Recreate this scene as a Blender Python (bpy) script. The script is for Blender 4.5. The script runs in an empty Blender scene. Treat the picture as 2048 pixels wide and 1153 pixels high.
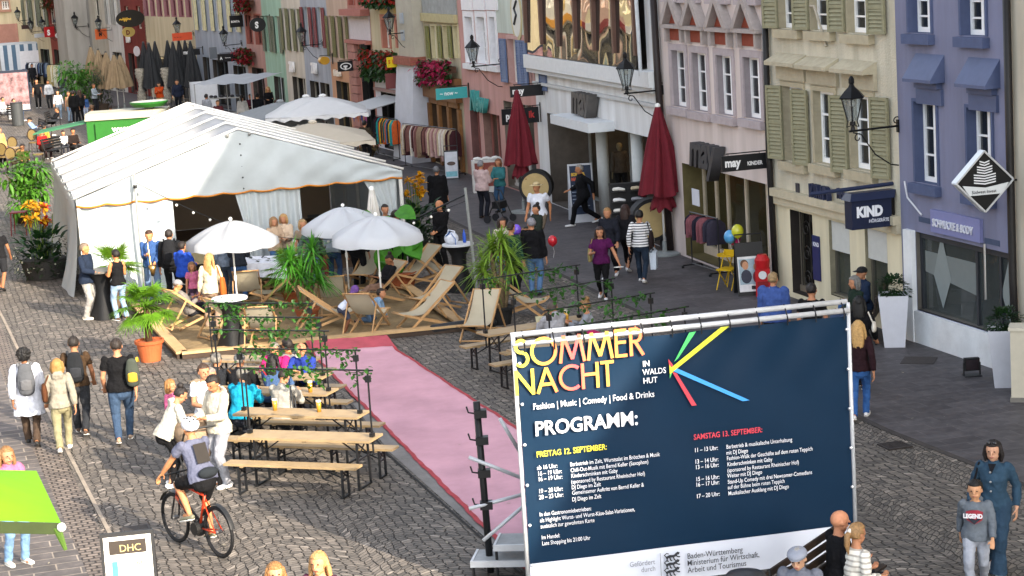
import bpy, math, random
import numpy as np
from mathutils import Vector, Matrix
random.seed(7)
SC = bpy.context.scene
COL = SC.collection
R = math.radians
# ------------------------------------------------------------------ camera
CAM_H = 7.9
PITCH, ROLL, FPX, PCX, PCY = R(9.7), R(3.6), 4000.0, 1024.0, 576.5
fw = np.array([0, math.cos(PITCH), -math.sin(PITCH)])
rt0 = np.array([1.0, 0, 0]); up0 = np.cross(rt0, fw)
CR = math.cos(ROLL)*rt0 - math.sin(ROLL)*up0
CU = math.cos(ROLL)*up0 + math.sin(ROLL)*rt0
CC = np.array([0, 0, CAM_H])
cam_d = bpy.data.cameras.new('camera'); cam = bpy.data.objects.new('camera', cam_d); COL.objects.link(cam)
cam_d.sensor_width = 36; cam_d.lens = FPX/2048*36; cam_d.clip_start = 0.5; cam_d.clip_end = 3000
cam.matrix_world = Matrix(((CR[0], CU[0], -fw[0], 0), (CR[1], CU[1], -fw[1], 0), (CR[2], CU[2], -fw[2], CAM_H), (0, 0, 0, 1)))
SC.camera = cam
# ------------------------------------------------------------------ light
SUN_DIR = np.array([0.60, -0.80, 0.0]); SUN_EL = R(25)
w = bpy.data.worlds.new('World'); SC.world = w; w.use_nodes = True
nt = w.node_tree; bg = nt.nodes['Background']
sky = nt.nodes.new('ShaderNodeTexSky'); sky.sky_type = 'NISHITA'; sky.sun_disc = False
sky.sun_elevation = SUN_EL; sky.sun_rotation = math.atan2(SUN_DIR[0], SUN_DIR[1])
sky.air_density = 1.0; sky.dust_density = 2.5; sky.ozone_density = 1.0
hs = nt.nodes.new('ShaderNodeHueSaturation'); hs.inputs['Saturation'].default_value = .42
nt.links.new(sky.outputs[0], hs.inputs['Color']); nt.links.new(hs.outputs[0], bg.inputs[0]); bg.inputs[1].default_value = 0.15
sd = bpy.data.lights.new('sun', 'SUN'); so = bpy.data.objects.new('sun', sd); COL.objects.link(so)
sd.energy = 2.9; sd.angle = R(0.5); sd.color = (1.0, 0.87, 0.70)
to_sun = Vector((SUN_DIR[0]*math.cos(SUN_EL), SUN_DIR[1]*math.cos(SUN_EL), math.sin(SUN_EL)))
so.rotation_euler = to_sun.to_track_quat('Z', 'Y').to_euler(); so.location = (30, -40, 40)
vs = SC.view_settings; vs.view_transform = 'Standard'; vs.look = 'None'; vs.gamma = 1; vs.exposure = 2.1
SC.cycles.max_bounces = 6; SC.cycles.transparent_max_bounces = 12
# ------------------------------------------------------------------ helpers
def ray(px, py):
 return fw*FPX + CR*(px-PCX) - CU*(py-PCY)
def at(px, py, z=0.0):                       # the point at height z seen at a photo pixel
 d = ray(px, py); t = (z-CAM_H)/d[2]
 return CC + d*t
def at_y(px, py, Y):
 d = ray(px, py); return CC + d*(Y/d[1])
def rgb(h):
 if not isinstance(h, str): return tuple(h)
 h = h.lstrip('#'); c = [int(h[i:i+2], 16)/255 for i in (0, 2, 4)]
 return tuple(x/12.92 if x <= .04045 else ((x+.055)/1.055)**2.4 for x in c)
MATS = {}
def M(h, rough=.8, var=.12, scale=6, bump=0.0, bscale=None, metal=0.0, streak=0, spec=.3, coat=0, trans=0):
 key = (h, rough, var, scale, bump, bscale, metal, streak, spec, coat, trans)
 if key in MATS: return MATS[key]
 m = bpy.data.materials.new('mat'); m.use_nodes = True; t = m.node_tree; b = t.nodes['Principled BSDF']
 c = rgb(h); b.inputs['Roughness'].default_value = rough; b.inputs['Metallic'].default_value = metal
 b.inputs['Specular IOR Level'].default_value = spec
 if coat: b.inputs['Coat Weight'].default_value = coat
 if trans: b.inputs['Subsurface Weight'].default_value = 0
 tc = t.nodes.new('ShaderNodeTexCoord')
 if var > 0:
  n = t.nodes.new('ShaderNodeTexNoise'); n.inputs['Scale'].default_value = scale; n.inputs['Detail'].default_value = 6
  n.inputs['Roughness'].default_value = .65
  mp = t.nodes.new('ShaderNodeMapping'); t.links.new(tc.outputs['Object'], mp.inputs[0]); t.links.new(mp.outputs[0], n.inputs[0])
  if streak: mp.inputs['Scale'].default_value = (1.0, 1.0, 0.22)
  r = t.nodes.new('ShaderNodeValToRGB')
  r.color_ramp.elements[0].position = .28; r.color_ramp.elements[1].position = .72
  r.color_ramp.elements[0].color = (*[max(0, x*(1-var*1.3)) for x in c], 1)
  r.color_ramp.elements[1].color = (*[min(1, x*(1+var*.8)) for x in c], 1)
  t.links.new(n.outputs[0], r.inputs[0]); oc = r.outputs[0]
  if streak:                                 # rain streaks and grime
   n4 = t.nodes.new('ShaderNodeTexNoise'); n4.inputs['Scale'].default_value = 1; n4.inputs['Detail'].default_value = 5; m4 = t.nodes.new('ShaderNodeMapping'); m4.inputs['Scale'].default_value = (2.3, 2.3, .28)
   t.links.new(tc.outputs['Object'], m4.inputs[0]); t.links.new(m4.outputs[0], n4.inputs[0]); r4 = t.nodes.new('ShaderNodeValToRGB'); r4.color_ramp.elements[0].position = .25; r4.color_ramp.elements[1].position = .62
   r4.color_ramp.elements[0].color = (.78, .77, .75, 1); r4.color_ramp.elements[1].color = (1.02, 1.02, 1.02, 1); t.links.new(n4.outputs[0], r4.inputs[0])
   x4 = t.nodes.new('ShaderNodeMix'); x4.data_type = 'RGBA'; x4.blend_type = 'MULTIPLY'; x4.inputs[0].default_value = 1; t.links.new(oc, x4.inputs[6]); t.links.new(r4.outputs[0], x4.inputs[7]); oc = x4.outputs[2]
  t.links.new(oc, b.inputs['Base Color'])
 else: b.inputs['Base Color'].default_value = (*c, 1)
 if bump:
  n2 = t.nodes.new('ShaderNodeTexNoise'); n2.inputs['Scale'].default_value = bscale or scale*6; n2.inputs['Detail'].default_value = 4
  t.links.new(tc.outputs['Object'], n2.inputs[0])
  bp = t.nodes.new('ShaderNodeBump'); bp.inputs['Strength'].default_value = min(1, bump); bp.inputs['Distance'].default_value = .02
  t.links.new(n2.outputs[0], bp.inputs['Height']); t.links.new(bp.outputs[0], b.inputs['Normal'])
 MATS[key] = m; return m
def cloth(h, var=.16): return M(h, .9, var, 9, .7, 14, spec=.15)
def skin(h='#c79072'): return M(h, .6, .12, 14, .2, 40, spec=.25)
def emis(h, s):
 k = ('em', h, s)
 if k in MATS: return MATS[k]
 m = bpy.data.materials.new('lamp_glow'); m.use_nodes = True; b = m.node_tree.nodes['Principled BSDF']
 b.inputs['Base Color'].default_value = (*rgb(h), 1); b.inputs['Emission Color'].default_value = (*rgb(h), 1); b.inputs['Emission Strength'].default_value = s
 MATS[k] = m; return m
def glass(h='#30363c', alpha=.55, rough=.03):       # window glass: partly see-through, mirror-like at grazing angles
 k = ('glass', h, alpha, rough)
 if k in MATS: return MATS[k]
 m = bpy.data.materials.new('glass'); m.use_nodes = True; t = m.node_tree
 b = t.nodes['Principled BSDF']; b.inputs['Base Color'].default_value = (*rgb(h), 1); b.inputs['Roughness'].default_value = rough
 b.inputs['Specular IOR Level'].default_value = .8
 tr = t.nodes.new('ShaderNodeBsdfTransparent'); tr.inputs[0].default_value = (.85, .9, .9, 1)
 mx = t.nodes.new('ShaderNodeMixShader'); mx.inputs[0].default_value = alpha
 t.links.new(tr.outputs[0], mx.inputs[1]); t.links.new(b.outputs[0], mx.inputs[2])
 t.links.new(mx.outputs[0], t.nodes['Material Output'].inputs[0])
 MATS[k] = m; return m
def leafmat(h, var=.35, spec=.3):
 k = ('leaf', h, var)
 if k in MATS: return MATS[k]
 m = M(h, .5, var, 5, 0, spec=spec).copy(); t = m.node_tree; b = t.nodes['Principled BSDF']
 tl = t.nodes.new('ShaderNodeBsdfTranslucent'); tl.inputs[0].default_value = (*[min(1, x*1.3) for x in rgb(h)], 1)
 mx = t.nodes.new('ShaderNodeMixShader'); mx.inputs[0].default_value = .3
 t.links.new(b.outputs[0], mx.inputs[1]); t.links.new(tl.outputs[0], mx.inputs[2]); t.links.new(mx.outputs[0], t.nodes['Material Output'].inputs[0])
 MATS[k] = m; return m
def canvas(h, tl=.35, var=.06):                    # thin fabric that lets some light through
 k = ('canvas', h, tl)
 if k in MATS: return MATS[k]
 m = M(h, .75, var, 3, .35, 2.2, spec=.2).copy(); t = m.node_tree; b = t.nodes['Principled BSDF']
 tn = t.nodes.new('ShaderNodeBsdfTranslucent'); tn.inputs[0].default_value = (*[min(1, x) for x in rgb(h)], 1)
 mx = t.nodes.new('ShaderNodeMixShader'); mx.inputs[0].default_value = tl
 t.links.new(b.outputs[0], mx.inputs[1]); t.links.new(tn.outputs[0], mx.inputs[2]); t.links.new(mx.outputs[0], t.nodes['Material Output'].inputs[0])
 MATS[k] = m; return m
class MB:
 def __init__(s): s.v = []; s.f = []; s.mi = []; s.cur = 0
 def add(s, V, Fs):
  o = len(s.v); s.v.extend([tuple(map(float, p)) for p in V]); s.f.extend([[i+o for i in f] for f in Fs]); s.mi.extend([s.cur]*len(Fs)); return s
 def box(s, x0, x1, y0, y1, z0, z1):
  V = [(x, y, z) for z in (z0, z1) for y in (y0, y1) for x in (x0, x1)]
  return s.add(V, [(0, 2, 3, 1), (4, 5, 7, 6), (0, 1, 5, 4), (2, 6, 7, 3), (0, 4, 6, 2), (1, 3, 7, 5)])
 def bar(s, a, b, wx, wy, upv=(0, 0, 1)):       # rectangular bar from a to b
  a = np.array(a, float); b = np.array(b, float); d = b-a; L = np.linalg.norm(d); d = d/max(L, 1e-9); u = np.array(upv, float)
  if abs(d@u) > .95: u = np.array([0, 1.0, 0])
  sx = np.cross(d, u); sx /= np.linalg.norm(sx); sy = np.cross(sx, d)
  V = [p + sx*i*wx/2 + sy*j*wy/2 for p in (a, b) for j in (-1, 1) for i in (-1, 1)]
  return s.add(V, [(0, 2, 3, 1), (4, 5, 7, 6), (0, 1, 5, 4), (2, 6, 7, 3), (0, 4, 6, 2), (1, 3, 7, 5)])
 def tube(s, pts, rx, ry=None, n=8, X=None, cap=True, rnd=False):
  P = [np.array(p, float) for p in pts]; N = len(P)
  rx = list(rx) if hasattr(rx, '__len__') else [rx]*N
  ry = rx if ry is None else (list(ry) if hasattr(ry, '__len__') else [ry]*N)
  if rnd:                                    # rounded ends
   for end in (0, -1):
    q = P[1] if end == 0 else P[-2]; e = P[end]; d = e-q; d = d/max(1e-9, np.linalg.norm(d)); r = min(rx[end], ry[end])
    for k, c in ((.5, .866), (.85, .53), (1.0, .12)):
     pt = e+d*r*k
     P.insert(0, pt) if end == 0 else P.append(pt)
    if end == 0: a, b = rx[0], ry[0]; rx = [a*.12, a*.53, a*.866]+rx; ry = [b*.12, b*.53, b*.866]+ry
    else: a, b = rx[-1], ry[-1]; rx = rx+[a*.866, a*.53, a*.12]; ry = ry+[b*.866, b*.53, b*.12]
   N = len(P)
  V = []; px = None
  for i in range(N):
   d = P[min(i+1, N-1)]-P[max(i-1, 0)]; L = np.linalg.norm(d); d = d/L if L > 1e-9 else np.array([0, 0, 1.0])
   if X is not None: ax = np.array(X, float)
   elif px is not None: ax = px
   else: ax = np.array([1.0, 0, 0]) if abs(d[0]) < .8 else np.array([0, 1.0, 0])
   ax = ax-d*(ax@d); l2 = np.linalg.norm(ax)
   if l2 < 1e-6: ax = np.array([0, 1.0, 0])-d*d[1]; l2 = np.linalg.norm(ax)
   ax /= l2; px = ax; ay = np.cross(d, ax)
   for k in range(n):
    a = 2*math.pi*k/n; V.append(P[i]+ax*math.cos(a)*rx[i]+ay*math.sin(a)*ry[i])
  Fs = [(i*n+k, i*n+(k+1) % n, (i+1)*n+(k+1) % n, (i+1)*n+k) for i in range(N-1) for k in range(n)]
  if cap: Fs += [tuple(range(n))[::-1], tuple(range((N-1)*n, N*n))]
  return s.add(V, Fs)
 def ball(s, c, r, n=10, m=7, M3=None):
  r = (r, r, r) if not hasattr(r, '__len__') else r; c = np.array(c, float); V = []
  for i in range(m+1):
   t = math.pi*i/m
   for k in range(n):
    a = 2*math.pi*k/n; p = np.array([math.sin(t)*math.cos(a)*r[0], math.sin(t)*math.sin(a)*r[1], math.cos(t)*r[2]])
    V.append(c + (M3 @ p if M3 is not None else p))
  Fs = [(i*n+k, (i+1)*n+k, (i+1)*n+(k+1) % n, i*n+(k+1) % n) for i in range(m) for k in range(n)]
  return s.add(V, Fs)
 def lathe(s, prof, c=(0, 0, 0), n=16):
  V = [(c[0]+r*math.cos(2*math.pi*k/n), c[1]+r*math.sin(2*math.pi*k/n), c[2]+z) for r, z in prof for k in range(n)]
  Fs = [(i*n+k, i*n+(k+1) % n, (i+1)*n+(k+1) % n, (i+1)*n+k) for i in range(len(prof)-1) for k in range(n)]
  Fs += [tuple(range(n))[::-1], tuple(range((len(prof)-1)*n, len(prof)*n))]
  return s.add(V, Fs)
 def poly(s, pts): return s.add(pts, [tuple(range(len(pts)))])
 def prism(s, pts, d):                          # polygon pts extruded by vector d
  n = len(pts); P = [np.array(p, float) for p in pts]; d = np.array(d, float)
  return s.add(P+[p+d for p in P], [tuple(range(n))[::-1], tuple(range(n, 2*n))]+[(i, (i+1) % n, (i+1) % n+n, i+n) for i in range(n)])
 def grid(s, fn, nu, nv):
  V = [fn(i/nu, j/nv) for j in range(nv+1) for i in range(nu+1)]
  return s.add(V, [(j*(nu+1)+i, j*(nu+1)+i+1, (j+1)*(nu+1)+i+1, (j+1)*(nu+1)+i) for j in range(nv) for i in range(nu)])
 def leaf(s, b, d, L, wd, droop=.3, seg=4, fold=.25, upv=(0, 0, 1), prof=(.35, 1, .8, .45, .04)):
  b = np.array(b, float); d = np.array(d, float); d /= np.linalg.norm(d); u = np.array(upv, float)
  sd = np.cross(d, u); l = np.linalg.norm(sd); sd = sd/l if l > 1e-3 else np.array([1.0, 0, 0]); nr = np.cross(sd, d); V = []
  for i in range(seg+1):
   t = i/seg; c = b+d*L*t-np.array([0, 0, 1])*droop*L*t*t; ww = wd*.5*np.interp(t*(len(prof)-1), range(len(prof)), prof)
   V += [c-sd*ww+nr*ww*fold, c, c+sd*ww+nr*ww*fold]
  Fs = [(i*3+k, i*3+k+1, i*3+k+4, i*3+k+3) for i in range(seg) for k in (0, 1)]
  return s.add(V, Fs)
 def build(s, name, mat, parent=None, smooth=False, loc=None):
  me = bpy.data.meshes.new(name); me.from_pydata(s.v, [], s.f)
  for m in (mat if isinstance(mat, (list, tuple)) else [mat]): me.materials.append(m)
  if isinstance(mat, (list, tuple)): me.polygons.foreach_set('material_index', s.mi)
  if smooth: me.polygons.foreach_set('use_smooth', [True]*len(me.polygons))
  me.update(); o = bpy.data.objects.new(name, me); COL.objects.link(o)
  if parent is not None: o.parent = parent
  if loc is not None: o.location = tuple(loc)
  return o
def tag(o, label=None, cat=None, group=None, kind=None):
 if label: o['label'] = label
 if cat: o['category'] = cat
 if group: o['group'] = group
 if kind: o['kind'] = kind
 return o
def thing(name, label, cat, loc=(0, 0, 0), rz=0, group=None):
 o = bpy.data.objects.new(name, None); COL.objects.link(o); o.empty_display_size = .2
 o.location = tuple(map(float, loc)); o.rotation_euler = (0, 0, rz)
 return tag(o, label, cat, group)
def copy_tree(o, parent=None):
 c = o.copy(); COL.objects.link(c); c.parent = parent
 for ch in list(o.children): copy_tree(ch, c)
 return c
def place(o, loc, rz, label, group=None):
 o.location = tuple(map(float, loc)); o.rotation_euler = (0, 0, rz); o['label'] = label
 if group: o['group'] = group
 return o
def text(s, size, mat, parent, loc, rot=(math.pi/2, 0, 0), bold=0.0, align='LEFT', depth=0.0, name='lettering', shear=0, sx=1.0, space=1.0, lines=1.0):
 c = bpy.data.curves.new('lettering', 'FONT'); c.body = s; c.size = size; c.offset = bold; c.align_x = align; c.extrude = depth; c.shear = shear
 c.space_character = space; c.space_line = lines; c.resolution_u = 3
 o = bpy.data.objects.new(name, c); me = bpy.data.meshes.new_from_object(o); bpy.data.objects.remove(o); bpy.data.curves.remove(c)
 me.materials.clear(); me.materials.append(mat)
 o = bpy.data.objects.new(name, me); COL.objects.link(o); o.parent = parent; o.location = loc; o.rotation_euler = rot; o.scale = (sx, 1, 1)
 return o
def yaw_to_cam(p): return math.atan2(-p[1], -p[0])
# ------------------------------------------------------------------ ground
def paving(h1, h2, mortar, bw, bh, ms, arcs=0.0, per=1.9, rot=16.4, bump=.6, noise=.3, off=.5, rough=.75, big='#000000', moss=0):
 m = bpy.data.materials.new('paving'); m.use_nodes = True; t = m.node_tree; L = t.links; b = t.nodes['Principled BSDF']
 N = lambda k, **a: t.nodes.new('ShaderNode'+k)
 tc = N('TexCoord'); mp = N('Mapping'); mp.inputs['Rotation'].default_value = (0, 0, -R(rot)); L.new(tc.outputs['Object'], mp.inputs[0])
 dn = N('TexNoise'); dn.inputs['Scale'].default_value = 2.2; dn.inputs['Detail'].default_value = 3; L.new(mp.outputs[0], dn.inputs[0])
 sub = N('VectorMath'); sub.operation = 'SUBTRACT'; L.new(dn.outputs['Color'], sub.inputs[0]); sub.inputs[1].default_value = (.5, .5, .5)
 scl = N('VectorMath'); scl.operation = 'SCALE'; L.new(sub.outputs[0], scl.inputs[0]); scl.inputs['Scale'].default_value = .10 if arcs else .02
 add = N('VectorMath'); add.operation = 'ADD'; L.new(mp.outputs[0], add.inputs[0]); L.new(scl.outputs[0], add.inputs[1])
 sx = N('SeparateXYZ'); L.new(add.outputs[0], sx.inputs[0])
 vec = add
 if arcs:
  mu = N('Math'); mu.operation = 'MULTIPLY'; L.new(sx.outputs[0], mu.inputs[0]); mu.inputs[1].default_value = math.pi/per
  sn = N('Math'); sn.operation = 'SINE'; L.new(mu.outputs[0], sn.inputs[0])
  ab = N('Math'); ab.operation = 'ABSOLUTE'; L.new(sn.outputs[0], ab.inputs[0])
  ma = N('Math'); ma.operation = 'MULTIPLY_ADD'; L.new(ab.outputs[0], ma.inputs[0]); ma.inputs[1].default_value = -arcs; L.new(sx.outputs[1], ma.inputs[2])
  cx = N('CombineXYZ'); L.new(sx.outputs[0], cx.inputs[0]); L.new(ma.outputs[0], cx.inputs[1]); vec = cx
 if arcs:                                       # irregular setts: jittered, staggered cells
  s2 = N('SeparateXYZ'); L.new(vec.outputs[0], s2.inputs[0]); mv = N('Math'); mv.operation = 'DIVIDE'; L.new(s2.outputs[1], mv.inputs[0]); mv.inputs[1].default_value = bh
  mu2 = N('Math'); mu2.operation = 'DIVIDE'; L.new(s2.outputs[0], mu2.inputs[0]); mu2.inputs[1].default_value = bw
  sh = N('Math'); sh.operation = 'MULTIPLY_ADD'; L.new(mv.outputs[0], sh.inputs[0]); sh.inputs[1].default_value = 0; L.new(mu2.outputs[0], sh.inputs[2])
  cc = N('CombineXYZ'); L.new(sh.outputs[0], cc.inputs[0]); L.new(mv.outputs[0], cc.inputs[1])
  v1 = N('TexVoronoi'); v1.voronoi_dimensions = '2D'; v1.inputs['Scale'].default_value = 1; v1.inputs['Randomness'].default_value = .52; L.new(cc.outputs[0], v1.inputs['Vector'])
  v2 = N('TexVoronoi'); v2.voronoi_dimensions = '2D'; v2.feature = 'DISTANCE_TO_EDGE'; v2.inputs['Scale'].default_value = 1; v2.inputs['Randomness'].default_value = .52; L.new(cc.outputs[0], v2.inputs['Vector'])
  se = N('SeparateColor'); L.new(v1.outputs['Color'], se.inputs[0]); rc = N('ValToRGB'); rc.color_ramp.elements[0].color = (*rgb(h2), 1); rc.color_ramp.elements[1].color = (*rgb(h1), 1); e3 = rc.color_ramp.elements.new(.93); e3.color = (*[min(1, x*1.0) for x in rgb(h1)], 1); rc.color_ramp.elements[2].color = (*[min(1, x*1.7) for x in rgb(h1)], 1); L.new(se.outputs[0], rc.inputs[0])
  mr = N('MapRange'); mr.inputs[1].default_value = .02; mr.inputs[2].default_value = .09; L.new(v2.outputs['Distance'], mr.inputs[0])
  br = N('Mix'); br.data_type = 'RGBA'; L.new(mr.outputs[0], br.inputs[0]); br.inputs[6].default_value = (*rgb(mortar), 1); L.new(rc.outputs[0], br.inputs[7]); brc, brf = br.outputs[2], mr.outputs[0]
 else:
  br = N('TexBrick'); L.new(vec.outputs[0], br.inputs[0]); br.offset = off
  br.inputs['Color1'].default_value = (*rgb(h1), 1); br.inputs['Color2'].default_value = (*rgb(h2), 1); br.inputs['Mortar'].default_value = (*rgb(mortar), 1)
  br.inputs['Scale'].default_value = 1; br.inputs['Brick Width'].default_value = bw; br.inputs['Row Height'].default_value = bh
  br.inputs['Mortar Size'].default_value = ms; br.inputs['Mortar Smooth'].default_value = .5; br.inputs['Bias'].default_value = 0
  brc, brf = br.outputs[0], br.outputs['Fac']
 n = N('TexNoise'); n.inputs['Scale'].default_value = .7; n.inputs['Detail'].default_value = 9; n.inputs['Roughness'].default_value = .7; L.new(mp.outputs[0], n.inputs[0])
 r = N('ValToRGB'); r.color_ramp.elements[0].position = .3; r.color_ramp.elements[1].position = .7
 lo = 1-noise; r.color_ramp.elements[0].color = (lo, lo, lo*.98, 1); r.color_ramp.elements[1].color = (1+noise*.45, 1+noise*.42, 1+noise*.38, 1)
 L.new(n.outputs[0], r.inputs[0])
 n3 = N('TexNoise'); n3.inputs['Scale'].default_value = 5.5; n3.inputs['Detail'].default_value = 4; L.new(mp.outputs[0], n3.inputs[0])
 r3 = N('ValToRGB'); r3.color_ramp.elements[0].position = .33; r3.color_ramp.elements[1].position = .68
 r3.color_ramp.elements[0].color = (.72, .72, .73, 1); r3.color_ramp.elements[1].color = (1.18, 1.17, 1.15, 1); L.new(n3.outputs[0], r3.inputs[0])
 mx = N('Mix'); mx.data_type = 'RGBA'; mx.blend_type = 'MULTIPLY'; mx.inputs[0].default_value = 1; L.new(brc, mx.inputs[6]); L.new(r.outputs[0], mx.inputs[7])
 mx2 = N('Mix'); mx2.data_type = 'RGBA'; mx2.blend_type = 'MULTIPLY'; mx2.inputs[0].default_value = 1; L.new(mx.outputs[2], mx2.inputs[6]); L.new(r3.outputs[0], mx2.inputs[7])
 L.new(mx2.outputs[2], b.inputs['Base Color']); b.inputs['Roughness'].default_value = rough; b.inputs['Specular IOR Level'].default_value = .35
 bp = N('Bump'); bp.inputs['Strength'].default_value = bump; bp.inputs['Distance'].default_value = .03; bp.invert = not arcs
 L.new(brf, bp.inputs['Height']);
 bp2 = N('Bump'); bp2.inputs['Strength'].default_value = .35; bp2.inputs['Distance'].default_value = .02; L.new(n3.outputs[0], bp2.inputs['Height']); L.new(bp.outputs[0], bp2.inputs['Normal'])
 L.new(bp2.outputs[0], b.inputs['Normal'])
 return m
COB = paving('#746d66', '#524e4a', '#221f1c', .135, .092, .018, arcs=.62, per=1.7, noise=.3, bump=1)
PAVR = paving('#504d50', '#413e41', '#5c585a', .62, .34, .008, noise=.25, bump=.25, rough=.6)
PAVL = paving('#5d5857', '#4c4847', '#8a8177', .62, .30, .014, noise=.22, bump=.3)
GUT = paving('#7a7068', '#625a55', '#2e2926', .16, .12, .018, noise=.25, off=.5)
def sheet(name, pts, z, m):
 mb = MB(); mb.poly([(x, y, z) for x, y in pts]); o = mb.build(name, m); o['kind'] = 'structure'; return o
mb = MB(); mb.poly([(-260, -60, 0), (160, -60, 0), (160, 420, 0), (-260, 420, 0)]); st = mb.build('street', COB); st['kind'] = 'structure'
# the facade line of the right-hand row, from the near end to the far end of the street
PL = [(19.5, 0), (9.3, 31.9), (7.56, 37.6), (5.96, 43.1), (4.26, 49.6), (1.35, 61.5), (-2.6, 75.5), (-6.9, 88), (-12.0, 103), (-17.2, 115), (-25, 133), (-36, 152), (-50, 172)]
GL = [(14.6, 4), (6.6, 28.36), (5.75, 30.74), (1.4, 46.9), (-2.4, 61.5), (-6.6, 76), (-16, 103), (-29, 133), (-54, 172)]     # right gutter
LL = [(1.2, 4), (-5.64, 25.64), (-8.09, 33.14), (-12.2, 46), (-20, 70), (-31, 103), (-45, 133), (-70, 172)]               # left gutter
LW = [(x-5.2, y-1) for x, y in LL]
sheet('pavement', PL + GL[::-1], .004, PAVR)
def strip(name, line, wdt, z, m):
 mb = MB()
 for i in range(len(line)-1):
  a = np.array(line[i]); b = np.array(line[i+1]); d = (b-a)/np.linalg.norm(b-a); n = np.array([-d[1], d[0]])*wdt/2
  mb.poly([(*(a-n), z), (*(a+n), z), (*(b+n), z), (*(b-n), z)])
 o = mb.build(name, m); o['kind'] = 'structure'; return o
for i in range(len(LL)-1):
 pass
sheet('pavement', LL + LW[::-1], .004, PAVL)
strip('gutter', GL, .12, .008, M('#3b3735', .8, .3, 3)); strip('gutter', LL, .42, .008, GUT)
strip('kerb', [(x+.3, y+.1) for x, y in LL], .06, .012, M('#8a8074', .8, .3, 3))
cg = [at(700, 810)[:2], at(772, 906)[:2], at(977, 1091)[:2], at(1130, 1230)[:2]]
strip('drain', cg, .035, .014, M('#1d1b1b', .8, .1))
strip('drain_slabs', [(p[0]+.30, p[1]+.1) for p in cg], .52, .010, M('#6f6c6a', .75, .25, 2, .4, 30))
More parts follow.
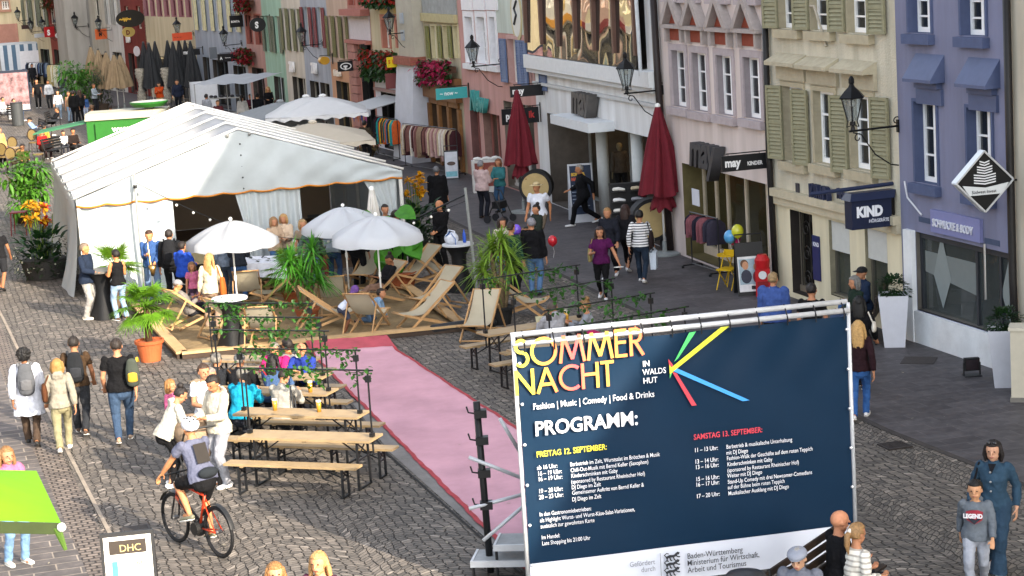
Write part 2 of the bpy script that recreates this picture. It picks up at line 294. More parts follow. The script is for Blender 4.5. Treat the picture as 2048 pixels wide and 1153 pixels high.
# ------------------------------------------------------------------ houses of the right-hand row
def on_line(px, py):                               # where a photo column meets the facade line (plan)
 d = ray(px, py)
 best = None
 for i in range(len(PL)-1):
  a = np.array(PL[i]); b = np.array(PL[i+1]); e = b-a
  A = np.array([[d[0], -e[0]], [d[1], -e[1]]])
  try: t, s = np.linalg.solve(A, a)
  except Exception: continue
  if -1e-6 <= s <= 1+1e-6 and t > 0:
   p = a+e*s; q = np.linalg.norm(p)
   if best is None or q < best[0]: best = (q, p)
 return best[1]
class House:
 def __init__(s, name, label, far, near, wall, eave, depth=9, roof='#7a4636', out=0.0, pitch=46, group=None):
  s.far = np.array(far, float); s.near = np.array(near, float); d = s.near-s.far; s.W = np.linalg.norm(d); u = d/s.W
  s.rz = math.atan2(u[1], u[0]); s.u = u; s.o = np.array([-u[1], u[0]])        # o points into the house
  s.root = thing(name, label, 'building', (s.far[0], s.far[1], 0), s.rz, group)
  s.wall = wall; s.eave = eave; s.depth = depth; s.roof = roof; s.holes = []; s.pitch = pitch
 def f(s, px, py, dep=0.0):                     # facade coordinates (along, up) of a photo pixel, dep = depth into the house
  d = ray(px, py); p0 = s.far+s.o*dep
  t = ((p0-CC[:2])@s.o)/(d[:2]@s.o); p = CC+d*t
  return float((p[:2]-s.far)@s.u), float(p[2])
 def rect(s, tl, br):
  x0, z1 = s.f(*tl); x1, z0 = s.f(*br); return x0, x1, z0, z1
 def part(s, mb, name, mat, parent=None, smooth=False): return mb.build(name, mat, parent or s.root, smooth)
 def hole(s, x0, x1, z0, z1): s.holes.append((max(.02, x0), min(s.W-.02, x1), max(.0, z0), z1))
 def window(s, x0, x1, z0, z1, frame='#e8e8e4', rec=.22, mull=1, bars=2, fw_=.06, pane=None, surround=None, sw=.12, sill=None, box=False, jamb=None, curtain=True):
  x0 = max(.05, x0); x1 = min(s.W-.05, x1)
  if x1-x0 < .15: return
  s.hole(x0, x1, z0, z1); fm = M(frame, .5, .05)
  mb = MB(); y0, y1 = rec-.03, rec+.03
  mb.box(x0, x0+fw_, y0, y1, z0, z1); mb.box(x1-fw_, x1, y0, y1, z0, z1); mb.box(x0+fw_, x1-fw_, y0, y1, z1-fw_, z1); mb.box(x0+fw_, x1-fw_, y0, y1, z0, z0+fw_*1.3)
  for k in range(mull):
   c = x0+(x1-x0)*(k+1)/(mull+1); mb.box(c-fw_*.6, c+fw_*.6, y0+.005, y1-.005, z0+fw_*1.3, z1-fw_)
  seg = mull+1
  for j in range(bars):
   z = z0+(z1-z0)*(j+1)/(bars+1)
   for k in range(seg):
    a = x0+(x1-x0)*k/seg+fw_; b_ = x0+(x1-x0)*(k+1)/seg-fw_; mb.box(a, b_, y0+.01, y1-.01, z-fw_*.25, z+fw_*.25)
  f = s.part(mb, 'window', fm)
  g = MB(); g.poly([(x0, rec+.01, z0), (x1, rec+.01, z0), (x1, rec+.01, z1), (x0, rec+.01, z1)]); s.part(g, 'pane', pane or glass('#1d2228', .8), f)
  if curtain:
   cb = MB(); wv = x1-x0
   for a, b_ in ((x0, x0+wv*.24), (x1-wv*.24, x1)):
    cb.grid(lambda i, j: (a+(b_-a)*i, rec+.14+.03*math.sin(i*19), z0+(z1-z0)*j), 12, 1)
   cb.poly([(x0, rec+.6, z0), (x1, rec+.6, z0), (x1, rec+.6, z1), (x0, rec+.6, z1)]); cb.mi = cb.mi
   s.part(cb, 'curtain', M('#77746d', .9, .2, 8), f)
  j = MB()                                   # the reveal lining the opening
  t = rec+.05
  j.poly([(x0, -.002, z0), (x0, t, z0), (x0, t, z1), (x0, -.002, z1)]); j.poly([(x1, -.002, z0), (x1, -.002, z1), (x1, t, z1), (x1, t, z0)])
  j.poly([(x0, -.002, z1), (x0, t, z1), (x1, t, z1), (x1, -.002, z1)]); j.poly([(x0, -.002, z0), (x1, -.002, z0), (x1, t, z0), (x0, t, z0)])
  s.part(j, 'reveal', jamb or (M(surround, .85, .1) if surround else s.wall), f)
  if surround:
   q = MB(); p = -.035
   q.box(x0-sw, x0, p, .001, z0, z1+sw); q.box(x1, x1+sw, p, .001, z0, z1+sw); q.box(x0, x1, p, .001, z1, z1+sw); s.part(q, 'surround', M(surround, .85, .1, 6, .3), f)
  if sill:
   q = MB(); q.box(x0-sw-.04, x1+sw+.04, -.14, -.001, z0-.2, z0-.02); s.part(q, 'sill', M(sill, .85, .12, 5, .3), f)
  return f
 def shutter(s, x0, x1, z0, z1, colr, y=-.05, slats=True, ang=0, hinge=0):
  mb = MB(); mt = M(colr, .65, .15, 5); w_ = x1-x0; fr = .06
  mb.box(0, fr, -.025, .025, z0, z1); mb.box(w_-fr, w_, -.025, .025, z0, z1)
  for z in (z0, (z0+z1)/2-fr/2, z1-fr): mb.box(fr, w_-fr, -.02, .02, z, z+fr)
  if slats:
   n = max(4, int((z1-z0)/.085)); dz = (z1-z0-2*fr)/n
   for i in range(n):
    z = z0+fr+dz*i; mb.add([(fr, .015, z+dz*.95), (w_-fr, .015, z+dz*.95), (w_-fr, -.02, z), (fr, -.02, z)], [(0, 1, 2, 3)])
   mb.poly([(fr, .02, z0), (w_-fr, .02, z0), (w_-fr, .02, z1), (fr, .02, z1)])
  else: mb.box(fr, w_-fr, -.012, .012, z0+fr, z1-fr)
  o = s.part(mb, 'shutter', mt); o.location = (x0 if hinge == 0 else x1, y, 0)
  if hinge:
   for v in o.data.vertices: v.co.x -= w_
  o.rotation_euler = (0, 0, ang); return o
 def shop(s, x0, x1, z0, z1, deep=3.0, frame='#3a3d40', cols=(), bulk=.25, tint='#22262a', alpha=.45, rec=.35, inner='#4a4640', top=.08, glow=None):
  x0 = max(.05, x0); x1 = min(s.W-.05, x1); s.hole(x0, x1, z0, z1)
  mb = MB(); fm = M(frame, .5, .08); ft = .07; y0, y1 = rec-.04, rec+.04
  if bulk > 0: mb.box(x0, x1, rec-.08, rec+.08, z0, z0+bulk)
  mb.box(x0, x1, y0, y1, z1-top, z1)
  for c in [x0+ft/2]+[x0+(x1-x0)*q for q in cols]+[x1-ft/2]: mb.box(c-ft/2, c+ft/2, y0, y1, z0+bulk, z1-top)
  f = s.part(mb, 'shopfront', fm)
  g = MB(); g.poly([(x0, rec, z0+bulk), (x1, rec, z0+bulk), (x1, rec, z1-top), (x0, rec, z1-top)]); s.part(g, 'pane', glass(tint, alpha, .02), f)
  r_ = MB(); e = .01
  r_.poly([(x0, -.002, z0), (x0, deep, z0), (x0, deep, z1), (x0, -.002, z1)]); r_.poly([(x1, -.002, z0), (x1, -.002, z1), (x1, deep, z1), (x1, deep, z0)])
  r_.poly([(x0, -.002, z1), (x0, deep, z1), (x1, deep, z1), (x1, -.002, z1)]); r_.poly([(x0, 0, z0+.02), (x1, 0, z0+.02), (x1, deep, z0+.02), (x0, deep, z0+.02)])
  r_.poly([(x0, deep, z0), (x1, deep, z0), (x1, deep, z1), (x0, deep, z1)]); s.part(r_, 'shop_room', M(inner, .8, .25, 2), f)
  if glow:
   for q in glow:
    b = MB(); b.ball((x0+(x1-x0)*q, rec+.9, z1-.35), .07); s.part(b, 'spotlight', emis('#ffcf8a', 9), f)
  return f
 def box(s, name, x0, x1, y0, y1, z0, z1, mat, parent=None):
  mb = MB(); mb.box(x0, x1, y0, y1, z0, z1); return s.part(mb, name, mat, parent)
 def close(s, bands=(), top=None):
  # wall with its openings cut out, then sides, back and roof
  xs = sorted(set([0, s.W]+[h for q in s.holes for h in q[:2]])); zs = sorted(set([0, s.eave]+[b[0] for b in bands]+[h for q in s.holes for h in q[2:]]))
  zs = [z for z in zs if z <= s.eave]
  mats = [s.wall]+[b[1] for b in bands]; mb = MB()
  for i in range(len(xs)-1):
   for j in range(len(zs)-1):
    if xs[i+1]-xs[i] < 1e-4 or zs[j+1]-zs[j] < 1e-4: continue
    cx = (xs[i]+xs[i+1])/2; cz = (zs[j]+zs[j+1])/2
    if any(h[0] < cx < h[1] and h[2] < cz < h[3] for h in s.holes): continue
    mb.cur = 0
    for k, b in enumerate(bands):
     if cz < b[0]: mb.cur = k+1; break
    mb.poly([(xs[i], 0, zs[j]), (xs[i+1], 0, zs[j]), (xs[i+1], 0, zs[j+1]), (xs[i], 0, zs[j+1])])
  mb.cur = 0; D = s.depth; E = s.eave; W = s.W; e = .004
  mb.poly([(e, 0, 0), (e, 0, E), (e, D, E), (e, D, 0)]); mb.poly([(W-e, 0, 0), (W-e, D, 0), (W-e, D, E), (W-e, 0, E)]); mb.poly([(0, D, 0), (0, D, E), (W, D, E), (W, D, 0)])
  s.part(mb, 'wall', mats)
  h = math.tan(R(s.pitch))*D/2; rf = MB(); ov = .45
  rf.prism([(0, -ov, E-ov*math.tan(R(s.pitch))*.6), (0, D/2, E+h), (0, D+ov, E-.2), (0, D+ov-.2, E-.35), (0, D/2, E+h-.3), (0, -ov+.1, E-ov*.6-.22)], (W, 0, 0))
  s.part(rf, 'roof', M(s.roof, .85, .3, 3, .5, 20))
def hx(px, py): return on_line(px, py)
WB = dict(bump=.5)
def wallm(h, v=.1, b=.35, bs=60): return M(h, .9, v, 1.3, b, bs, streak=1, spec=.15)
PX = dict(end=(19.5, 0))
def hp(p): return p if isinstance(p[0], float) else hx(*p)
# --- unseen neighbours beside and behind the camera, eaves set for the shadow they cast
NEAR = [((19.5, 0.0), (16.27, 10.1), 16.4, '#cfc4ae'), ((16.27, 10.1), (13.2, 19.7), 14.3, '#b9a58c'), ((13.2, 19.7), (9.3, 31.9), 17.4, '#c2b59d')]
for i, (a, b, ev, cl) in enumerate(NEAR):
 H = House('town_house', ['ochre', 'tan', 'grey beige'][i]+' plaster town house unseen to the right of the view, height set for its shadow', b, a, wallm(cl), ev, 10)
 for k in range(4):
  for j in range(3): H.window(1+k*2.4, 2.1+k*2.4, 4.2+j*3.2, 6+j*3.2, curtain=False)
 H.close()
H = House('town_house', 'unseen tall pale town house right of the viewer, height set for its shadow', (19.5, 0), (23.5, -12.5), wallm('#cfc4ae'), 16.6, 10); H.close()
H = House('town_house', 'beige rough plaster house at the right edge beyond the black downpipe', hx(2020, 200), (9.3, 31.9), wallm('#b9b2a2'), 13.5)
H.close()
# --- blue house
H = House('town_house', 'lavender blue house with dark blue window hoods and a glazed corner shop', hx(1795, 200), hx(2020, 200), wallm('#787b93', .1, .45, 90), 13.2, out=0)
BL = '#4a5472'
for tl, br in (((1817, -30), (1878, 68)), ((1922, -30), (1989, 74)), ((1829, 203), (1890, 374)), ((1935, 215), (2000, 396))):
 x0, x1, z0, z1 = H.rect(tl, br); x1 = x0+.82; H.hole(x0, x1, z0, z1)
 H.holes.pop(); f = H.window(x0, x1, z0, z1, '#e6e8ea', .2, 1, 2, .07, sill=BL, sw=.06, jamb=M(BL, .8, .08), surround=BL)
for px, py in ((1890, 166), (2001, 177)):
 xr, z = H.f(px, py); x0 = xr-1.04; x1 = xr
 mb = MB(); mb.prism([(x0, -.001, z+.5), (x0, -.30, z+.06), (x0, -.30, z), (x0, -.001, z)], (x1-x0, 0, 0)); mb.box(x0+.1, x1-.1, -.12, -.002, z-.12, z-.004); mb.box(x0+.06, x1-.06, -.06, -.002, z-.42, z-.124)
 H.part(mb, 'window_hood', M(BL, .6, .08))
x0, z1 = H.f(1829, 463); zb = .62
H.shop(x0+.05, H.W-.1, zb, z1, 3.2, '#303338', (.62, .86), .0, '#59605f', .38, .12, '#5d5a54', .12)
H.box('shop_surround', x0-.28, x0+.03, -.10, .0-.002, 0, z1+.02, M('#d9dde0', .6, .06)); H.box('shop_plinth', x0+.03, H.W-.06, -.08, -.002, 0, zb-.01, M('#d4d8da', .7, .1, 3, .2))
xs, zs = H.f(1867, 418); xe, ze = H.f(1974, 483)
sg = H.box('shop_sign', xs, xs+1.75, -.07, -.004, zs-.42, zs, M('#7478a2', .5, .05));
text('SCHMUCKE & BODY', .2, M('#c9ccd6', .3, .05), sg, (xs+.1, -.085, zs-.3), bold=.004, sx=.78, depth=.012)
H.box('cable_patch', xs-.55, xs-.02, -.012, -.004, zs-.3, zs-.2, M('#3f4a62')); H.box('cable_patch', xs+1.8, xs+2.3, -.012, -.004, zs-.42, zs-.32, M('#3f4a62'))
for q in (.24, .93):                               # frosted diamonds on the panes
 xm = x0+(H.W-x0)*q; mb = MB(); mb.poly([(xm-.32, .10, 1.35), (xm, .10, .75), (xm+.32, .10, 1.35), (xm, .10, 2.15)]); H.part(mb, 'window_decal', M('#7b8484', .5, .05))
mb = MB(); mb.poly([(x0+.2, .105, z1-.35), (x0+(H.W-x0)*.6, .105, z1-.35), (x0+(H.W-x0)*.6, .105, z1-.95), (x0+.2, .105, z1-.75)]); H.part(mb, 'window_decal', M('#6c7474', .5, .05))
mb = MB(); xd = x0+(H.W-x0)*.74; mb.tube([(xd, -.02, 1.2), (xd, -.02, 2.2)], .025); H.part(mb, 'door_handle', M('#c9ccce', .3, 0, metal=1))
mb = MB(); a = H.f(1811, 368); b = H.f(1845, 430); mb.tube([(a[0], -.02, a[1]+.05), (a[0]+.12, -.03, a[1]-.25), (b[0], -.02, b[1])], .018); H.part(mb, 'loose_cable', M('#c9cbd0', .5, 0))
H.close(); H_BLUE = H
# --- cream house with olive shutters
H = House('town_house', 'cream rough plaster house with olive shutters and a hearing aid shop', hx(1543, 300), hx(1795, 200), M('#c2bdab', .95, .2, 1.8, 1.0, 22, streak=1, spec=.1), 13)
OL = '#828067'; ST = '#a79e86'
def jb(v): return M(v, .85, .1, 6, .2)
ups = [((1557, -30), (1597, 58)), ((1620, -30), (1663, 62)), ((1694, -30), (1742, 68))]
for tl, br in ups:
 x0, x1, z0, z1 = H.rect(tl, br); H.window(x0, x0+.98, z0, z1, '#f0f0ee', .17, 1, 2, .07, sill=ST, jamb=jb(ST), surround=ST, sw=.1)
rows2 = [((1567, 172), (1602, 326)), ((1628, 181), (1677, 334)), ((1700, 190), (1752, 346))]
for i, (tl, br) in enumerate(rows2):
 x0, x1, z0, z1 = H.rect(tl, br)
 H.window(x0, x0+.98, z0, z1, '#eef0f0', .17, 1, 2, .08, sill=ST, jamb=jb(ST), surround=ST, sw=.1)
 if i == 0: H.shutter(x0+.3, x0+.92, z0+.02, z1-.05, '#8d8a6c', .06)
 zc = z1+.28; mb = MB(); mb.box(x0-.2, x0+1.2, -.08, -.003, zc-.14, zc+.18); mb.prism([(x0-.26, -.001, zc+.42), (x0-.26, -.32, zc+.26), (x0-.26, -.32, zc+.18), (x0-.26, -.001, zc+.18)], (1.46, 0, 0)); H.part(mb, 'window_hood', M('#a8a08a', .9, .15, 4, .5))
for (xl, yl, yb) in ((1532, -40, 55), (1593, -40, 58), (1663, -40, 62), (1741, -40, 67)):
 x0, z0 = H.f(xl, yb); x0 = max(.01, x0); _, z1 = H.f(xl, yl); H.shutter(x0+.22, x0+.74, z0, z1, OL, -.07, ang=R(13), hinge=1)
for (xl, yl, yb) in ((1537, 168, 312), (1593, 178, 326), (1669, 188, 340), (1749, 192, 352)):
 x0, z0 = H.f(xl, yb); x0 = max(.01, x0); _, z1 = H.f(xl, yl); H.shutter(x0+.24, x0+.78, z0, z1, OL, -.07, ang=R(13), hinge=1)
xc, zc = H.f(1557, 380); _, zc2 = H.f(1800, 438); zc = (zc+zc2)/2
H.box('cornice', .02, H.W-.02, -.16, -.003, zc-.12, zc+.05, M('#b5ac94', .9, .15, 4, .4)); H.box('cornice', .02, H.W-.02, -.09, -.004, zc-.3, zc-.124, M('#b5ac94', .9, .12, 4, .3))
gz = zc-.5
# ground floor openings
x0, _ = H.f(1582, 480); dz = H.f(1600, 424)[1]
H.shop(x0, x0+1.12, .12, dz, .9, '#6f675a', (), .15, '#2a2724', .4, .25, '#2b2622')
mb = MB(); random.seed(3); xa = x0+.56
for k in range(9):                                 # scrolled iron grille
 cz = .45+k*.27; cx = xa+(.2 if k % 2 else -.2); rr = .20; mb.tube([(cx+rr*(1-t/16)*math.cos(t*.75), .2, cz+rr*(1-t/16)*math.sin(t*.75)) for t in range(13)], .014, n=4)
for q in (.1, .56, 1.02): mb.tube([(x0+q, .2, .12), (x0+q, .2, dz)], .014, n=4)
H.part(mb, 'door_grille', M('#35322e', .5, 0, metal=.7))
for px, top in ((1657, 440), (1729, 455)):
 x0, z1 = H.f(px, top); x1 = x0+.95; H.shop(x0, x1, .35, z1, 1.6, '#56534a', (), .05, '#555a52', .4, .16, '#8a8570'); H.box('blind_panel', x0+.03, x1-.03, .05, .10, z1-.62, z1-.02, M('#b9bcb8', .6, .06))
kx, kz = H.f(1633, 372); k = text('KIND', .62, M('#232a45', .5, .05), H.root, (kx-.1, -.10, kz-.38), bold=.012, depth=.05, sx=.62)
kx, kz = H.f(1682, 384); text('Hörgeräte', .3, M('#2a3048', .5, .05), H.root, (kx, -.08, kz-.12), bold=.006, depth=.03, sx=.8)
kx, kz = H.f(1626, 470); H.box('door_plaque', kx, kx+.34, -.03, -.004, kz-.95, kz, M('#1f2653', .4, .05)); text('KIND', .12, M('#d8dae6', .4, 0), H.root, (kx+.05, -.034, kz-.22), bold=.004)
kx, kz = H.f(1593, 366); H.box('house_number', kx, kx+.16, -.03, -.004, kz-.2, kz, M('#32323a', .4, .05))
mb = MB(); mb.tube([H3 for H3 in ((2.3, -.02, 6.3), (2.5, -.03, 6.3), (2.6, -.03, 6.15), (3.0, -.03, 5.5))], .03, n=6); H.part(mb, 'broken_drain', M('#a8a191', .7, .1))
H.close([(zc-.31, M('#cfc7ab', .85, .1, 2, .15, 30, streak=1))]); H_KIND = H
# --- pale pink house with pediments
H = House('town_house', 'pale pink house with four red filled pediments and a childrens clothes shop', hx(1325, 200), hx(1543, 300), wallm('#c9bdb8', .09, .2, 60), 13.6)
SN = '#a49a9c'
for tl, br in (((1343, 100), (1371, 216)), ((1384, 105), (1414, 225)), ((1433, 110), (1471, 234)), ((1487, 114), (1526, 241))):
 x0, x1, z0, z1 = H.rect(tl, br); x1 = x0+.98
 H.window(x0, x1, z0, z1, '#e9e9ea', .17, 1, 2, .07, sill=SN, jamb=jb('#8d8588'), surround=SN, sw=.16)
 c = (x0+x1)/2; zb = z1+.55; mb = MB(); hw = .72; hh = .82
 mb.box(c-hw, c+hw, -.2, -.003, zb, zb+.09)
 for sg in (-1, 1): mb.prism([(c+sg*hw, -.003, zb+.09), (c+sg*(hw-.22), -.003, zb+.09), (c, -.003, zb+hh-.16), (c, -.003, zb+hh+.06)], (0, -.22, 0))
 mb.box(c-.6, c-.48, -.14, -.003, zb-.34, zb-.003); mb.box(c+.48, c+.6, -.14, -.003, zb-.34, zb-.003)
 pd = H.part(mb, 'pediment', M('#9d9490', .9, .14, 5, .4)); q = MB(); q.poly([(c-.5, -.03, zb+.1), (c+.5, -.03, zb+.1), (c, -.03, zb+.62)]); q.poly([(c-.48, -.03, zb-.3), (c+.48, -.03, zb-.3), (c+.48, -.03, zb-.01), (c-.48, -.03, zb-.01)])
 H.part(q, 'red_panel', M('#84402f', .85, .15), pd)
for px, py in ((1349, 4), (1383, 6), (1440, 8), (1500, 10)):
 x, z = H.f(px, py); x0 = x-.5; H.window(x0, x0+.98, z+.2, z+1.9, '#e9e9ea', .17, 1, 2, .07, sill=SN, jamb=jb('#8d8588'), surround=SN, sw=.14)
x0, z1 = H.f(1364, 326); x0 = max(.35, x0)
H.shop(x0, H.W-.35, .05, z1, 2.8, '#c5b9a6', (.16, .3, .52, .76), .22, '#3c3a2a', .35, .55, '#5f5738', .06, (.35, .6))
kx, kz = H.f(1408, 278); k = text('may', 1.15, M('#3b3a3c', .6, .08), H.root, (kx-.35, -.16, kz-.62), bold=.03, depth=.13, sx=.95, shear=.2, space=.9)
H.close(); H_PINK = H
# --- white fashion house with the big glazed bay
H = House('town_house', 'white fashion house with brown framed bay of tall panes over the shop', hx(1075, 250), hx(1325, 200), wallm('#d4d6d7', .06, .15, 40), 14)
zt = H.f(1309, 140)[1]; zb = H.f(1190, 135)[1]; BR = M('#5b4238', .5, .1)
x0 = .35; x1 = H.W-1.1; zg = H.f(1180, 122)[1]; n = 6; zh = zg+3.6
H.hole(x0, x1, zg, zh)
mb = MB()
for i in range(n+1): c = x0+(x1-x0)*i/n; mb.box(c-.07, c+.07, -.34, -.18, zg+.35, zh)
mb.box(x0-.07, x1+.07, -.30, -.2, zg+1.75, zg+1.83); bay = H.part(mb, 'bay_frame', BR)
q = MB()
for i in range(n):
 a = x0+(x1-x0)*i/n+.02; b = x0+(x1-x0)*(i+1)/n-.02; r_ = random.uniform(-.012, .012)
 q.grid(lambda u, v: (a+(b-a)*u, -.27+.11*v+.0045*math.sin(u*5+i)*math.sin(v*7+i*2)+r_*u, zg+(zh-zg)*v), 6, 12)
gm = glass('#15181a', .97, .015); gm.node_tree.nodes['Principled BSDF'].inputs['Metallic'].default_value = .0; gm.node_tree.nodes['Principled BSDF'].inputs['IOR'].default_value = 3.2; gm.node_tree.nodes['Principled BSDF'].inputs['Specular IOR Level'].default_value = .5
H.part(q, 'pane', gm, bay, True)
r_ = MB(); r_.poly([(x0, .5, zg), (x1, .5, zg), (x1, .5, zh), (x0, .5, zh)]); r_.poly([(x0, -.25, zg), (x1, -.25, zg), (x1, .5, zg), (x0, .5, zg)]); H.part(r_, 'back_wall', M('#3a3431', .8, .2), bay)
H.box('cornice', .02, H.W-.02, -.34, -.003, zg-.42, zg-.02, M('#c8cbcc', .7, .06)); H.box('cornice', .02, H.W-.02, -.26, -.004, zg-.56, zg-.424, M('#b8bbbc', .7, .06)); H.box('cornice', .02, H.W-.02, -.10, -.004, zg-.95, zg-.86, M('#b8bbbc', .7, .06))
xs, z1 = H.f(1094, 226); xe = H.W-.75
H.shop(xs, xe, .03, z1, 4.0, '#8f9494', (.16, .40, .62, .84), .08, '#14171a', .22, 1.3, '#5a544e', .06, (.1, .22, .3, .5, .7))
for px, py in ((1203, 300), (1273, 300)):
 x, z = H.f(px, py, .4); mb = MB(); mb.tube([(x, .42, 0), (x, .42, z1)], .17, n=20); H.part(mb, 'column', M('#bfc3c2', .6, .06), None, True)
x, z = H.f(1150, 232); x2, _ = H.f(1228, 232); H.box('canopy', x, x2, -.75, -.004, z-.16, z+.1, M('#c9cdd0', .5, .05))
x, z = H.f(1170, 172); text('may', 1.25, M('#4b4846', .6, .1), H.root, (x-.4, -.2, z-.75), bold=.035, depth=.15, sx=.9, shear=.2, space=.9)
H.close(); H_MAY = H
# --- pink house with blue shutters / pale upper floor, and pink house with white windows
H = House('town_house', 'narrow pink house with blue shutters and a painted crest on its pale upper wall', hx(997, 130), hx(1075, 250), wallm('#b58d86', .06, .2), 14)
x, zb = H.f(1020, 74)
for a, b in (((1016, 78), (1036, 168)), ((1058, 82), (1072, 178))):
 x0, x1, z0, z1 = H.rect(a, b); H.window(x0, x0+1.1, z0, z1, '#d9d5d0', .2, 1, 2, surround='#b08f8a'); H.shutter(x0-.75, x0-.06, z0, z1, '#5a6a8a', -.09); H.shutter(x0+1.16, x0+1.85, z0, z1, '#5a6a8a', -.09)
x, z = H.f(1034, 30); mb = MB(); mb.prism([(x+.62*math.cos(a*.3), -.004, z+.85*math.sin(a*.3)) for a in range(21)], (0, -.03, 0)); cr = H.part(mb, 'painted_crest', M('#b9ad86', .7, .1))
mb = MB(); mb.prism([(x+.48*math.cos(a*.3), -.036, z+.7*math.sin(a*.3)) for a in range(21)], (0, -.006, 0)); c2 = H.part(mb, 'crest_field', M('#c9cac4', .7, .05), cr)
mb = MB(); mb.tube([(x-.2, -.05, z-.3), (x+.1, -.05, z), (x-.1, -.05, z+.2), (x+.2, -.05, z+.45)], .05, n=4); H.part(mb, 'crest_mark', M('#3a3a3c', .7, .05), cr)
H.shop(.3, H.W-.4, .05, 2.9, 2.5, '#c9c5c0', (.5,), .1, '#30302e', .4, .3, '#6b635a', .08, (.3, .7))
H.close([]);
H.box('upper_wall', 0.02, H.W-.02, -.012, -.003, zb+.1, 13.5, wallm('#b9c2ba', .06, .2))
H = House('town_house', 'pink rendered house with three tall white framed windows and teal lettering', hx(922, 130), hx(997, 130), wallm('#b88f8a', .06, .2), 14.4)
for tl, br in (((929, 22), (946, 130)), ((953, 22), (973, 132)), ((978, 22), (997, 135))):
 x0, x1, z0, z1 = H.rect(tl, br); x1 = x0+.98; H.window(x0, x1, z0+.05, z1-.2, '#e9eaec', .2, 1, 2, surround='#d5d6da', sw=.2, sill='#d0d1d4')
 H.box('window_panel', x0-.2, x1+.2, -.06, -.003, z1+.03, z1+.75, M('#d5d6da', .7, .05))
x, z = H.f(958, 188); text('New', .95, M('#3f8f8c', .4, .1), H.root, (x-.6, -.14, z-.55), bold=.03, depth=.08, shear=.3)
x0, z1 = H.f(937, 212); H.shop(.8, 2.0, .05, z1-.1, 2, '#8f5a54', (), .02, '#5c3a38', .6, .3, '#6b4a46'); H.shop(2.5, H.W-.3, .05, z1-.1, 2, '#8f5a54', (.4,), .3, '#4a4744', .4, .3, '#7a6058', .08, (.5,))
H.close()
# --- grey-cream house with olive shutters over the wooden shop
H = House('town_house', 'grey topped house with olive shutters over an arched wooden shop front', hx(850, 80), hx(922, 130), wallm('#aca48e', .1, .3), 14.2)
for k, px in enumerate((862, 886, 908)):
 x0, z1 = H.f(px, 52); _, z0 = H.f(px, 116); x0 = min(max(.5, x0), H.W-.7); H.window(x0, x0+.75, z0, z1, '#d8d2bc', .15, 1, 2, .07, surround='#b9b18f', sw=.06); H.shutter(x0-.5, x0-.08, z0, z1, '#6b6c3a', -.1)
_, z = H.f(886, 28); H.box('wall_panel', .05, H.W-.05, -.05, -.004, z, z+2, M('#8d9191', .9, .2, 3, .5)); H.box('cornice', .05, H.W-.05, -.14, -.004, z-.3, z-.004, M('#a89f7a', .9, .15))
zt = H.f(890, 158)[1]; WD = M('#7d5630', .6, .25, 4)
H.box('wooden_fascia', .1, H.W-.08, -.25, -.004, zt-.75, zt+.1, M('#6e4a2a', .6, .25, 5));
for i in range(3):
 a = .35+i*(H.W-.7)/3; b = a+(H.W-.7)/3-.3; H.shop(a, b, .05, zt-1.0, 1.6, '#7d5630', (.5,), .45, '#2b2620', .5, .25, '#4b3a2a')
 mb = MB(); c = (a+b)/2; rr = (b-a)/2; pts = [(c+rr*math.cos(t*math.pi/10), -.004, zt-1.0-rr+rr*math.sin(t*math.pi/10)) for t in range(11)]
 mb.prism(pts+[(a, -.004, zt-.98), (b, -.004, zt-.98)][::1], (0, -.05, 0)) if False else mb.prism([(a-.1, -.004, zt-.99), (a-.1, -.004, zt-.8), (b+.1, -.004, zt-.8), (b+.1, -.004, zt-.99)], (0, -.08, 0)); H.part(mb, 'wooden_lintel', WD)
for i in range(4): a = .1+i*(H.W-.7)/3; H.box('wooden_pier', a, a+.28, -.12, -.004, .03, zt-1.0, WD)
H.close()
# --- house with the buttress and lottery sign
H = House('town_house', 'white and yellow house with pink stone window frames and a lottery sign', hx(742, 60), hx(850, 80), wallm('#b9b096', .08, .25), 14)
for px in (764, 792):
 x0, z1 = H.f(px, 40); _, z0 = H.f(px, 96); H.window(x0, x0+.95, z0, z1, '#e4e2da', .2, 1, 2, surround='#a8705f', sw=.22)
 H.box('window_hood', x0-.3, x0+1.25, -.2, -.003, z1+.6, z1+.8, M('#a8705f', .8, .1)); H.box('window_panel', x0-.1, x0+1.05, -.05, -.003, z1+.25, z1+.59, M('#c5b27c', .8, .1))
zg = H.f(770, 148)[1]
x0 = .8; H.shop(x0, H.W*.62, .05, 2.35, 2.5, '#50504e', (.3, .6), .1, '#1b1c1e', .4, .25, '#2f2c2a'); H.box('cornice', .03, H.W*.7, -.1, -.005, zg-.72, zg-.6, M('#8d7472', .8, .1))
H.close([(zg, M('#b9bcc6', .85, .08, 2, .15))])
b0 = H.W*.68; b1 = H.W-.05; zc = H.f(838, 128)[1]; mb = MB()
mb.add([(b0-.12, -.85, 0), (b1+.05, -.85, 0), (b1, -.005, 0), (b0, -.005, 0), (b0+.05, -.5, zc), (b1-.05, -.5, zc), (b1-.05, -.005, zc), (b0+.05, -.005, zc)], [(0, 1, 5, 4), (1, 2, 6, 5), (3, 0, 4, 7), (4, 5, 6, 7)]); bt = H.part(mb, 'buttress', M('#b6b9c2', .85, .08, 2, .15))
H.part(MB().box(b0-.05, b1+.03, -.65, -.005, zc+.003, zc+.3), 'tile_cap', M('#8d5546', .8, .25, 8, .5), bt); H.part(MB().box(b0+.15, b1-.05, -.4, -.005, zc+.303, 13.5), 'upper_pier', M('#a39f92', .9, .1, 2, .3), bt)
for dz in (.9, 1.55): H.part(MB().box(b0+.65, b0+1.1, -.43, -.403, zc+dz, zc+dz+.4), 'meter_box', M('#8f9ba6', .5, .05), bt)
H_LOT = H
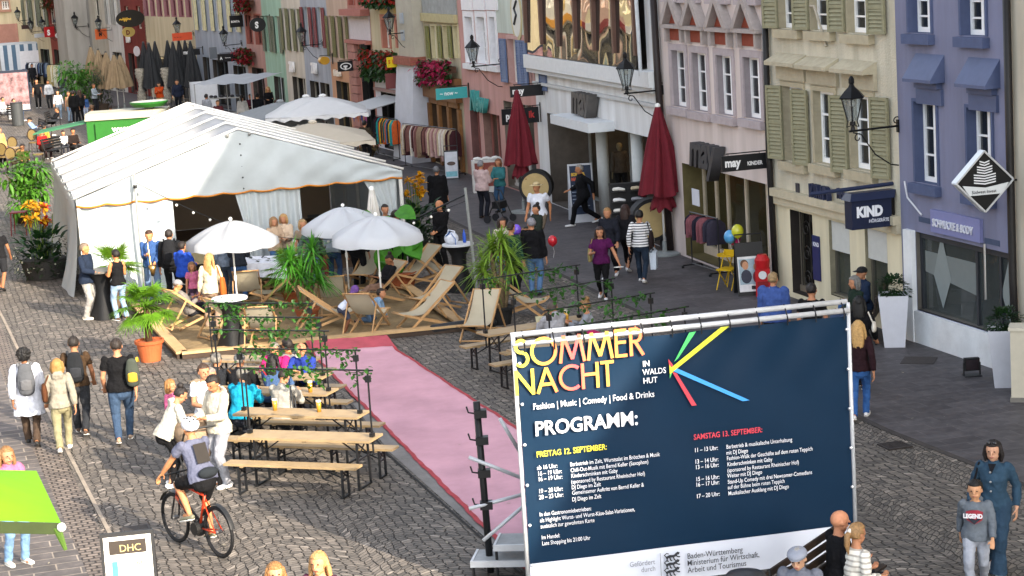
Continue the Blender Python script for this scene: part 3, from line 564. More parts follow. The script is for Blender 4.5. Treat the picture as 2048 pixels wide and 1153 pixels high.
# --- pink sandstone house
H = House('town_house', 'pink sandstone house front with heavy cornice and a tall black hanging sign', hx(698, 60), hx(742, 60), wallm('#a5746a', .1, .35), 14.6)
z1 = H.f(725, 88)[1]; H.shop(H.W*.42, H.W-.25, .05, z1, 2, '#1f1f20', (), .05, '#101113', .6, .3, '#1b1a1a')
zc = H.f(715, 25)[1]; H.box('cornice', .02, H.W-.02, -.4, -.004, zc-.12, zc+.14, M('#9a6259', .8, .12)); H.box('cornice', .02, H.W-.02, -.25, -.004, zc-1.3, zc-1.15, M('#9a6259', .8, .12)); H.box('painted_band', .06, H.W-.06, -.03, -.004, zc-1.14, zc-.13, M('#b9b4b8', .8, .08))
mb = MB(); n = 12
for i in range(n): mb.box(.1, H.W*.36, -.16-.01*(i % 2), -.004, i*z1/n, (i+1)*z1/n-.03)
H.part(mb, 'pilaster', M('#9c6f66', .85, .18, 4, .4)); H.window(.4, 1.2, zc+.3, zc+2, '#b9b4b0', .2, 1, 1, surround='#8d4f45'); H.window(1.9, 2.7, zc+.3, zc+2, '#b9b4b0', .2, 1, 1, surround='#8d4f45')
H.close()
# --- the smaller fronts further up the street: (px left, px right, wall, label, windows, shutters, shop ...)
def far_house(pa, pb, label, wall, eave, wins, shops, frame='#c9c6bd', shut=None, surround=None, band=None, words=None, wordc='#d5d5d5', shutw=.45, wsz=.9):
 H = House('town_house', label, hx(*pa), hx(*pb), wallm(wall, .08, .25), eave)
 n, rows = wins
 for z0, z1 in rows:
  for k in range(n):
   c = H.W*(k+.5)/n; hw = min(.55, H.W/n*.3); H.window(c-hw, c+hw, z0, z1, frame, .16, 1, 1, .06, surround=surround, sw=.08)
   if shut:
    sc = shut if isinstance(shut, str) else shut[k % len(shut)]
    H.shutter(c-hw-shutw, c-hw-.03, z0, z1, sc, -.09, hinge=0); H.shutter(c+hw+.03, c+hw+shutw, z0, z1, sc, -.09)
 for a, b, z1, fr in shops: H.shop(H.W*a, H.W*b, .05, z1, 2.2, fr, (.5,) if (b-a)*H.W > 1.6 else (), .15, '#1d1f22', .5, .25, '#3b3733')
 if words:
  for s, xf, z, sz in words: text(s, sz, M(wordc, .5, .05), H.root, (H.W*xf, -.1, z), bold=.02, depth=.05)
 H.close([(band[0], M(band[1], .85, .08, 2, .15))] if band else []); return H
far_house((656, 60), (698, 60), 'peach and cream house with olive shutters and a rounded shop arch', '#b5a090', 14, (3, ((3.55, 5.35), (6.6, 8.3))), ((.2, .8, 2.5, '#6b5a3c'),), shut='#66643f', shutw=.3, band=(3.3, '#b58a6c'), words=(('fortune', .25, 2.75, .35),), wordc='#d8cfc2')
far_house((604, 60), (656, 60), 'blue grey house with dark red shutters above white lettering', '#9aa0aa', 14.3, (2, ((3.9, 5.7), (7, 8.7))), ((.15, .5, 2.3, '#8f8a80'), (.55, .9, 2.3, '#8f8a80')), shut='#6d2f33', words=(('zu', .35, 2.7, 1.0),))
far_house((566, 60), (604, 60), 'cream house with olive shutters and white letters over a wide window', '#bdb7ab', 13.8, (3, ((3.6, 5.6), (6.9, 8.6))), ((.3, .95, 2.35, '#b5ada0'),), shut='#66674a', shutw=.35, words=(('zu', .3, 2.6, 1.0),))
far_house((526, 60), (566, 60), 'mint green house with grey green shutters and a small shop door hood', '#8fae9c', 14, (2, ((3.4, 5.2), (6.4, 8.2))), ((.35, .85, 2.2, '#6a7a72'),), shut='#5f6454')
far_house((490, 60), (526, 60), 'narrow dusky pink house with red flower boxes and a dark shop door', '#a4837c', 14.5, (2, ((3.7, 5.2), (6.5, 8.1))), ((.2, .85, 2.5, '#4b3b38'),), frame='#6b3832', surround='#8a5248')
far_house((389, 60), (490, 60), 'pale blue house with rows of black and cream shutters and a grey shop', '#9099a4', 13.6, (3, ((4.3, 6.2), (7.6, 9.3))), ((.12, .25, 2.8, '#5a6066'), (.32, .62, 2.7, '#4a4f54'), (.72, .95, 2.5, '#5a6066')), shut='#b9b590', shutw=.6)
far_house((290, 60), (389, 60), 'yellow cream house with a row of narrow maroon framed windows', '#b7ad92', 14.4, (7, ((5.0, 6.9), (8.2, 10))), ((.1, .45, 2.6, '#4a4642'), (.55, .95, 2.6, '#4a4642')), frame='#6e3b40', surround='#8a6266')
far_house((243, 40), (290, 40), 'dark red house front with white frosted letters and tall red doorways', '#6b2b26', 14, (2, ((4.2, 5.6), (7, 8.6))), ((.15, .4, 2.6, '#4d1e1b'), (.5, .85, 2.6, '#4d1e1b')), frame='#c5beb4', words=(('ho', .2, 3.3, .9),))
far_house((213, 40), (243, 40), 'narrow white house with slatted upper windows', '#b9b9b6', 14.2, (2, ((4.4, 6.4), (7.4, 9))), ((.2, .8, 2.6, '#7a7a76'),), shut='#8d8d88', shutw=.25)
far_house((180, 40), (213, 40), 'grey beige house with one broad light upper window', '#a39f94', 13.6, (1, ((3.8, 6.2), (7.4, 9))), ((.2, .8, 2.4, '#8a8478'),), frame='#b9b5a8')
far_house((128, 40), (162, 40), 'yellow house with a gilded hanging emblem far up the street', '#b59a4a', 14, (2, ((4.4, 6.2), (7.2, 8.8))), ((.2, .8, 2.6, '#5a4a30'),), frame='#c9b77c')
far_house((97, 40), (128, 40), 'dull red house far up the street with a reddish shop front', '#7c3f38', 14.6, (2, ((4.4, 6.2), (7.2, 8.8))), ((.15, .85, 2.6, '#4a2a26'),))
far_house((48, 40), (97, 40), 'cream house with green grey shutters far up the street', '#b5ac92', 14, (3, ((4.2, 6.2), (7.2, 8.8))), ((.15, .45, 2.6, '#3f4a40'), (.55, .9, 2.6, '#3f4a40')), shut='#5c6455', shutw=.5)
# grey corner pier between two fronts
a = hx(162, 40); b = hx(180, 40)
H = House('corner_tower', 'tall plain grey stone tower face between the yellow and grey beige houses', a, b, wallm('#8b8a86', .08, .3), 17, depth=4); H.box('tower_face', -.6, H.W*.75, -1.6, -.01, 0, 16.5, wallm('#8f8d88', .08, .3)); H.close()
# the house that closes the view at the far left, with a pink stone arch
H = House('town_house', 'cream house closing the street with a pink stone archway and white grid window', (-62, 168), (-37.5, 163), wallm('#c3b899', .06, .2), 14)
x0, x1, z0, z1 = H.rect((1, 2), (19, 19)); H.window(x0, x1, z0, z1, '#e6e6e0', .2, 2, 2, .1, sill='#a8806c', surround='#b08a74')
xa = H.f(36, 60)[0]; za = H.f(20, 48)[1]; xm = xa-4.5
mb = MB(); rr = 2.5; zc = za-1.2-rr; pts = [(xm+rr*math.cos(math.pi*t/12), -.02, zc+rr*math.sin(math.pi*t/12)) for t in range(13)]
mb.prism([(xa, -.02, 0), (xa, -.02, za), (xa-9, -.02, za), (xa-9, -.02, 0), (xm-rr, -.02, 0)]+pts[::-1]+[(xm+rr, -.02, 0)], (0, -.35, 0)); H.part(mb, 'arch_surround', M('#a3786a', .85, .12, 3, .3))
H.hole(xm-rr, xm+rr, 0, zc+.3); H.close()
# houses across the street (seen mirrored in the big panes)
for i, (s0, s1, cl, lb) in enumerate(((.0, 14, '#d2a35c', 'orange yellow'), (14, 30, '#7f9c7a', 'sage green'), (30, 46, '#d0b48a', 'peach'), (46, 58, '#d8cfae', 'straw coloured'), (58, 68, '#b98a6a', 'terracotta'), (68, 77, '#cfc9b4', 'ivory'), (77, 85, '#c98f4a', 'amber'), (85, 94, '#9fb0a4', 'pale green'), (94, 102, '#d6c8a0', 'pale yellow'), (102, 112, '#c0a08c', 'rose'), (112, 124, '#d9d4c4', 'cream white'), (124, 138, '#b8a070', 'tan'))):
 a0 = np.array([-20.5, 52.0]); d = np.array([-.31, .951]); p = a0+d*(s0-8); q = a0+d*(s1-8)
 H = House('town_house', lb+' plaster house across the street, seen only as a reflection', p, q, wallm(cl), 11.5+i % 3)
 n = max(3, int(H.W/2.6))
 for k in range(n):
  c = H.W*(k+.5)/n
  for j in range(2): H.window(c-.5, c+.5, 4.4+3*j, 6.2+3*j, '#e5e2d8', .2, 1, 1, .06, curtain=False)
 H.shop(H.W*.1, H.W*.9, .05, 2.7, 2, '#3a3a3c', (.3, .6)); H.box('sign_band', .3, H.W-.3, -.15, -.01, 2.9, 3.5, M(['#b5451c', '#2a3a5a', '#c9c4b8', '#7a1f24', '#c98a2a', '#26282b'][i % 6], .6, .1))
 H.close()
# ------------------------------------------------------------------ people
def remesh(o, vox, smooth=2):
 m = o.modifiers.new('skin', 'REMESH'); m.mode = 'VOXEL'; m.voxel_size = vox; m.use_smooth_shade = True
 if smooth:
  s = o.modifiers.new('soft', 'SMOOTH'); s.factor = .5; s.iterations = smooth
 return o
def ik(a, b, l1, l2, pole):                        # joint between a and b for two bones, bending towards pole
 a = np.array(a, float); b = np.array(b, float); d = b-a; L = np.linalg.norm(d); L2 = min(L, (l1+l2)*.999); u = d/max(L, 1e-6)
 b = a+u*L2; x = (l1*l1-l2*l2+L2*L2)/(2*L2); h = math.sqrt(max(0, l1*l1-x*x)); p = np.array(pole, float); p = p-u*(p@u); p /= max(1e-6, np.linalg.norm(p))
 return a+u*x+p*h, b
POSES = {
 'stand': dict(pel=(0, 0, .53), feet=((-.05, .01, 0), (.055, -.01, 0)), hands=((-.155, .03, .475), (.155, .03, .475))),
 'stand2': dict(pel=(.01, 0, .527), feet=((-.075, .03, 0), (.06, -.02, 0)), hands=((-.15, .05, .48), (.10, .16, .62))),
 'talk': dict(pel=(0, 0, .527), feet=((-.06, .02, 0), (.065, -.02, 0)), hands=((-.07, .19, .64), (.09, .18, .62))),
 'phone': dict(pel=(0, 0, .527), feet=((-.055, 0, 0), (.06, .02, 0)), hands=((-.02, .17, .70), (.08, .16, .66)), hp=-.35),
 'walk': dict(pel=(0, 0, .517), feet=((-.04, .13, .0), (.045, -.16, .035)), hands=((-.145, -.08, .49), (.15, .12, .50)), lean=.04),
 'walk2': dict(pel=(0, 0, .517), feet=((-.045, -.16, .04), (.04, .14, .0)), hands=((-.15, .12, .50), (.145, -.09, .49)), lean=.04),
 'stride': dict(pel=(0, 0, .49), feet=((-.04, .22, .01), (.045, -.24, .06)), hands=((-.145, -.12, .50), (.15, .17, .55)), lean=.1),
 'pocket': dict(pel=(0, 0, .527), feet=((-.06, .01, 0), (.06, -.02, 0)), hands=((-.13, .03, .53), (.13, .03, .53)), out=1.0),
 'sit': dict(pel=(0, 0, .29), feet=((-.06, .27, 0), (.065, .24, 0)), hands=((-.08, .17, .38), (.09, .15, .37)), lean=.05),
 'table': dict(pel=(0, 0, .29), feet=((-.06, .17, 0), (.065, .12, 0)), hands=((-.05, .27, .475), (.06, .26, .475)), lean=.22, out=.5),
 'recline': dict(pel=(0, 0, .20), feet=((-.05, .46, .02), (.06, .50, .02)), hands=((-.08, .10, .33), (.09, .09, .32)), lean=-.55, hp=-.4),
 'stoop': dict(pel=(0, -.03, .5), feet=((-.055, .02, 0), (.06, -.02, 0)), hands=((-.05, .33, .52), (.07, .32, .52)), lean=.75, hp=-.35),
 'crawl': dict(pel=(0, -.12, .3), feet=((-.06, -.24, .03), (.06, -.28, .03)), hands=((-.12, .22, .03), (.12, .24, .03)), lean=1.15, hp=.3, kneepole=(0, 1, -.6)),
}
NEARV = []
def person(label, px, py, h=1.72, a=180, pose='stand', top=('tee', '#222222'), legs=('trousers', '#2a2c33'), shoes='#222222', hair=('short', '#2b211b'),
           sk='#a87658', z0=0.0, sex='m', fat=1.0, loc=None, group=None, over=None, P=None, hy=0, detail=None, hat=None, eyes=True, hat_c='#888888'):
 g = np.array(loc, float) if loc is not None else at(px, py, z0)
 if z0 and loc is None: g[2] = 0
 D = math.hypot(g[0], g[1]); rz = yaw_to_cam(g)+R(a)-math.pi/2
 root = thing('person', label, 'person', g, rz, group)
 p = dict(POSES[pose]); p.update(P or {})
 vox = detail or (.0085 if D < 36 else .011 if D < 52 else .017 if D < 80 else .024); fine = D < 52
 child = h < 1.45
 k = h; W = (.97 if sex == 'f' else 1.06)*fat**.6; hs = h*(1.0 if not child else 1.18)
 pel = np.array(p['pel'], float)*k; lean = p.get('lean', 0.0); hp = p.get('hp', 0.0)+lean*.15; hyaw = R(hy)
 up = np.array([0, math.sin(lean), math.cos(lean)]); fwv = np.array([0, math.cos(lean), -math.sin(lean)]); X = np.array([1.0, 0, 0])
 bend = p.get('bend', 0.0)
 def T(y, z): return pel+up*z*k+fwv*y*k
 sh = T(-.005, .285)
 shl = [sh+X*s*.100*k*W+up*(-.020*k) for s in (-1, 1)]
 hips = [pel+X*s*.052*k*W+up*(-.01)*k for s in (-1, 1)]
 nb = T(-.004, .30); hn = .5*up+.5*np.array([0, 0, 1.0]); hn /= np.linalg.norm(hn)
 ca, sa = math.cos(hp), math.sin(hp)            # head pitch: minus = looking down
 hf = np.array([0, math.cos(lean*.35-hp*1.0), -math.sin(lean*.35-hp)]); hf /= np.linalg.norm(hf)
 hr = np.array([math.cos(hyaw), 0, 0]) + 0
 hf = hf*math.cos(hyaw)+np.array([-math.sin(hyaw), 0, 0]); hf /= np.linalg.norm(hf); hr = np.cross(hf, np.array([0, 0, 1.0])); hr /= np.linalg.norm(hr); hu = np.cross(hr, hf)
 HS = hs*.0675
 hc = nb+hn*.012*k+hu*1.0*HS+hf*.14*HS
 HM = np.column_stack([hr, hf, hu])
 def Hd(x, y, z): return hc+HM @ np.array([x, y, z])*HS
 feet = [np.array(q, float)*k for q in p['feet']]; ank = [f+np.array([0, -.01*k, .045*k]) for f in feet]
 kp = p.get('kneepole', (0, 1, .15)); knees = []
 for i in (0, 1):
  kn, an = ik(hips[i], ank[i], .25*k, .245*k, (kp[0]+(-.12, .12)[i], kp[1], kp[2])); knees.append(kn); ank[i] = an
 out = p.get('out', .35); elb = []; wr = []
 for i in (0, 1):
  s = (-1, 1)[i]; t = np.array(p['hands'][i], float)*k
  if p.get('rel'): t = pel+up*(t[2]-.53*k)+fwv*t[1]+X*t[0]
  e, wv = ik(shl[i], t, .172*k, .15*k, (s*out, -1, -.15)); elb.append(e); wr.append(wv)
 # ---- body: one continuous skin
 lsc = .84 if legs[0] not in ('shorts', 'skirt') else 1.0; asc = 1.0 if top[0] in ('tee', 'tank') else .82
 b = MB(); A = .062*k/1.72*W if False else 1.0
 r = lambda v: v*k/1.72
 b.tube([T(0, -.045), T(0, 0), T(.004, .09), T(.008, .18), T(0, .24), T(-.002, .268), T(-.004, .30)], [r(.145)*W, r(.160)*W, r(.135)*W, r(.152)*W, r(.155)*W, r(.115)*W, r(.06)], [r(.1)*fat, r(.112)*fat, r(.098)*fat, r(.112)*fat, r(.09), r(.075), r(.056)], n=14, X=X, rnd=True)
 b.tube([T(-.006, .27), nb+hn*.03*k, Hd(0, -.15, -.5)], [r(.060), r(.050), r(.050)], n=10, rnd=True)
 b.ball(hc+hu*.22*HS, (HS*.78, HS*.90, HS*.84), 16, 11, HM); b.ball(Hd(0, .18, -.36), (HS*.64, HS*.62, HS*.62), 12, 9, HM); b.ball(Hd(0, .42, -.82), (HS*.3, HS*.26, HS*.22), 8, 6, HM)
 b.tube([Hd(0, .80, .18), Hd(0, 1.02, -.17)], [HS*.07, HS*.13], n=6, rnd=True)
 b.tube([Hd(-.2, .82, -.48), Hd(.2, .82, -.48)], [HS*.08, HS*.08], n=6, rnd=True)
 for s in (-1, 1): b.ball(Hd(s*.76, -.02, -.05), (HS*.09, HS*.17, HS*.24), 7, 5, HM)
 for i in (0, 1):
  s = (-1, 1)[i]
  b.tube([shl[i], shl[i]*.5+elb[i]*.5, elb[i]], [r(.048)*asc, r(.046)*asc, r(.038)*asc], n=9, rnd=True)
  b.tube([elb[i], elb[i]*.65+wr[i]*.35, wr[i]], [r(.040)*asc, r(.042)*asc, r(.027)], n=9, rnd=True)
  d = wr[i]-elb[i]; d /= np.linalg.norm(d)
  if p.get('hdir'): d = np.array(p['hdir'][i], float); d /= np.linalg.norm(d)
  pn = np.cross(d, np.array([0, 0, 1.0])) if abs(d[2]) < .8 else np.array([0, 1.0, 0]); pn -= d*(pn@d); pn /= np.linalg.norm(pn); wd = np.cross(d, pn)   # pn: across the knuckles
  hl = .105*k; c0 = wr[i]+d*hl*.05
  b.tube([c0, c0+d*hl*.28, c0+d*hl*.52], [r(.030), r(.041), r(.040)], [r(.018), r(.018), r(.015)], n=8, X=pn, rnd=True)
  if fine:
   cw = -wd if (wd@np.array([-s, 0, .2])) < 0 else wd
   for q, (o_, ln) in enumerate(((-.030, .80), (-.010, .92), (.010, .86), (.030, .68))):
    f0 = c0+d*hl*.55+pn*r(o_); f1 = f0+(d*.85+cw*.25)*hl*.28*ln; f2 = f1+(d*.5+cw*.75)*hl*.26*ln
    b.tube([f0, f1, f2], [r(.0105), r(.0095), r(.0085)], n=6, rnd=True)
   tp = pn if (pn@np.array([0, 1.0, .3])) > 0 else -pn
   f0 = c0+d*hl*.15+tp*r(.03); f1 = f0+(d*.6+tp*.6+cw*.3)*hl*.28; b.tube([f0, f1, f1+(d*.8+cw*.5)*hl*.22], [r(.013), r(.011), r(.009)], n=6, rnd=True)
  else: b.tube([c0+d*hl*.5, c0+d*hl*.85], [r(.03), r(.022)], n=6, rnd=True)
  b.tube([hips[i], hips[i]*.5+knees[i]*.5, knees[i]], [r(.082)*fat*lsc, r(.070)*fat*lsc, r(.052)*lsc], n=10, rnd=True)
  b.tube([knees[i], knees[i]*.65+ank[i]*.35+np.array([0, -.012*k, 0]), ank[i]], [r(.052)*lsc, r(.053)*lsc, r(.036)], n=9, rnd=True)
  b.tube([ank[i]+np.array([0, -.02*k, -.02*k]), ank[i]+np.array([0, .07*k, -.03*k])], [r(.036), r(.03)], n=8, rnd=True)
 remesh(b.build('body', skin(sk), root), vox, 2)
 # ---- clothes
 kind, tc = top[0], top[1]; cm = cloth(tc)
 t = MB(); g_ = {'tee': .012, 'tank': .008, 'long': .014, 'hoodie': .024, 'jacket': .026, 'coat': .03, 'blouse': .02, 'dress': .014, 'denim': .018, 'puffer': .04}.get(kind, .016)
 hem = {'coat': -.20, 'dress': -.26, 'jacket': -.055, 'hoodie': -.05, 'blouse': -.05, 'puffer': -.07}.get(kind, -.035)
 if 'sit' in pose or pose in ('table', 'recline', 'crawl', 'stoop'): hem = max(hem, -.045)
 rg = r(g_)
 pts = [T(.0, hem), T(0, 0), T(.004, .09), T(.008, .18), T(0, .24), T(-.002, .268), T(-.004, .293)]
 pe = r(.022); rx = [r(.168)*W+rg+pe, r(.168)*W+rg+pe, r(.145)*W+rg, r(.158)*W+rg, r(.172)*W+rg, r(.146)*W+rg, r(.066)+rg]; ry = [r(.120)*fat+rg+pe, r(.118)*fat+rg+pe, r(.104)*fat+rg, r(.116)*fat+rg, r(.092)+rg, r(.077)+rg, r(.058)+rg]
 if kind in ('coat', 'dress'): rx[0] *= 1.18; ry[0] *= 1.5
 if sex == 'f' and kind not in ('coat', 'puffer'): rx[2] *= .93
 t.tube(pts, rx, ry, n=16, X=X, rnd=False)
 for i in (0, 1):
  if kind == 'tank': break
  if kind == 'tee': t.tube([shl[i], shl[i]*.42+elb[i]*.58], [r(.049)+rg, r(.054)+rg], n=10, rnd=False); t.ball(shl[i], r(.049)+rg, 8, 6); continue
  e2 = wr[i]*.93+elb[i]*.07
  t.tube([shl[i], shl[i]*.5+elb[i]*.5, elb[i]], [r(.046)+rg, r(.049)+rg, r(.044)+rg*.8], n=10, rnd=True)
  t.tube([elb[i], elb[i]*.6+e2*.4, e2], [r(.046)+rg*.8, r(.046)+rg*.7, r(.036)+rg*.6], n=10); t.ball(elb[i], r(.046)+rg*.8, 8, 6)
 if kind == 'hoodie': t.tube([T(-.055, .262), T(-.068, .30), T(-.05, .325)], [r(.10), r(.11), r(.075)], [r(.03), r(.04), r(.03)], n=10, X=X, rnd=True)
 if kind in ('jacket', 'denim', 'coat', 'puffer', 'blouse'): t.tube([T(-.004, .28), T(-.004, .315)], [r(.075), r(.07)], [r(.068), r(.064)], n=12, X=X)
 to = remesh(t.build({'tee': 'shirt', 'tank': 'tank_top', 'long': 'sweater', 'hoodie': 'hooded_sweater', 'jacket': 'jacket', 'coat': 'coat', 'blouse': 'blouse', 'dress': 'dress', 'denim': 'denim_jacket', 'puffer': 'padded_jacket'}.get(kind, 'shirt'), cm, root), vox*1.1, 3)
 if fine or D < 80:                             # gathered folds
  dt = bpy.data.textures.get('folds') or bpy.data.textures.new('folds', 'CLOUDS'); dt.noise_scale = .10; dt.noise_depth = 2
  dm = to.modifiers.new('folds', 'DISPLACE'); dm.texture = dt; dm.strength = .034 if kind not in ('puffer',) else .04; dm.mid_level = .5
 if over: remesh_over = None
 lk, lc = legs[0], legs[1]; lm = cloth(lc); lg = {'jeans': .014, 'trousers': .018, 'wide': .036, 'leggings': .007, 'shorts': .024, 'skirt': .02, 'joggers': .026}.get(lk, .016); lg = r(lg)
 q = MB(); q.tube([pel+up*.055*k, pel, pel-up*.045*k], [r(.150)*W+lg*.6, r(.166)*W+lg*.6, r(.15)*W+lg], [r(.10)*fat+lg*.6, r(.117)*fat+lg*.6, r(.105)*fat+lg], n=14, X=X, rnd=True)
 for i in (0, 1):
  if lk == 'skirt': q.tube([hips[i], knees[i]], [r(.085)+lg, r(.07)+lg], n=10, rnd=True); continue
  e = knees[i] if lk != 'shorts' else knees[i]*.92+hips[i]*.08
  q.tube([hips[i], hips[i]*.5+knees[i]*.5, e], [r(.086)*fat+lg, r(.073)*fat+lg, r(.056)+lg], n=11, rnd=lk != 'shorts')
  if lk == 'shorts': continue
  fl = {'wide': 1.7, 'jeans': 1.2, 'trousers': 1.3, 'joggers': 1.1}.get(lk, .9); bt = ank[i]+np.array([0, 0, -.012*k])
  q.tube([knees[i], knees[i]*.6+bt*.4+np.array([0, -.008*k, 0]), bt], [r(.056)+lg, r(.052)+lg*.9, (r(.036)+lg*.8)*fl], n=11); q.ball(knees[i], r(.056)+lg, 8, 6)
 lo = remesh(q.build({'jeans': 'jeans', 'leggings': 'leggings', 'shorts': 'shorts', 'skirt': 'skirt'}.get(lk, 'trousers'), lm, root), vox*1.1, 3)
 if fine:
  dt = bpy.data.textures['folds'] if 'folds' in bpy.data.textures else bpy.data.textures.new('folds', 'CLOUDS')
  dm = lo.modifiers.new('folds', 'DISPLACE'); dm.texture = dt; dm.strength = .03; dm.mid_level = .5
 for i in (0, 1):
  f = MB(); an = ank[i]; tz = max(.0, feet[i][2]); dn = -.04*k if tz > .02*k else 0
  h0 = np.array([an[0], an[1]-.035*k, an[2]-.022*k]); to_ = np.array([an[0]+(-.012, .012)[i]*k, an[1]+.105*k, an[2]-.027*k+dn])
  f.tube([h0, h0*.55+to_*.45, to_], [r(.036), r(.044), r(.034)], [r(.036), r(.033), r(.024)], n=10, X=X, rnd=True)
  if fine:
   f.cur = 1; dz = np.array([0, 0, -.018*k]); f.tube([h0+dz, h0*.55+to_*.45+dz*.9, to_+dz*.6], [r(.038), r(.046), r(.036)], [r(.014)]*3, n=10, X=X, rnd=True)
  f.build('shoe', [M(shoes, .6, .08), M('#d8d6d0' if shoes not in ('#222222', '#2a2422') else '#2b2826', .6, .05)], root, True)
 # ---- hair, hats, eyes
 hk, hcn = hair
 hm = M(hcn, .6, .35, 30, .5, 60, spec=.4)
 if hk != 'bald':
  hb = MB(); n, m = (28, 18) if D < 36 else (18, 12); V = []; sc = {'curly': 1.28, 'bun': 1.08, 'short': 1.13, 'crop': 1.06}.get(hk, 1.13)*(.9 if hat else 1)
  for j in range(m+1):
   for i in range(n):
    th = math.pi*j/m; ph = 2*math.pi*i/n; u = np.array([math.sin(th)*math.cos(ph), math.sin(th)*math.sin(ph), math.cos(th)])
    front = u[1] > .25; low = .46 if front else (-.05 if abs(u[0]) > .75 and u[1] > -.1 else -.55)
    if hk in ('long', 'bob', 'curly'): low = .44 if u[1] > .45 else -.75
    z = u[2];
    rr = sc*(1+.04*math.sin(7*ph+3*th)+random.uniform(-.045, .045))
    if z < low: rr = .80
    V.append(Hd(0, -.02, .22)+HM @ (u*np.array([.76, .92, .88])*rr*HS))
  hb.add(V, [(j*n+i, (j+1)*n+i, (j+1)*n+(i+1) % n, j*n+(i+1) % n) for j in range(m) for i in range(n)])
  if hk == 'long':
   hb.tube([Hd(0, -.45, .5), Hd(0, -.72, -.4), Hd(0, -.85, -1.5), Hd(0, -.8, -2.7), Hd(0, -.7, -3.5)], [HS*.7, HS*.85, HS*.9, HS*.8, HS*.35], [HS*.45, HS*.38, HS*.33, HS*.28, HS*.15], n=12, X=hr, rnd=True)
   for s in (-1, 1): hb.tube([Hd(s*.74, .0, .5), Hd(s*.93, -.15, -.5), Hd(s*1.02, -.2, -1.5), Hd(s*.95, -.1, -2.3)], [HS*.2, HS*.26, HS*.24, HS*.1], n=8, rnd=True)
  if hk == 'bob':
   hb.tube([Hd(0, -.4, .6), Hd(0, -.5, -.2), Hd(0, -.48, -1.0), Hd(0, -.4, -1.3)], [HS*.8, HS*.92, HS*.86, HS*.6], [HS*.5, HS*.5, HS*.45, HS*.3], n=14, X=hr, rnd=True)
   for s in (-1, 1): hb.tube([Hd(s*.74, .08, .5), Hd(s*.92, .0, -.4), Hd(s*.84, .0, -1.0)], [HS*.22, HS*.24, HS*.14], n=8, rnd=True)
  if hk == 'bun': hb.ball(Hd(0, -.45, 1.25), HS*.45, 10, 7)
  if hk == 'pony': hb.tube([Hd(0, -.85, .45), Hd(0, -1.25, .1), Hd(0, -1.3, -.9), Hd(0, -1.15, -1.8)], [HS*.2, HS*.32, HS*.3, HS*.08], n=9, rnd=True)
  if hk == 'curly':
   for q_ in range(40):
    u = np.array([random.gauss(0, 1), random.gauss(-.5, .8), random.gauss(.5, .7)]); u /= np.linalg.norm(u)
    if u[1] > .5 and u[2] < .5: continue
    hb.ball(Hd(0, -.05, .25)+HM @ (u*HS*np.array([.95, 1.05, 1.0])), HS*.24, 6, 4)
  hb.build('hair', hm, root, True)
 if hat:
  hb = MB(); z = .42
  if hat == 'cap':
   hb.ball(Hd(0, -.02, .42), (HS*.84, HS*.98, HS*.76), 14, 8, HM); hb.add([Hd(-.62, .62, .45), Hd(.62, .62, .45), Hd(.48, 1.45, .35), Hd(-.48, 1.45, .35), Hd(-.62, .62, .53), Hd(.62, .62, .53), Hd(.48, 1.45, .41), Hd(-.48, 1.45, .41)], [(0, 1, 2, 3), (7, 6, 5, 4), (0, 4, 5, 1), (2, 6, 7, 3), (1, 5, 6, 2), (0, 3, 7, 4)])
  elif hat == 'flatcap':
   hb.ball(Hd(0, .08, .62), (HS*.98, HS*1.12, HS*.46), 16, 8, HM); hb.ball(Hd(0, .85, .48), (HS*.6, HS*.4, HS*.1), 10, 5, HM)
  elif hat == 'straw':
   hb.ball(Hd(0, 0, .62), (HS*.8, HS*.92, HS*.62), 14, 8, HM); hb.ball(Hd(0, .05, .52), (HS*1.5, HS*1.6, HS*.1), 18, 4, HM)
   bd = MB(); bd.ball(Hd(0, 0, .66), (HS*.84, HS*.96, HS*.18), 14, 5, HM); bd.build('hat_band', M('#2f2c28', .7, .05), root, True)
  elif hat == 'helmet':
   hb.ball(Hd(0, -.08, .46), (HS*.98, HS*1.18, HS*.86), 18, 10, HM)
   vb = MB()
   for sx_ in (-.45, 0, .45):
    for yy in (-.8, -.25, .3): vb.ball(Hd(sx_, yy, .46+.86*math.sqrt(max(.05, 1-(sx_/.98)**2-((yy+.08)/1.18)**2))*.99), (HS*.11, HS*.24, HS*.1), 7, 4, HM)
   vb.build('helmet_vents', M('#1c1d20', .6, 0), root, True)
  elif hat == 'hood':
   hb.ball(Hd(0, -.12, .2), (HS*.95, HS*1.0, HS*1.05), 14, 9, HM); hb.tube([Hd(0, -.3, -.2), Hd(0, -.3, -1.1)], [HS*.9, HS*.9], [HS*.7, HS*.6], n=10, X=hr, rnd=True)
  hb.build({'cap': 'cap', 'flatcap': 'flat_cap', 'straw': 'straw_hat', 'helmet': 'helmet', 'hood': 'hood'}[hat], M(hat_c, .7, .08, 20, .4 if hat != 'helmet' else 0), root, True)
 if D < 46 and eyes and abs(a+hy) < 115:
  for s in (-1, 1):
   eb = MB(); eb.ball(Hd(s*.29, .83, .12), (HS*.12, HS*.06, HS*.07), 7, 5, HM); eb.build('eye', M('#2a1d17', .4, 0), root, True)
  mb_ = MB(); mb_.ball(Hd(0, .88, -.48), (HS*.23, HS*.07, HS*.05), 8, 5, HM); mb_.build('mouth', M('#8d4a44', .5, 0), root, True)
 root['_'] = 0; del root['_']
 J = dict(T=T, hands=wr, shl=shl, pel=pel, head=hc, Hd=Hd, HS=HS, up=up, knees=knees, ank=ank, k=k)
 root_j[root.name] = J
 return root
root_j = {}
def wpt(root, v):                                  # local point of a figure in world coordinates
 c, s = math.cos(root.rotation_euler.z), math.sin(root.rotation_euler.z); l = root.location
 return np.array([l.x+c*v[0]-s*v[1], l.y+s*v[0]+c*v[1], l.z+v[2]])
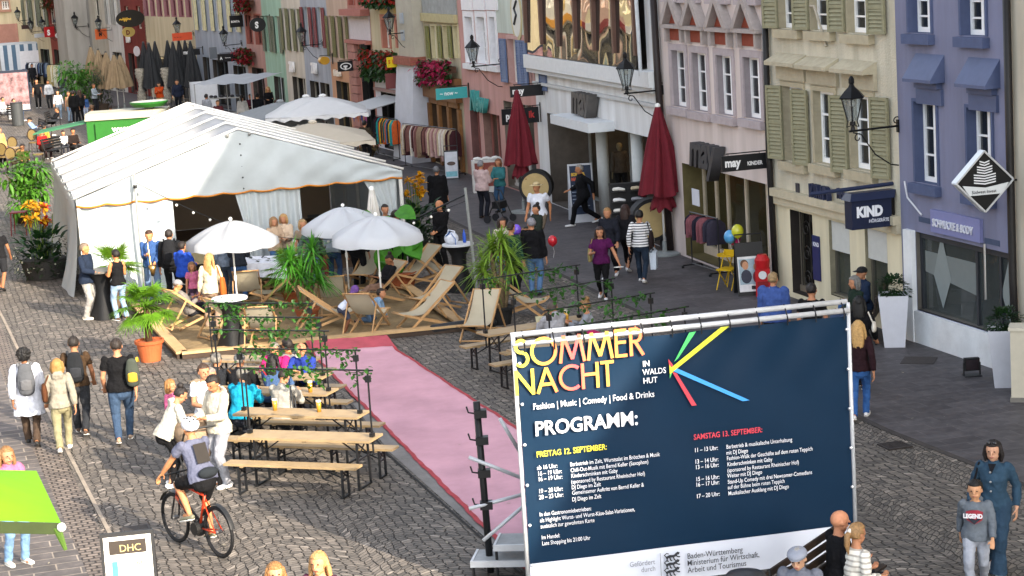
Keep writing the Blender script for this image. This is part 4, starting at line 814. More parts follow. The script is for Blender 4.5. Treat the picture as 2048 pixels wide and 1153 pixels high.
def backpack(who, colr, label, off=(0, -.115, .17), sz=(.15, .075, .22), trim=None, strap=True, side=0):
 J = root_j[who.name]; c = J['T'](off[1], off[2])+np.array([off[0]*J['k'], 0, 0]); r_ = thing('backpack', label, 'backpack', wpt(who, c), who.rotation_euler.z)
 b = MB(); w_, d_, h_ = sz
 b.tube([(0, 0, -h_), (0, -.01, -h_*.5), (0, 0, h_*.3), (0, .01, h_)], [w_*.9, w_, w_*.95, w_*.7], [d_, d_*1.15, d_, d_*.7], n=14, X=(1, 0, 0), rnd=True)
 remesh(b.build('bag_body', cloth(colr), r_), .012, 3); b = MB(); b.tube([(0, -d_*.9, -h_*.75), (0, -d_*1.1, -h_*.1)], [w_*.7, w_*.65], [d_*.35, d_*.35], n=10, X=(1, 0, 0), rnd=True); b.build('front_pocket', cloth(trim or colr), r_, True)
 if strap:
  b = MB()
  for s in ((-1, 1) if not side else (side,)): b.tube([(s*w_*.6, d_*.3, h_*.9), (s*w_*.75, d_*1.2, h_*1.25), (s*w_*.85, d_*2.6, h_*.7)], [.022]*3, [.008]*3, n=6, X=(1, 0, 0))
  b.build('strap', cloth(trim or colr), r_)
 return r_
def shoulder_bag(who, colr, label, side=1, z=.0, sz=(.13, .05, .12), sh=None, strapc=None, cat='bag', y=-.02, long=False):
 J = root_j[who.name]; k = J['k']; c = J['T'](y, z)+np.array([side*.15*k, 0, 0]); r_ = thing('shoulder_bag' if cat == 'bag' else 'paper_bag', label, cat, wpt(who, c), who.rotation_euler.z)
 b = MB(); w_, d_, h_ = sz; b.tube([(0, 0, -h_), (0, 0, 0), (0, 0, h_)], [d_*1.0, d_*1.1, d_*.8], [w_, w_, w_*.8], n=12, X=(1, 0, 0), rnd=True); b.build('bag_body', cloth(colr), r_, True)
 s = J['shl'][0 if side < 0 else 1]-c if sh is None else J['shl'][0 if sh < 0 else 1]-c
 b = MB(); b.tube([(0, w_*.6, h_*.9), s+np.array([0, .055, .055])*k/1.7, s+np.array([0, -.06, .05])*k/1.7, (0, -w_*.6, h_*.9)], [.013]*4, n=6); b.build('strap', cloth(strapc or colr), r_)
 return r_
def carrier(who, hand, colr, label, sz=(.16, .08, .2), cat='bag'):
 J = root_j[who.name]; hnd = J['hands'][hand]+np.array([0, .01, -.09]); r_ = thing('paper_bag', label, cat, wpt(who, hnd), who.rotation_euler.z)
 w_, d_, h_ = sz; b = MB(); b.add([(-d_*.8, -w_, -h_*2-.1), (d_*.8, -w_, -h_*2-.1), (d_*.8, w_, -h_*2-.1), (-d_*.8, w_, -h_*2-.1), (-d_, -w_, -.1), (d_, -w_, -.1), (d_, w_, -.1), (-d_, w_, -.1)], [(3, 2, 1, 0), (0, 1, 5, 4), (1, 2, 6, 5), (2, 3, 7, 6), (3, 0, 4, 7)]); b.build('bag_body', M(colr, .7, .1, 6, .3), r_)
 b = MB()
 for s in (-1, 1): b.tube([(s*d_, -w_*.5, -.1), (0, -w_*.2, 0), (0, w_*.2, 0), (s*d_, w_*.5, -.1)], .006, n=4)
 b.build('handle', M(colr, .7, .1), r_); return r_
# ------------------------------------------------------------------ marquee
WHITE = '#d9d8d2'
CAN = canvas('#a3a5a8', .15); CANW = canvas('#a9b0b2', .12)
tent = thing('marquee', 'large white party marquee with ridged roof and orange trimmed scalloped gable', 'marquee', (-10.55, 48.85, 0), R(15.0))
TW, TD, TE, TR = 8.2, 10.9, 2.42, 3.80
bays = 5
def roofz(x): return TE+(TR-TE)*(1-abs(x-TW/2)/(TW/2))
def roof_fn(u, v):
 x = u*TW; y = v*TD; bz = abs(math.sin(v*bays*math.pi))**.7; ridge = 1-abs(u-.5)*2
 return (x, y, roofz(x)-.23*bz*(.35+.65*min(1, 4*u*(1-u)*1.2))+.012*math.sin(u*37+y*2)+.01*math.sin(y*9+x*3))
m = MB(); m.grid(roof_fn, 40, 60); m.build('roof_canvas', CAN, tent, True)
m = MB()
for k in range(bays+1):
 y = TD*k/bays; m.tube([(-.05, y, TE+.03), (TW/2, y, TR+.035), (TW+.05, y, TE+.03)], .035, n=6)
m.build('roof_beam', M('#d8d7d2', .5, .05), tent, True)
m = MB()                                           # front gable with a scalloped hem
def gab(u, v):
 x = u*TW; zl = TE-.16-.05*abs(math.sin(u*TW*math.pi/.72)); zt = roofz(x)-.01
 y = -.04-.05*math.sin(v*math.pi)*math.sin(u*math.pi)-.03*math.sin(u*23+v*5)*(1-v)-.015*math.sin(u*61-v*9)-.035*max(0, 1-abs((u-.5)*18-(v-1)*3*(1 if u > .5 else -1)))*v
 return (x, y, zl+(zt-zl)*v)
m.grid(gab, 120, 10); m.build('gable_canvas', CANW, tent, True)
m = MB(); m.tube([gab(i/120, 0) for i in range(121)], .028, n=5); m.build('orange_trim', M('#a8681c', .7, .1), tent, True)
m = MB()
for i in range(5): m.ball((TW/2+.02, -.10, TR-.35-.28*i), .022, 7, 5)
m.build('lacing_eyelet', M('#3b3b3b', .5, 0), tent)
m = MB()
for s in (-1, 1): m.ball((TW/2+s*.28, -.09, TR-.12), .05, 7, 5)
m.build('roof_fitting', M('#9a9a96', .4, 0, metal=.8), tent)
def curtain(x0, x1, y, z1, flare=0.0, tie=None, n=40, fr=30, amp=.045, zb=.02):
 mm = MB()
 def fn(u, v):
  x = x0+(x1-x0)*u
  if tie is not None:
   w_ = 1-.72*math.sin(min(1, (1-v)*1.5)*math.pi/2)*.9; x = tie+(x-tie)*w_
  return (x, y+amp*math.sin(u*fr)*(.4+.6*(1-v))-flare*(1-v)**2, zb+(z1-zb)*v)
 mm.grid(fn, n, 10); return mm
zc = TE-.2
for x0, x1, nme in ((.06, 2.35, 0), (4.25, 5.55, 1)): curtain(x0, x1, .03, zc, .12, None, 60, 26 if nme == 0 else 34, .075).build('wall_curtain', CANW, tent, True)
curtain(7.2, 8.05, .03, zc, .0, 8.0, 30, 26).build('wall_curtain', CANW, tent, True)
curtain(3.9, 4.3, .05, zc, 0, 4.25, 16, 12).build('wall_curtain', CANW, tent, True)
m = MB()                                           # left side wall, leaning out at its foot
def side(u, v): return (-.02-.42*(1-v)**2*(.6+.4*math.sin(u*9))-.03*math.sin(u*40)*(1-v), TD*u, .01+(TE-.05)*v)
m.grid(side, 60, 10); m.build('side_wall', CANW, tent, True)
m = MB(); m.grid(lambda u, v: (TW+.02+.02*math.sin(u*40), TD*u, .01+(TE-.05)*v), 60, 6); m.build('side_wall', CANW, tent, True)
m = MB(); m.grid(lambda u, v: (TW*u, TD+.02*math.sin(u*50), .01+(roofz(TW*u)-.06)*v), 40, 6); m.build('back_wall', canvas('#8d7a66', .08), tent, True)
for y in (0.02, 2, 4, 6, 8, 10):
 for x in (.05, TW-.05):
  m = MB(); m.box(x-.045, x+.045, y-.03, y+.03, 0, TE); m.build('tent_post', M('#b9b9b5', .4, .05, metal=.3), tent)
m = MB(); m.grid(lambda u, v: (-.04-.05*abs(math.sin(u*20*math.pi)), TD*u, TE-.22-.05*abs(math.sin(u*14*math.pi))+.24*v), 100, 2); m.build('eave_valance', CANW, tent, True)
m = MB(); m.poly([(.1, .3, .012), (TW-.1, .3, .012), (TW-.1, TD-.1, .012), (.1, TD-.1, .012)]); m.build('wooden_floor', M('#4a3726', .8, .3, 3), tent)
def tl(root, v): return wpt(root, v)
def cloth_table(loc, rz, label, w_=1.8, d_=.8, colr='#b9b6b0'):
 t = thing('cloth_table', label, 'table', loc, rz); q = MB()
 def fn(u, v):
  a = u*2*math.pi; sx = max(-1, min(1, 1.35*math.cos(a)))*w_/2; sy = max(-1, min(1, 1.35*math.sin(a)))*d_/2; f = 1+.07*(1-v)*(1+.6*math.sin(a*14))
  return (sx*f, sy*f, .28+(.76-.28)*v)
 q.grid(fn, 80, 5); q.poly([fn(i/80, 1) for i in range(80)]); q.build('tablecloth', cloth(colr, .05), t, True)
 for sx in (-1, 1):
  for sy in (-1, 1): q = MB(); q.box(sx*w_*.42-.03, sx*w_*.42+.03, sy*d_*.4-.03, sy*d_*.4+.03, 0, .74); q.build('leg', M('#4a4038', .7, .1), t)
 return t
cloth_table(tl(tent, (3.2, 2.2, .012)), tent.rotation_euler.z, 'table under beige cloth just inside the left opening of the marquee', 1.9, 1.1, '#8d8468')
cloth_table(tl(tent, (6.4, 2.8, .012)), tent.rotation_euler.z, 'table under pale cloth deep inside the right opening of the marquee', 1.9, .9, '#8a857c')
# ------------------------------------------------------------------ sandbox with plank edge
SB = [at(365, 718)[:2], at(940, 658)[:2], at(785, 560)[:2], at(296, 640)[:2]]
SB = [np.array([-6.82, 40.16]), np.array([-1.05, 41.3]), np.array([-3.1, 49.0]), np.array([-8.9, 46.6])]
m = MB()
def sand(u, v):
 p = (SB[0]*(1-u)+SB[1]*u)*(1-v)+(SB[3]*(1-u)+SB[2]*u)*v; e = min(u, 1-u, v, 1-v)
 return (p[0], p[1], .02+min(1, e*14)*(.045+.03*math.sin(p[0]*3.1+p[1]*1.3)*math.sin(p[1]*2.3)+.018*math.sin(p[0]*9+p[1]*4)+.012*math.sin(p[1]*11-p[0]*7)))
m.grid(sand, 90, 90); so_ = m.build('sand', M('#7d6a4c', .95, .25, 5, .9, 45), None, True); so_['kind'] = 'structure'
PINE = M('#b3946a', .7, .14, 4, .15, 30, streak=1)
sb = thing('sandbox_frame', 'frame of pale pine planks round the sand in front of the marquee', 'sandbox', (SB[0][0], SB[0][1], 0))
for i in range(4):
 a = SB[i]-SB[0]; b = SB[(i+1) % 4]-SB[0]
 if i == 2: continue
 d = (b-a)/np.linalg.norm(b-a); n_ = np.array([-d[1], d[0]])
 q = MB(); q.bar((*a, .13), (*(b+d*.0), .13), .24, .05); q.build('plank', PINE, sb)
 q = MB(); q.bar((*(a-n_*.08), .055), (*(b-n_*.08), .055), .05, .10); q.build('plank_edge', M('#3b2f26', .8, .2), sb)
def black_roll():
 a = np.append(at(868, 668)[:2], .1); b = np.append(at(985, 655)[:2], .1); q = MB(); q.tube([a, a*.5+b*.5, b], [.1, .12, .1], n=10, rnd=True); return q
tag(black_roll().build('ground_sheet_roll', M('#222326', .5, .2, 5, .4), None, True), 'rolled black ground sheet lying at the right end of the sandbox plank', 'roll')
# ------------------------------------------------------------------ carpet
CT = [np.array([-4.35, 40.6]), np.array([-2.62, 40.55]), np.array([-0.02, 32.26]), np.array([2.1, 25.6])]
ctl = [at(640, 700)[:2], at(775, 688)[:2], at(1040, 860)[:2], at(1230, 985)[:2], at(1010, 1075)[:2], at(975, 1047)[:2], at(800, 902)[:2], at(660, 780)[:2]]
cl = [np.array(p) for p in (at(642, 772)[:2], at(975, 1047)[:2])]; dl = cl[1]-cl[0]
cr = [np.array(p) for p in (at(775, 688)[:2], at(1040, 860)[:2])]; dr = cr[1]-cr[0]
A0 = np.array(at(612, 700)[:2]);
def carp(u, v):
 l = A0*(1-v)+(A0+np.array([4.4, -16.3]))*v; r_ = cr[0]*(1-v)+(cr[0]+dr/np.linalg.norm(dr)*16.6)*v
 p = l*(1-u)+r_*u; return (p[0], p[1], .020+.005*math.sin(v*47+u*3)*math.sin(u*7+v*9)+.004*math.sin(u*31+v*17)+(.16*max(0, 1-v*22)))
def carpet_mat(h, rough=.9):
 m = M(h, rough, .16, .9, .25, 90, spec=.1); return m
cm_ = thing('carpet', 'long pale pink carpet with red edges running from the sandbox to the banner', 'carpet', (0, 0, 0))
m = MB(); m.grid(lambda u, v: carp(.01+.98*u, v), 24, 160); m.build('carpet_field', carpet_mat('#ba909c'), cm_, True)
for u0, u1 in ((0, .034), (.966, 1)):
 m = MB(); m.grid(lambda u, v: tuple(np.array(carp(u0+(u1-u0)*u+.004*math.sin(v*60)+.003*math.sin(v*190), v))+np.array([0, 0, .006])), 3, 240); m.build('red_edge', M('#97333a', .8, .25, 6), cm_, True)
m = MB(); m.grid(lambda u, v: tuple(np.array(carp(.0+u, v*.035))+np.array([0, 0, .006])), 20, 6); m.build('red_end', M('#a84a55', .8, .2, 3), cm_, True)
# ------------------------------------------------------------------ parasols
def parasol(label, base, h, rad, colr='#9ea2a8', n=8, rise=.42, tilt=0, val=.14, tip=True, group=None, poleh=None, polc='#d8d8d4', square=False):
 p = thing('parasol', label, 'parasol', base, random.uniform(0, .6) if not square else square, group)
 q = MB(); q.tube([(0, 0, 0), (0, 0, h-.02)], .02, n=8); q.build('pole', M(polc, .4, .04), p, True)
 q = MB(); nn = n*6; rings = 7
 def pt(i, t):
  a = 2*math.pi*i/nn; k = abs(math.sin(a*n/2)); seg = math.cos(math.pi/n)/math.cos((a % (2*math.pi/n))-math.pi/n)
  r_ = rad*t*seg; z = h-rise*(t**1.7)-.05*k*math.sin(t*math.pi)-.02*k*t; return np.array([r_*math.cos(a), r_*math.sin(a), z])
 V = [(0, 0, h)]; Fs = []
 for j in range(1, rings+1):
  for i in range(nn): V.append(pt(i, j/rings))
 for i in range(nn):
  e = pt(i, 1); a = 2*math.pi*i/nn; V.append(e+np.array([.02*math.cos(a), .02*math.sin(a), -val-.03*abs(math.sin(a*n/2))]))
 Fs += [(0, 1+i, 1+(i+1) % nn) for i in range(nn)]
 for j in range(rings): Fs += [(1+j*nn+i, 1+(j+1)*nn+i, 1+(j+1)*nn+(i+1) % nn, 1+j*nn+(i+1) % nn) for i in range(nn)]
 q.add(V, Fs); q.build('canopy', canvas(colr, .3, .04), p, True)
 q = MB()
 for k in range(n):
  a = 2*math.pi*k/n; q.tube([(0, 0, h-.06), (rad*.5*math.cos(a), rad*.5*math.sin(a), h-rise*.31-.02), (rad*.98*math.cos(a), rad*.98*math.sin(a), h-rise-.02)], .008, n=4)
 q.build('ribs', M('#b8b8b4', .4, 0, metal=.5), p)
 if tip: q = MB(); q.ball((0, 0, h+.04), .045, 8, 6); q.build('finial', M('#e2e2de', .4, 0), p, True)
 q = MB(); q.tube([(0, 0, .9), (0, 0, 1.0)], .032, n=8); q.build('pole_joint', M('#d0d0cc', .4, 0), p)
 return p
parasol('white beach parasol over the long haired woman left in the sandbox', at(478, 640), 2.25, 1.03)  # canopy colour darkened against full sun; the shaded twins get a paler one
parasol('white beach parasol nearest the middle of the sandbox above the crawling children', at(766, 634), 2.25, 1.05, '#bcc0c6')
parasol('white beach parasol behind the other one, close to the marquee opening', at(699, 590), 2.1, 1.0, '#bcc0c6')
def closed_parasol(label, base, h, colr, r0=.22, z0=1.0, group=None, tuft=True, pole='#cfcfcb', plate=True, tip='#d8d8d4'):
 p = thing('closed_parasol', label, 'parasol', base, random.uniform(0, 6), group)
 q = MB(); q.tube([(0, 0, 0), (0, 0, h-.1)], .028, n=8); q.build('pole', M(pole, .4, .04), p, True)
 q = MB(); nn = 32
 def fn(u, v):
  a = u*2*math.pi; t = 1-v; r_ = .06+(r0-.05)*t**.85; r_ *= 1+.22*math.sin(a*8+t*1.5)*min(1, t*2.5); z = z0+(h-z0)*v
  return (r_*math.cos(a), r_*math.sin(a), z-.05*math.sin(a*4)*(t > .98))
 q.grid(fn, nn*2, 14); q.build('folded_canopy', M(colr, .85, .15, 4, .3), p, True)
 if tuft:
  q = MB(); q.grid(lambda u, v: ((.10+r0*.42*(1-v)**.6*(1+.25*math.sin(u*2*math.pi*7)))*math.cos(u*2*math.pi), (.10+r0*.42*(1-v)**.6*(1+.25*math.sin(u*2*math.pi*7)))*math.sin(u*2*math.pi), z0-.38+.06*math.sin(u*40)+.44*v), 56, 5); q.build('canopy_end', M(colr, .85, .15, 4, .3), p, True)
 q = MB(); q.ball((0, 0, h), .075, 8, 6); q.build('top_cap', M(tip, .5, 0), p, True)
 if plate: q = MB(); q.lathe([(.42, 0), (.42, .05), (.06, .08), (.05, .35)], n=20); q.build('base_plate', M('#7f8585', .6, .1), p)
 return p
closed_parasol('closed dark red parasol left of the white fashion shop front', at(1048, 425), 3.6, '#5f1420', .42, 1.45, tip='#5f1420')
closed_parasol('closed dark red parasol right of the white columns, on a white pole', at(1330, 510), 3.75, '#5f1420', .50, 1.55)
closed_parasol('closed white parasol standing before the right side of the marquee', at(757, 565), 2.3, '#b9b6b0', .17, 1.25, plate=False)
# ------------------------------------------------------------------ deck chairs
def deckchair_proto():
 c = thing('deck_chair', '-', 'deck chair'); W = M('#a8845a', .55, .14, 5, spec=.3); hw = .29
 for s in (-1, 1):
  q = MB(); q.bar((s*hw, -.62, .92), (s*hw, .52, .03), .026, .05); q.build('back_rail', W, c)
  q = MB(); q.bar((s*(hw-.035), .60, .38), (s*(hw-.035), -.50, .03), .026, .05); q.build('seat_rail', W, c)
  q = MB(); q.bar((s*(hw+.032), -.30, .66), (s*(hw+.032), -.72, .06), .022, .04); q.build('prop', W, c)
 for p0 in ((-.62, .92), (.60, .38), (.50, .05), (-.48, .05), (-.71, .08)):
  q = MB(); q.tube([(-hw-.02, p0[0], p0[1]), (hw+.02, p0[0], p0[1])], .017, n=8); q.build('crossbar', W, c, True)
 q = MB()
 def fn(u, v):
  y = -.62+1.22*v; z = .92*(1-v)+.38*v-.30*math.sin(v*math.pi)*(1-.25*v)-.03*math.sin(u*math.pi)*math.sin(v*math.pi); return (-hw*.92+hw*1.84*u, y+.03, z)
 q.grid(fn, 8, 18); q.build('sling', canvas('#b3aa94', .25, .08), c, True); return c
DC = deckchair_proto()
DCS = [(390, 652, 115, 'deck chair with the man in a grey cap at the left edge of the sand'), (500, 612, 176, 'deck chair turned away, beside the pallet table'), (560, 612, -105, 'deck chair seen from the side below the big yucca'), (530, 690, 172, 'sunlit deck chair turned away right of the black bar table'), (470, 672, 120, 'half hidden deck chair just left of the black bar table'),
 (668, 625, 178, 'brown looking deck chair turned away, behind the child in the purple hood'), (662, 655, 95, 'deck chair pointing right beside the child in the purple hood'), (738, 662, 160, 'deck chair turned away right beside the crawling child'), (760, 607, -62, 'deck chair the woman in beige trousers lies in'), (735, 572, -28, 'empty pale deck chair facing us behind the reclining woman'),
 (832, 572, -58, 'deck chair left in the tangle by the elephant ear plant'), (868, 566, 70, 'deck chair right in the tangle by the elephant ear plant'), (850, 655, -62, 'front deck chair of the pair at the right plank'), (872, 622, -50, 'rear deck chair of the pair at the right plank'), (962, 672, -18, 'empty deck chair on the cobbles beyond the right end of the sandbox'), (1042, 628, 78, 'deck chair behind the couple at the beer table')]
for i, (px, py, a, lb) in enumerate(DCS):
 o = DC if i == 0 else copy_tree(DC); g = at(px, py, .06); g[2] = .05 if i < 14 else 0
 place(o, g, yaw_to_cam(g)+R(a)-math.pi/2, lb, 'folding wooden deck chairs')
# ------------------------------------------------------------------ beer tables, benches, garland frames
BW = M('#96805f', .55, .2, 3, spec=.35, streak=0); BK = M('#17181a', .5, .1)
def folding_legs(c, x, w_, h):
 q = MB();
 for s in (-1, 1): q.bar((x, s*w_, 0), (x, s*w_*.86, h), .03, .03)
 q.bar((x, -w_, .015), (x, w_, .015), .03, .03); q.bar((x, -w_*.9, h*.62), (x, w_*.9, h*.62), .025, .025)
 q.bar((x, -w_*.9, h*.64), (x, w_*.8, h-.02), .012, .02); q.bar((x, w_*.9, h*.64), (x, -w_*.8, h-.02), .012, .02)
 sg = 1 if x > 0 else -1; q.bar((x, 0, h*.62), (x-sg*.38, 0, h-.02), .018, .018); q.build('leg_frame', BK, c)
def beer(kind):
 c = thing('beer_table' if kind == 't' else 'beer_bench', '-', 'table' if kind == 't' else 'bench'); w_, h = (.25, .78) if kind == 't' else (.125, .48)
 q = MB(); q.box(-1.1, 1.1, -w_, w_, h-.035, h); q.build('top' if kind == 't' else 'seat', BW, c)
 q = MB()
 for x in (-.8, 0, .8): q.box(x-.03, x+.03, -w_*.9, w_*.9, h-.06, h-.037)
 q.build('batten', BW, c)
 for x in (-.86, .86): folding_legs(c, x, w_*.86, h-.04)
 return c
BT, BB = beer('t'), beer('b')
def frame_proto():
 c = thing('garland_frame', '-', 'frame')
 for s in (-1, 1):
  q = MB(); q.tube([(s*1.03, 0, .52), (s*1.03, 0, 1.8)], .016, n=6); q.build('post', BK, c)
  q = MB(); q.box(s*1.03-.03, s*1.03+.03, -.04, .04, .70, .84); q.lathe([(.03, .5), (.03, .52)], (s*1.03, 0, 0), 8); q.box(s*1.03-.035, s*1.03+.035, -.035, .035, 1.62, 1.72); q.build('clamp', BK, c)
 q = MB(); q.tube([(-1.12, 0, 1.8), (1.12, 0, 1.8)], .014, n=6); q.build('crossbar', BK, c); return c
FR = frame_proto()
IVY = leafmat('#2f5a1e', .55)
def garland(label, loc, rz, dens=1.0, seed=0, skip=.25):
 rnd = random.Random(seed); q = MB(); q.mi = []
 x = -1.05
 vine = []
 while x < 1.08:
  vine.append((x, .03*math.sin(x*9+seed), 1.8+.03*math.sin(x*13+seed)-.02)); x += .06
 q.tube(vine, .006, n=4);
 for k in range(int(150*dens)):
  x = rnd.uniform(-1.05, 1.08)
  if math.sin(x*4.1+seed*2.3) < -.55+skip:
   if rnd.random() < .8: continue
  b = np.array([x, rnd.gauss(0, .045), 1.79+rnd.gauss(-.02, .05)]); d = np.array([rnd.gauss(0, 1), rnd.gauss(0, 1), rnd.gauss(-.35, .6)])
  q.leaf(b, d, rnd.uniform(.045, .08), rnd.uniform(.045, .075), .3, 3, .2, prof=(.5, 1, .9, .1))
 for k in range(4):
  x0 = rnd.uniform(-.9, 1);
  for j in range(7): q.leaf((x0+rnd.gauss(0, .02), rnd.gauss(0, .03), 1.75-j*.035), (rnd.gauss(0, 1), rnd.gauss(0, 1), -.5), .07, .07, .3, 3, .2, prof=(.5, 1, .9, .1))
 o = q.build('ivy_garland', IVY); o.location = tuple(loc); o.rotation_euler = (0, 0, rz); tag(o, label, 'garland', 'ivy garlands wound along the black bars'); return o
SETS = [((752, 875), -21, 'nearest'), ((727, 828), -21, 'second'), ((664, 783), -21, 'third'), ((652, 752), -21, 'fourth'), ((633, 719), -21, 'farthest')]
TBL = []; first = [True, True, True]
def put(proto, idx, loc, rz, lb, grp):
 o = proto if first[idx] else copy_tree(proto); first[idx] = False; place(o, loc, rz, lb, grp); return o
lw = ['bare front', 'second', 'crowded middle', 'fourth', 'rearmost']
for i, (pr, ang, nm) in enumerate(SETS):
 rz = R(ang); d = np.array([math.cos(rz), math.sin(rz)]); n_ = np.array([-d[1], d[0]]); e = at(*pr, .78)[:2]; c = e-d*1.1; TBL.append((c, rz))
 put(BT, 0, (*c, 0), rz, f'{lw[i]} wooden beer table of the left row beside the carpet', 'beer tables left of the carpet')
 for s, nn in ((-1, 'camera side'), (1, 'far side')):
  b = c+n_*s*.56+d*.05*s; put(BB, 1, (*b, 0), rz, f'wooden beer bench on the {nn} of the {lw[i]} table in the left row', 'beer benches left of the carpet')
 put(FR, 2, (*(c+n_*.02-d*.0), 0), rz, f'black garland frame clamped to the {lw[i]} table of the left row', 'black garland frames left of the carpet')
 garland(f'ivy garland over the {lw[i]} table of the left row', (*(c+n_*.02), 0), rz, 1.0, i+1)
RS = [(-.61, 36.78), (-.05, 34.95), (.53, 33.2), (.98, 31.7)]; rw = ['couples rearmost', 'third', 'second', 'front']
for i, L in enumerate(RS):
 rz = R(29); d = np.array([math.cos(rz), math.sin(rz)]); n_ = np.array([-d[1], d[0]]); c = np.array(L)+d*1.1
 put(BT, 0, (*c, 0), rz, f'{rw[i]} beer table of the right row beyond the banner', 'beer tables right of the carpet')
 for s, nn in ((-1, 'camera side'), (1, 'far side')): put(BB, 1, (*(c+n_*s*.56-d*(.15 if s > 0 else -.1)), 0), rz, f'beer bench on the {nn} of the {rw[i]} table in the right row', 'beer benches right of the carpet')
 put(FR, 2, (*c, 0), rz, f'black garland frame clamped to the {rw[i]} table of the right row', 'black garland frames right of the carpet')
 garland(f'ivy garland over the {rw[i]} table of the right row', (*c, 0), rz, .8, i+11, .1)
TBR = [(np.array(L)+np.array([math.cos(R(29)), math.sin(R(29))])*1.1, R(29)) for L in RS]
# ------------------------------------------------------------------ bar tables in black covers
def bar_table(label, g, top='#b9bcc0'):
 t = thing('bar_table', label, 'bar table', g); q = MB(); n = 28; V = []
 prof = [(.36, 0), (.34, .05), (.24, .3), (.17, .6), (.18, .85), (.30, 1.05), (.36, 1.10)]
 V = [(r_*(1+(.10*math.cos(4*2*math.pi*k/n) if z < .4 else 0))*math.cos(2*math.pi*k/n), r_*(1+(.10*math.cos(4*2*math.pi*k/n) if z < .4 else 0))*math.sin(2*math.pi*k/n), z) for r_, z in prof for k in range(n)]
 q.add(V, [(i*n+k, i*n+(k+1) % n, (i+1)*n+(k+1) % n, (i+1)*n+k) for i in range(len(prof)-1) for k in range(n)]); q.build('cover', M('#0f1012', .7, .2, 4, .3), t, True)
 q = MB(); q.lathe([(.375, 1.085), (.375, 1.12), (.36, 1.13)], n=28); q.build('top', M(top, .4, .05), t); return t
bar_table('black covered bar table with a pale top at the near edge of the sand', at(468, 702)); BT2 = bar_table('black covered bar table with a bag and blue bottle by the bald man', at(922, 582))
bar_table('black covered bar table between the man in navy and the woman in a black top', at(212, 636), '#5a5650')
g = at(905, 490, 1.13)
b = thing('plastic_bag', 'white and blue plastic bag standing on the right bar table', 'bag', (*(np.array(BT2.location[:2])+np.array([-.14, -.05])), 1.13)); q = MB(); q.ball((0, 0, .13), (.17, .13, .15), 12, 8); q.tube([(-.1, 0, .2), (-.05, -.05, .34), (.08, -.05, .3), (.12, -.08, .1), (.1, -.15, -.02)], .02, n=6); q.build('bag_body', M('#c7ccd6', .5, .2, 8, .6), b, True)
q = MB(); q.tube([(-.12, -.06, .18), (-.02, -.12, .30), (.1, -.13, .12), (.09, -.16, -.05)], [.03]*4, [.008]*4, n=6); q.build('blue_handle', M('#3f6fb5', .5, .1), b, True)
q = MB(); q.lathe([(.035, 0), (.04, .02), (.04, .2), (.015, .26), (.018, .3)], n=14); tag(q.build('water_bottle', M('#2b4fa8', .3, .05), None, True, (*(np.array(BT2.location[:2])+np.array([.16, .05])), 1.13)), 'blue drinking bottle on the right bar table', 'bottle')
# drinks and basket on the couple's table
c, rz = TBR[0]
def tloc(c, rz, x, y, z): return (c[0]+math.cos(rz)*x-math.sin(rz)*y, c[1]+math.sin(rz)*x+math.cos(rz)*y, z)
for i, (x, y) in enumerate(((.45, .08), (.72, -.06), (.80, .10))):
 q = MB(); q.lathe([(.035, 0), (.04, .16)], n=12); g_ = q.build('beer_glass', M('#b98a2a', .1, .05, spec=.7), None, True, tloc(c, rz, x, y, .78)); tag(g_, ['beer glass left of the others on the couples table', 'beer glass nearest us on the couples table', 'beer glass nearest the woman with the bun'][i], 'glass', 'drinks on the couples table')
 q = MB(); q.lathe([(.04, .155), (.041, .18)], n=12); q.build('foam', M('#d8d2c4', .8, 0), g_)
q = MB(); q.add([(-.13, -.09, 0), (.13, -.09, 0), (.13, .09, 0), (-.13, .09, 0), (-.16, -.11, .14), (.16, -.11, .14), (.16, .11, .14), (-.16, .11, .14)], [(3, 2, 1, 0), (0, 1, 5, 4), (1, 2, 6, 5), (2, 3, 7, 6), (3, 0, 4, 7)]); tag(q.build('paper_box', M('#b9b596', .7, .2, 12), None, False, tloc(c, rz, .2, -.08, .782)), 'pale checked paper box on the couples table', 'box')
# pallet table with white cloth behind the first parasol
t = thing('pallet_table', 'stack of pallets under a white tablecloth behind the big yucca', 'table', at(545, 590), R(-8))
for k in range(5):
 q = MB(); z = k*.15
 for x in (-.55, 0, .55): q.box(x-.06, x+.06, -.4, .4, z, z+.09)
 for y in (-.36, -.18, 0, .18, .36): q.box(-.6, .6, y-.05, y+.05, z+.092, z+.115)
 q.build('pallet', M('#7b5c3c', .85, .25, 5), t)
q = MB(); q.grid(lambda u, v: ((-.72+1.44*u)*(1+.0*v), -.5+1.1*v, .86), 4, 4); q.grid(lambda u, v: (-.72+1.44*u, -.5-.03*math.sin(u*30)*(1-v), .42+.10*math.sin(u*4)+(.86-.42-.10*math.sin(u*4))*v), 40, 5); q.grid(lambda u, v: (-.72-.02*math.sin(u*20)*(1-v), -.5+1.1*u, .45+.41*v), 24, 4); q.grid(lambda u, v: (.72, -.5+1.1*u, .45+.41*v), 24, 4); q.build('tablecloth', cloth('#c6c9d2', .05), t, True)
q = MB()
for k in range(26): q.leaf((random.uniform(-.6, .6), random.uniform(-.3, .4), .87), (random.gauss(0, 1), random.gauss(0, 1), .2), .16, .08, .1, 3, .2)
q.build('table_greenery', leafmat('#2a3326', .5), t)
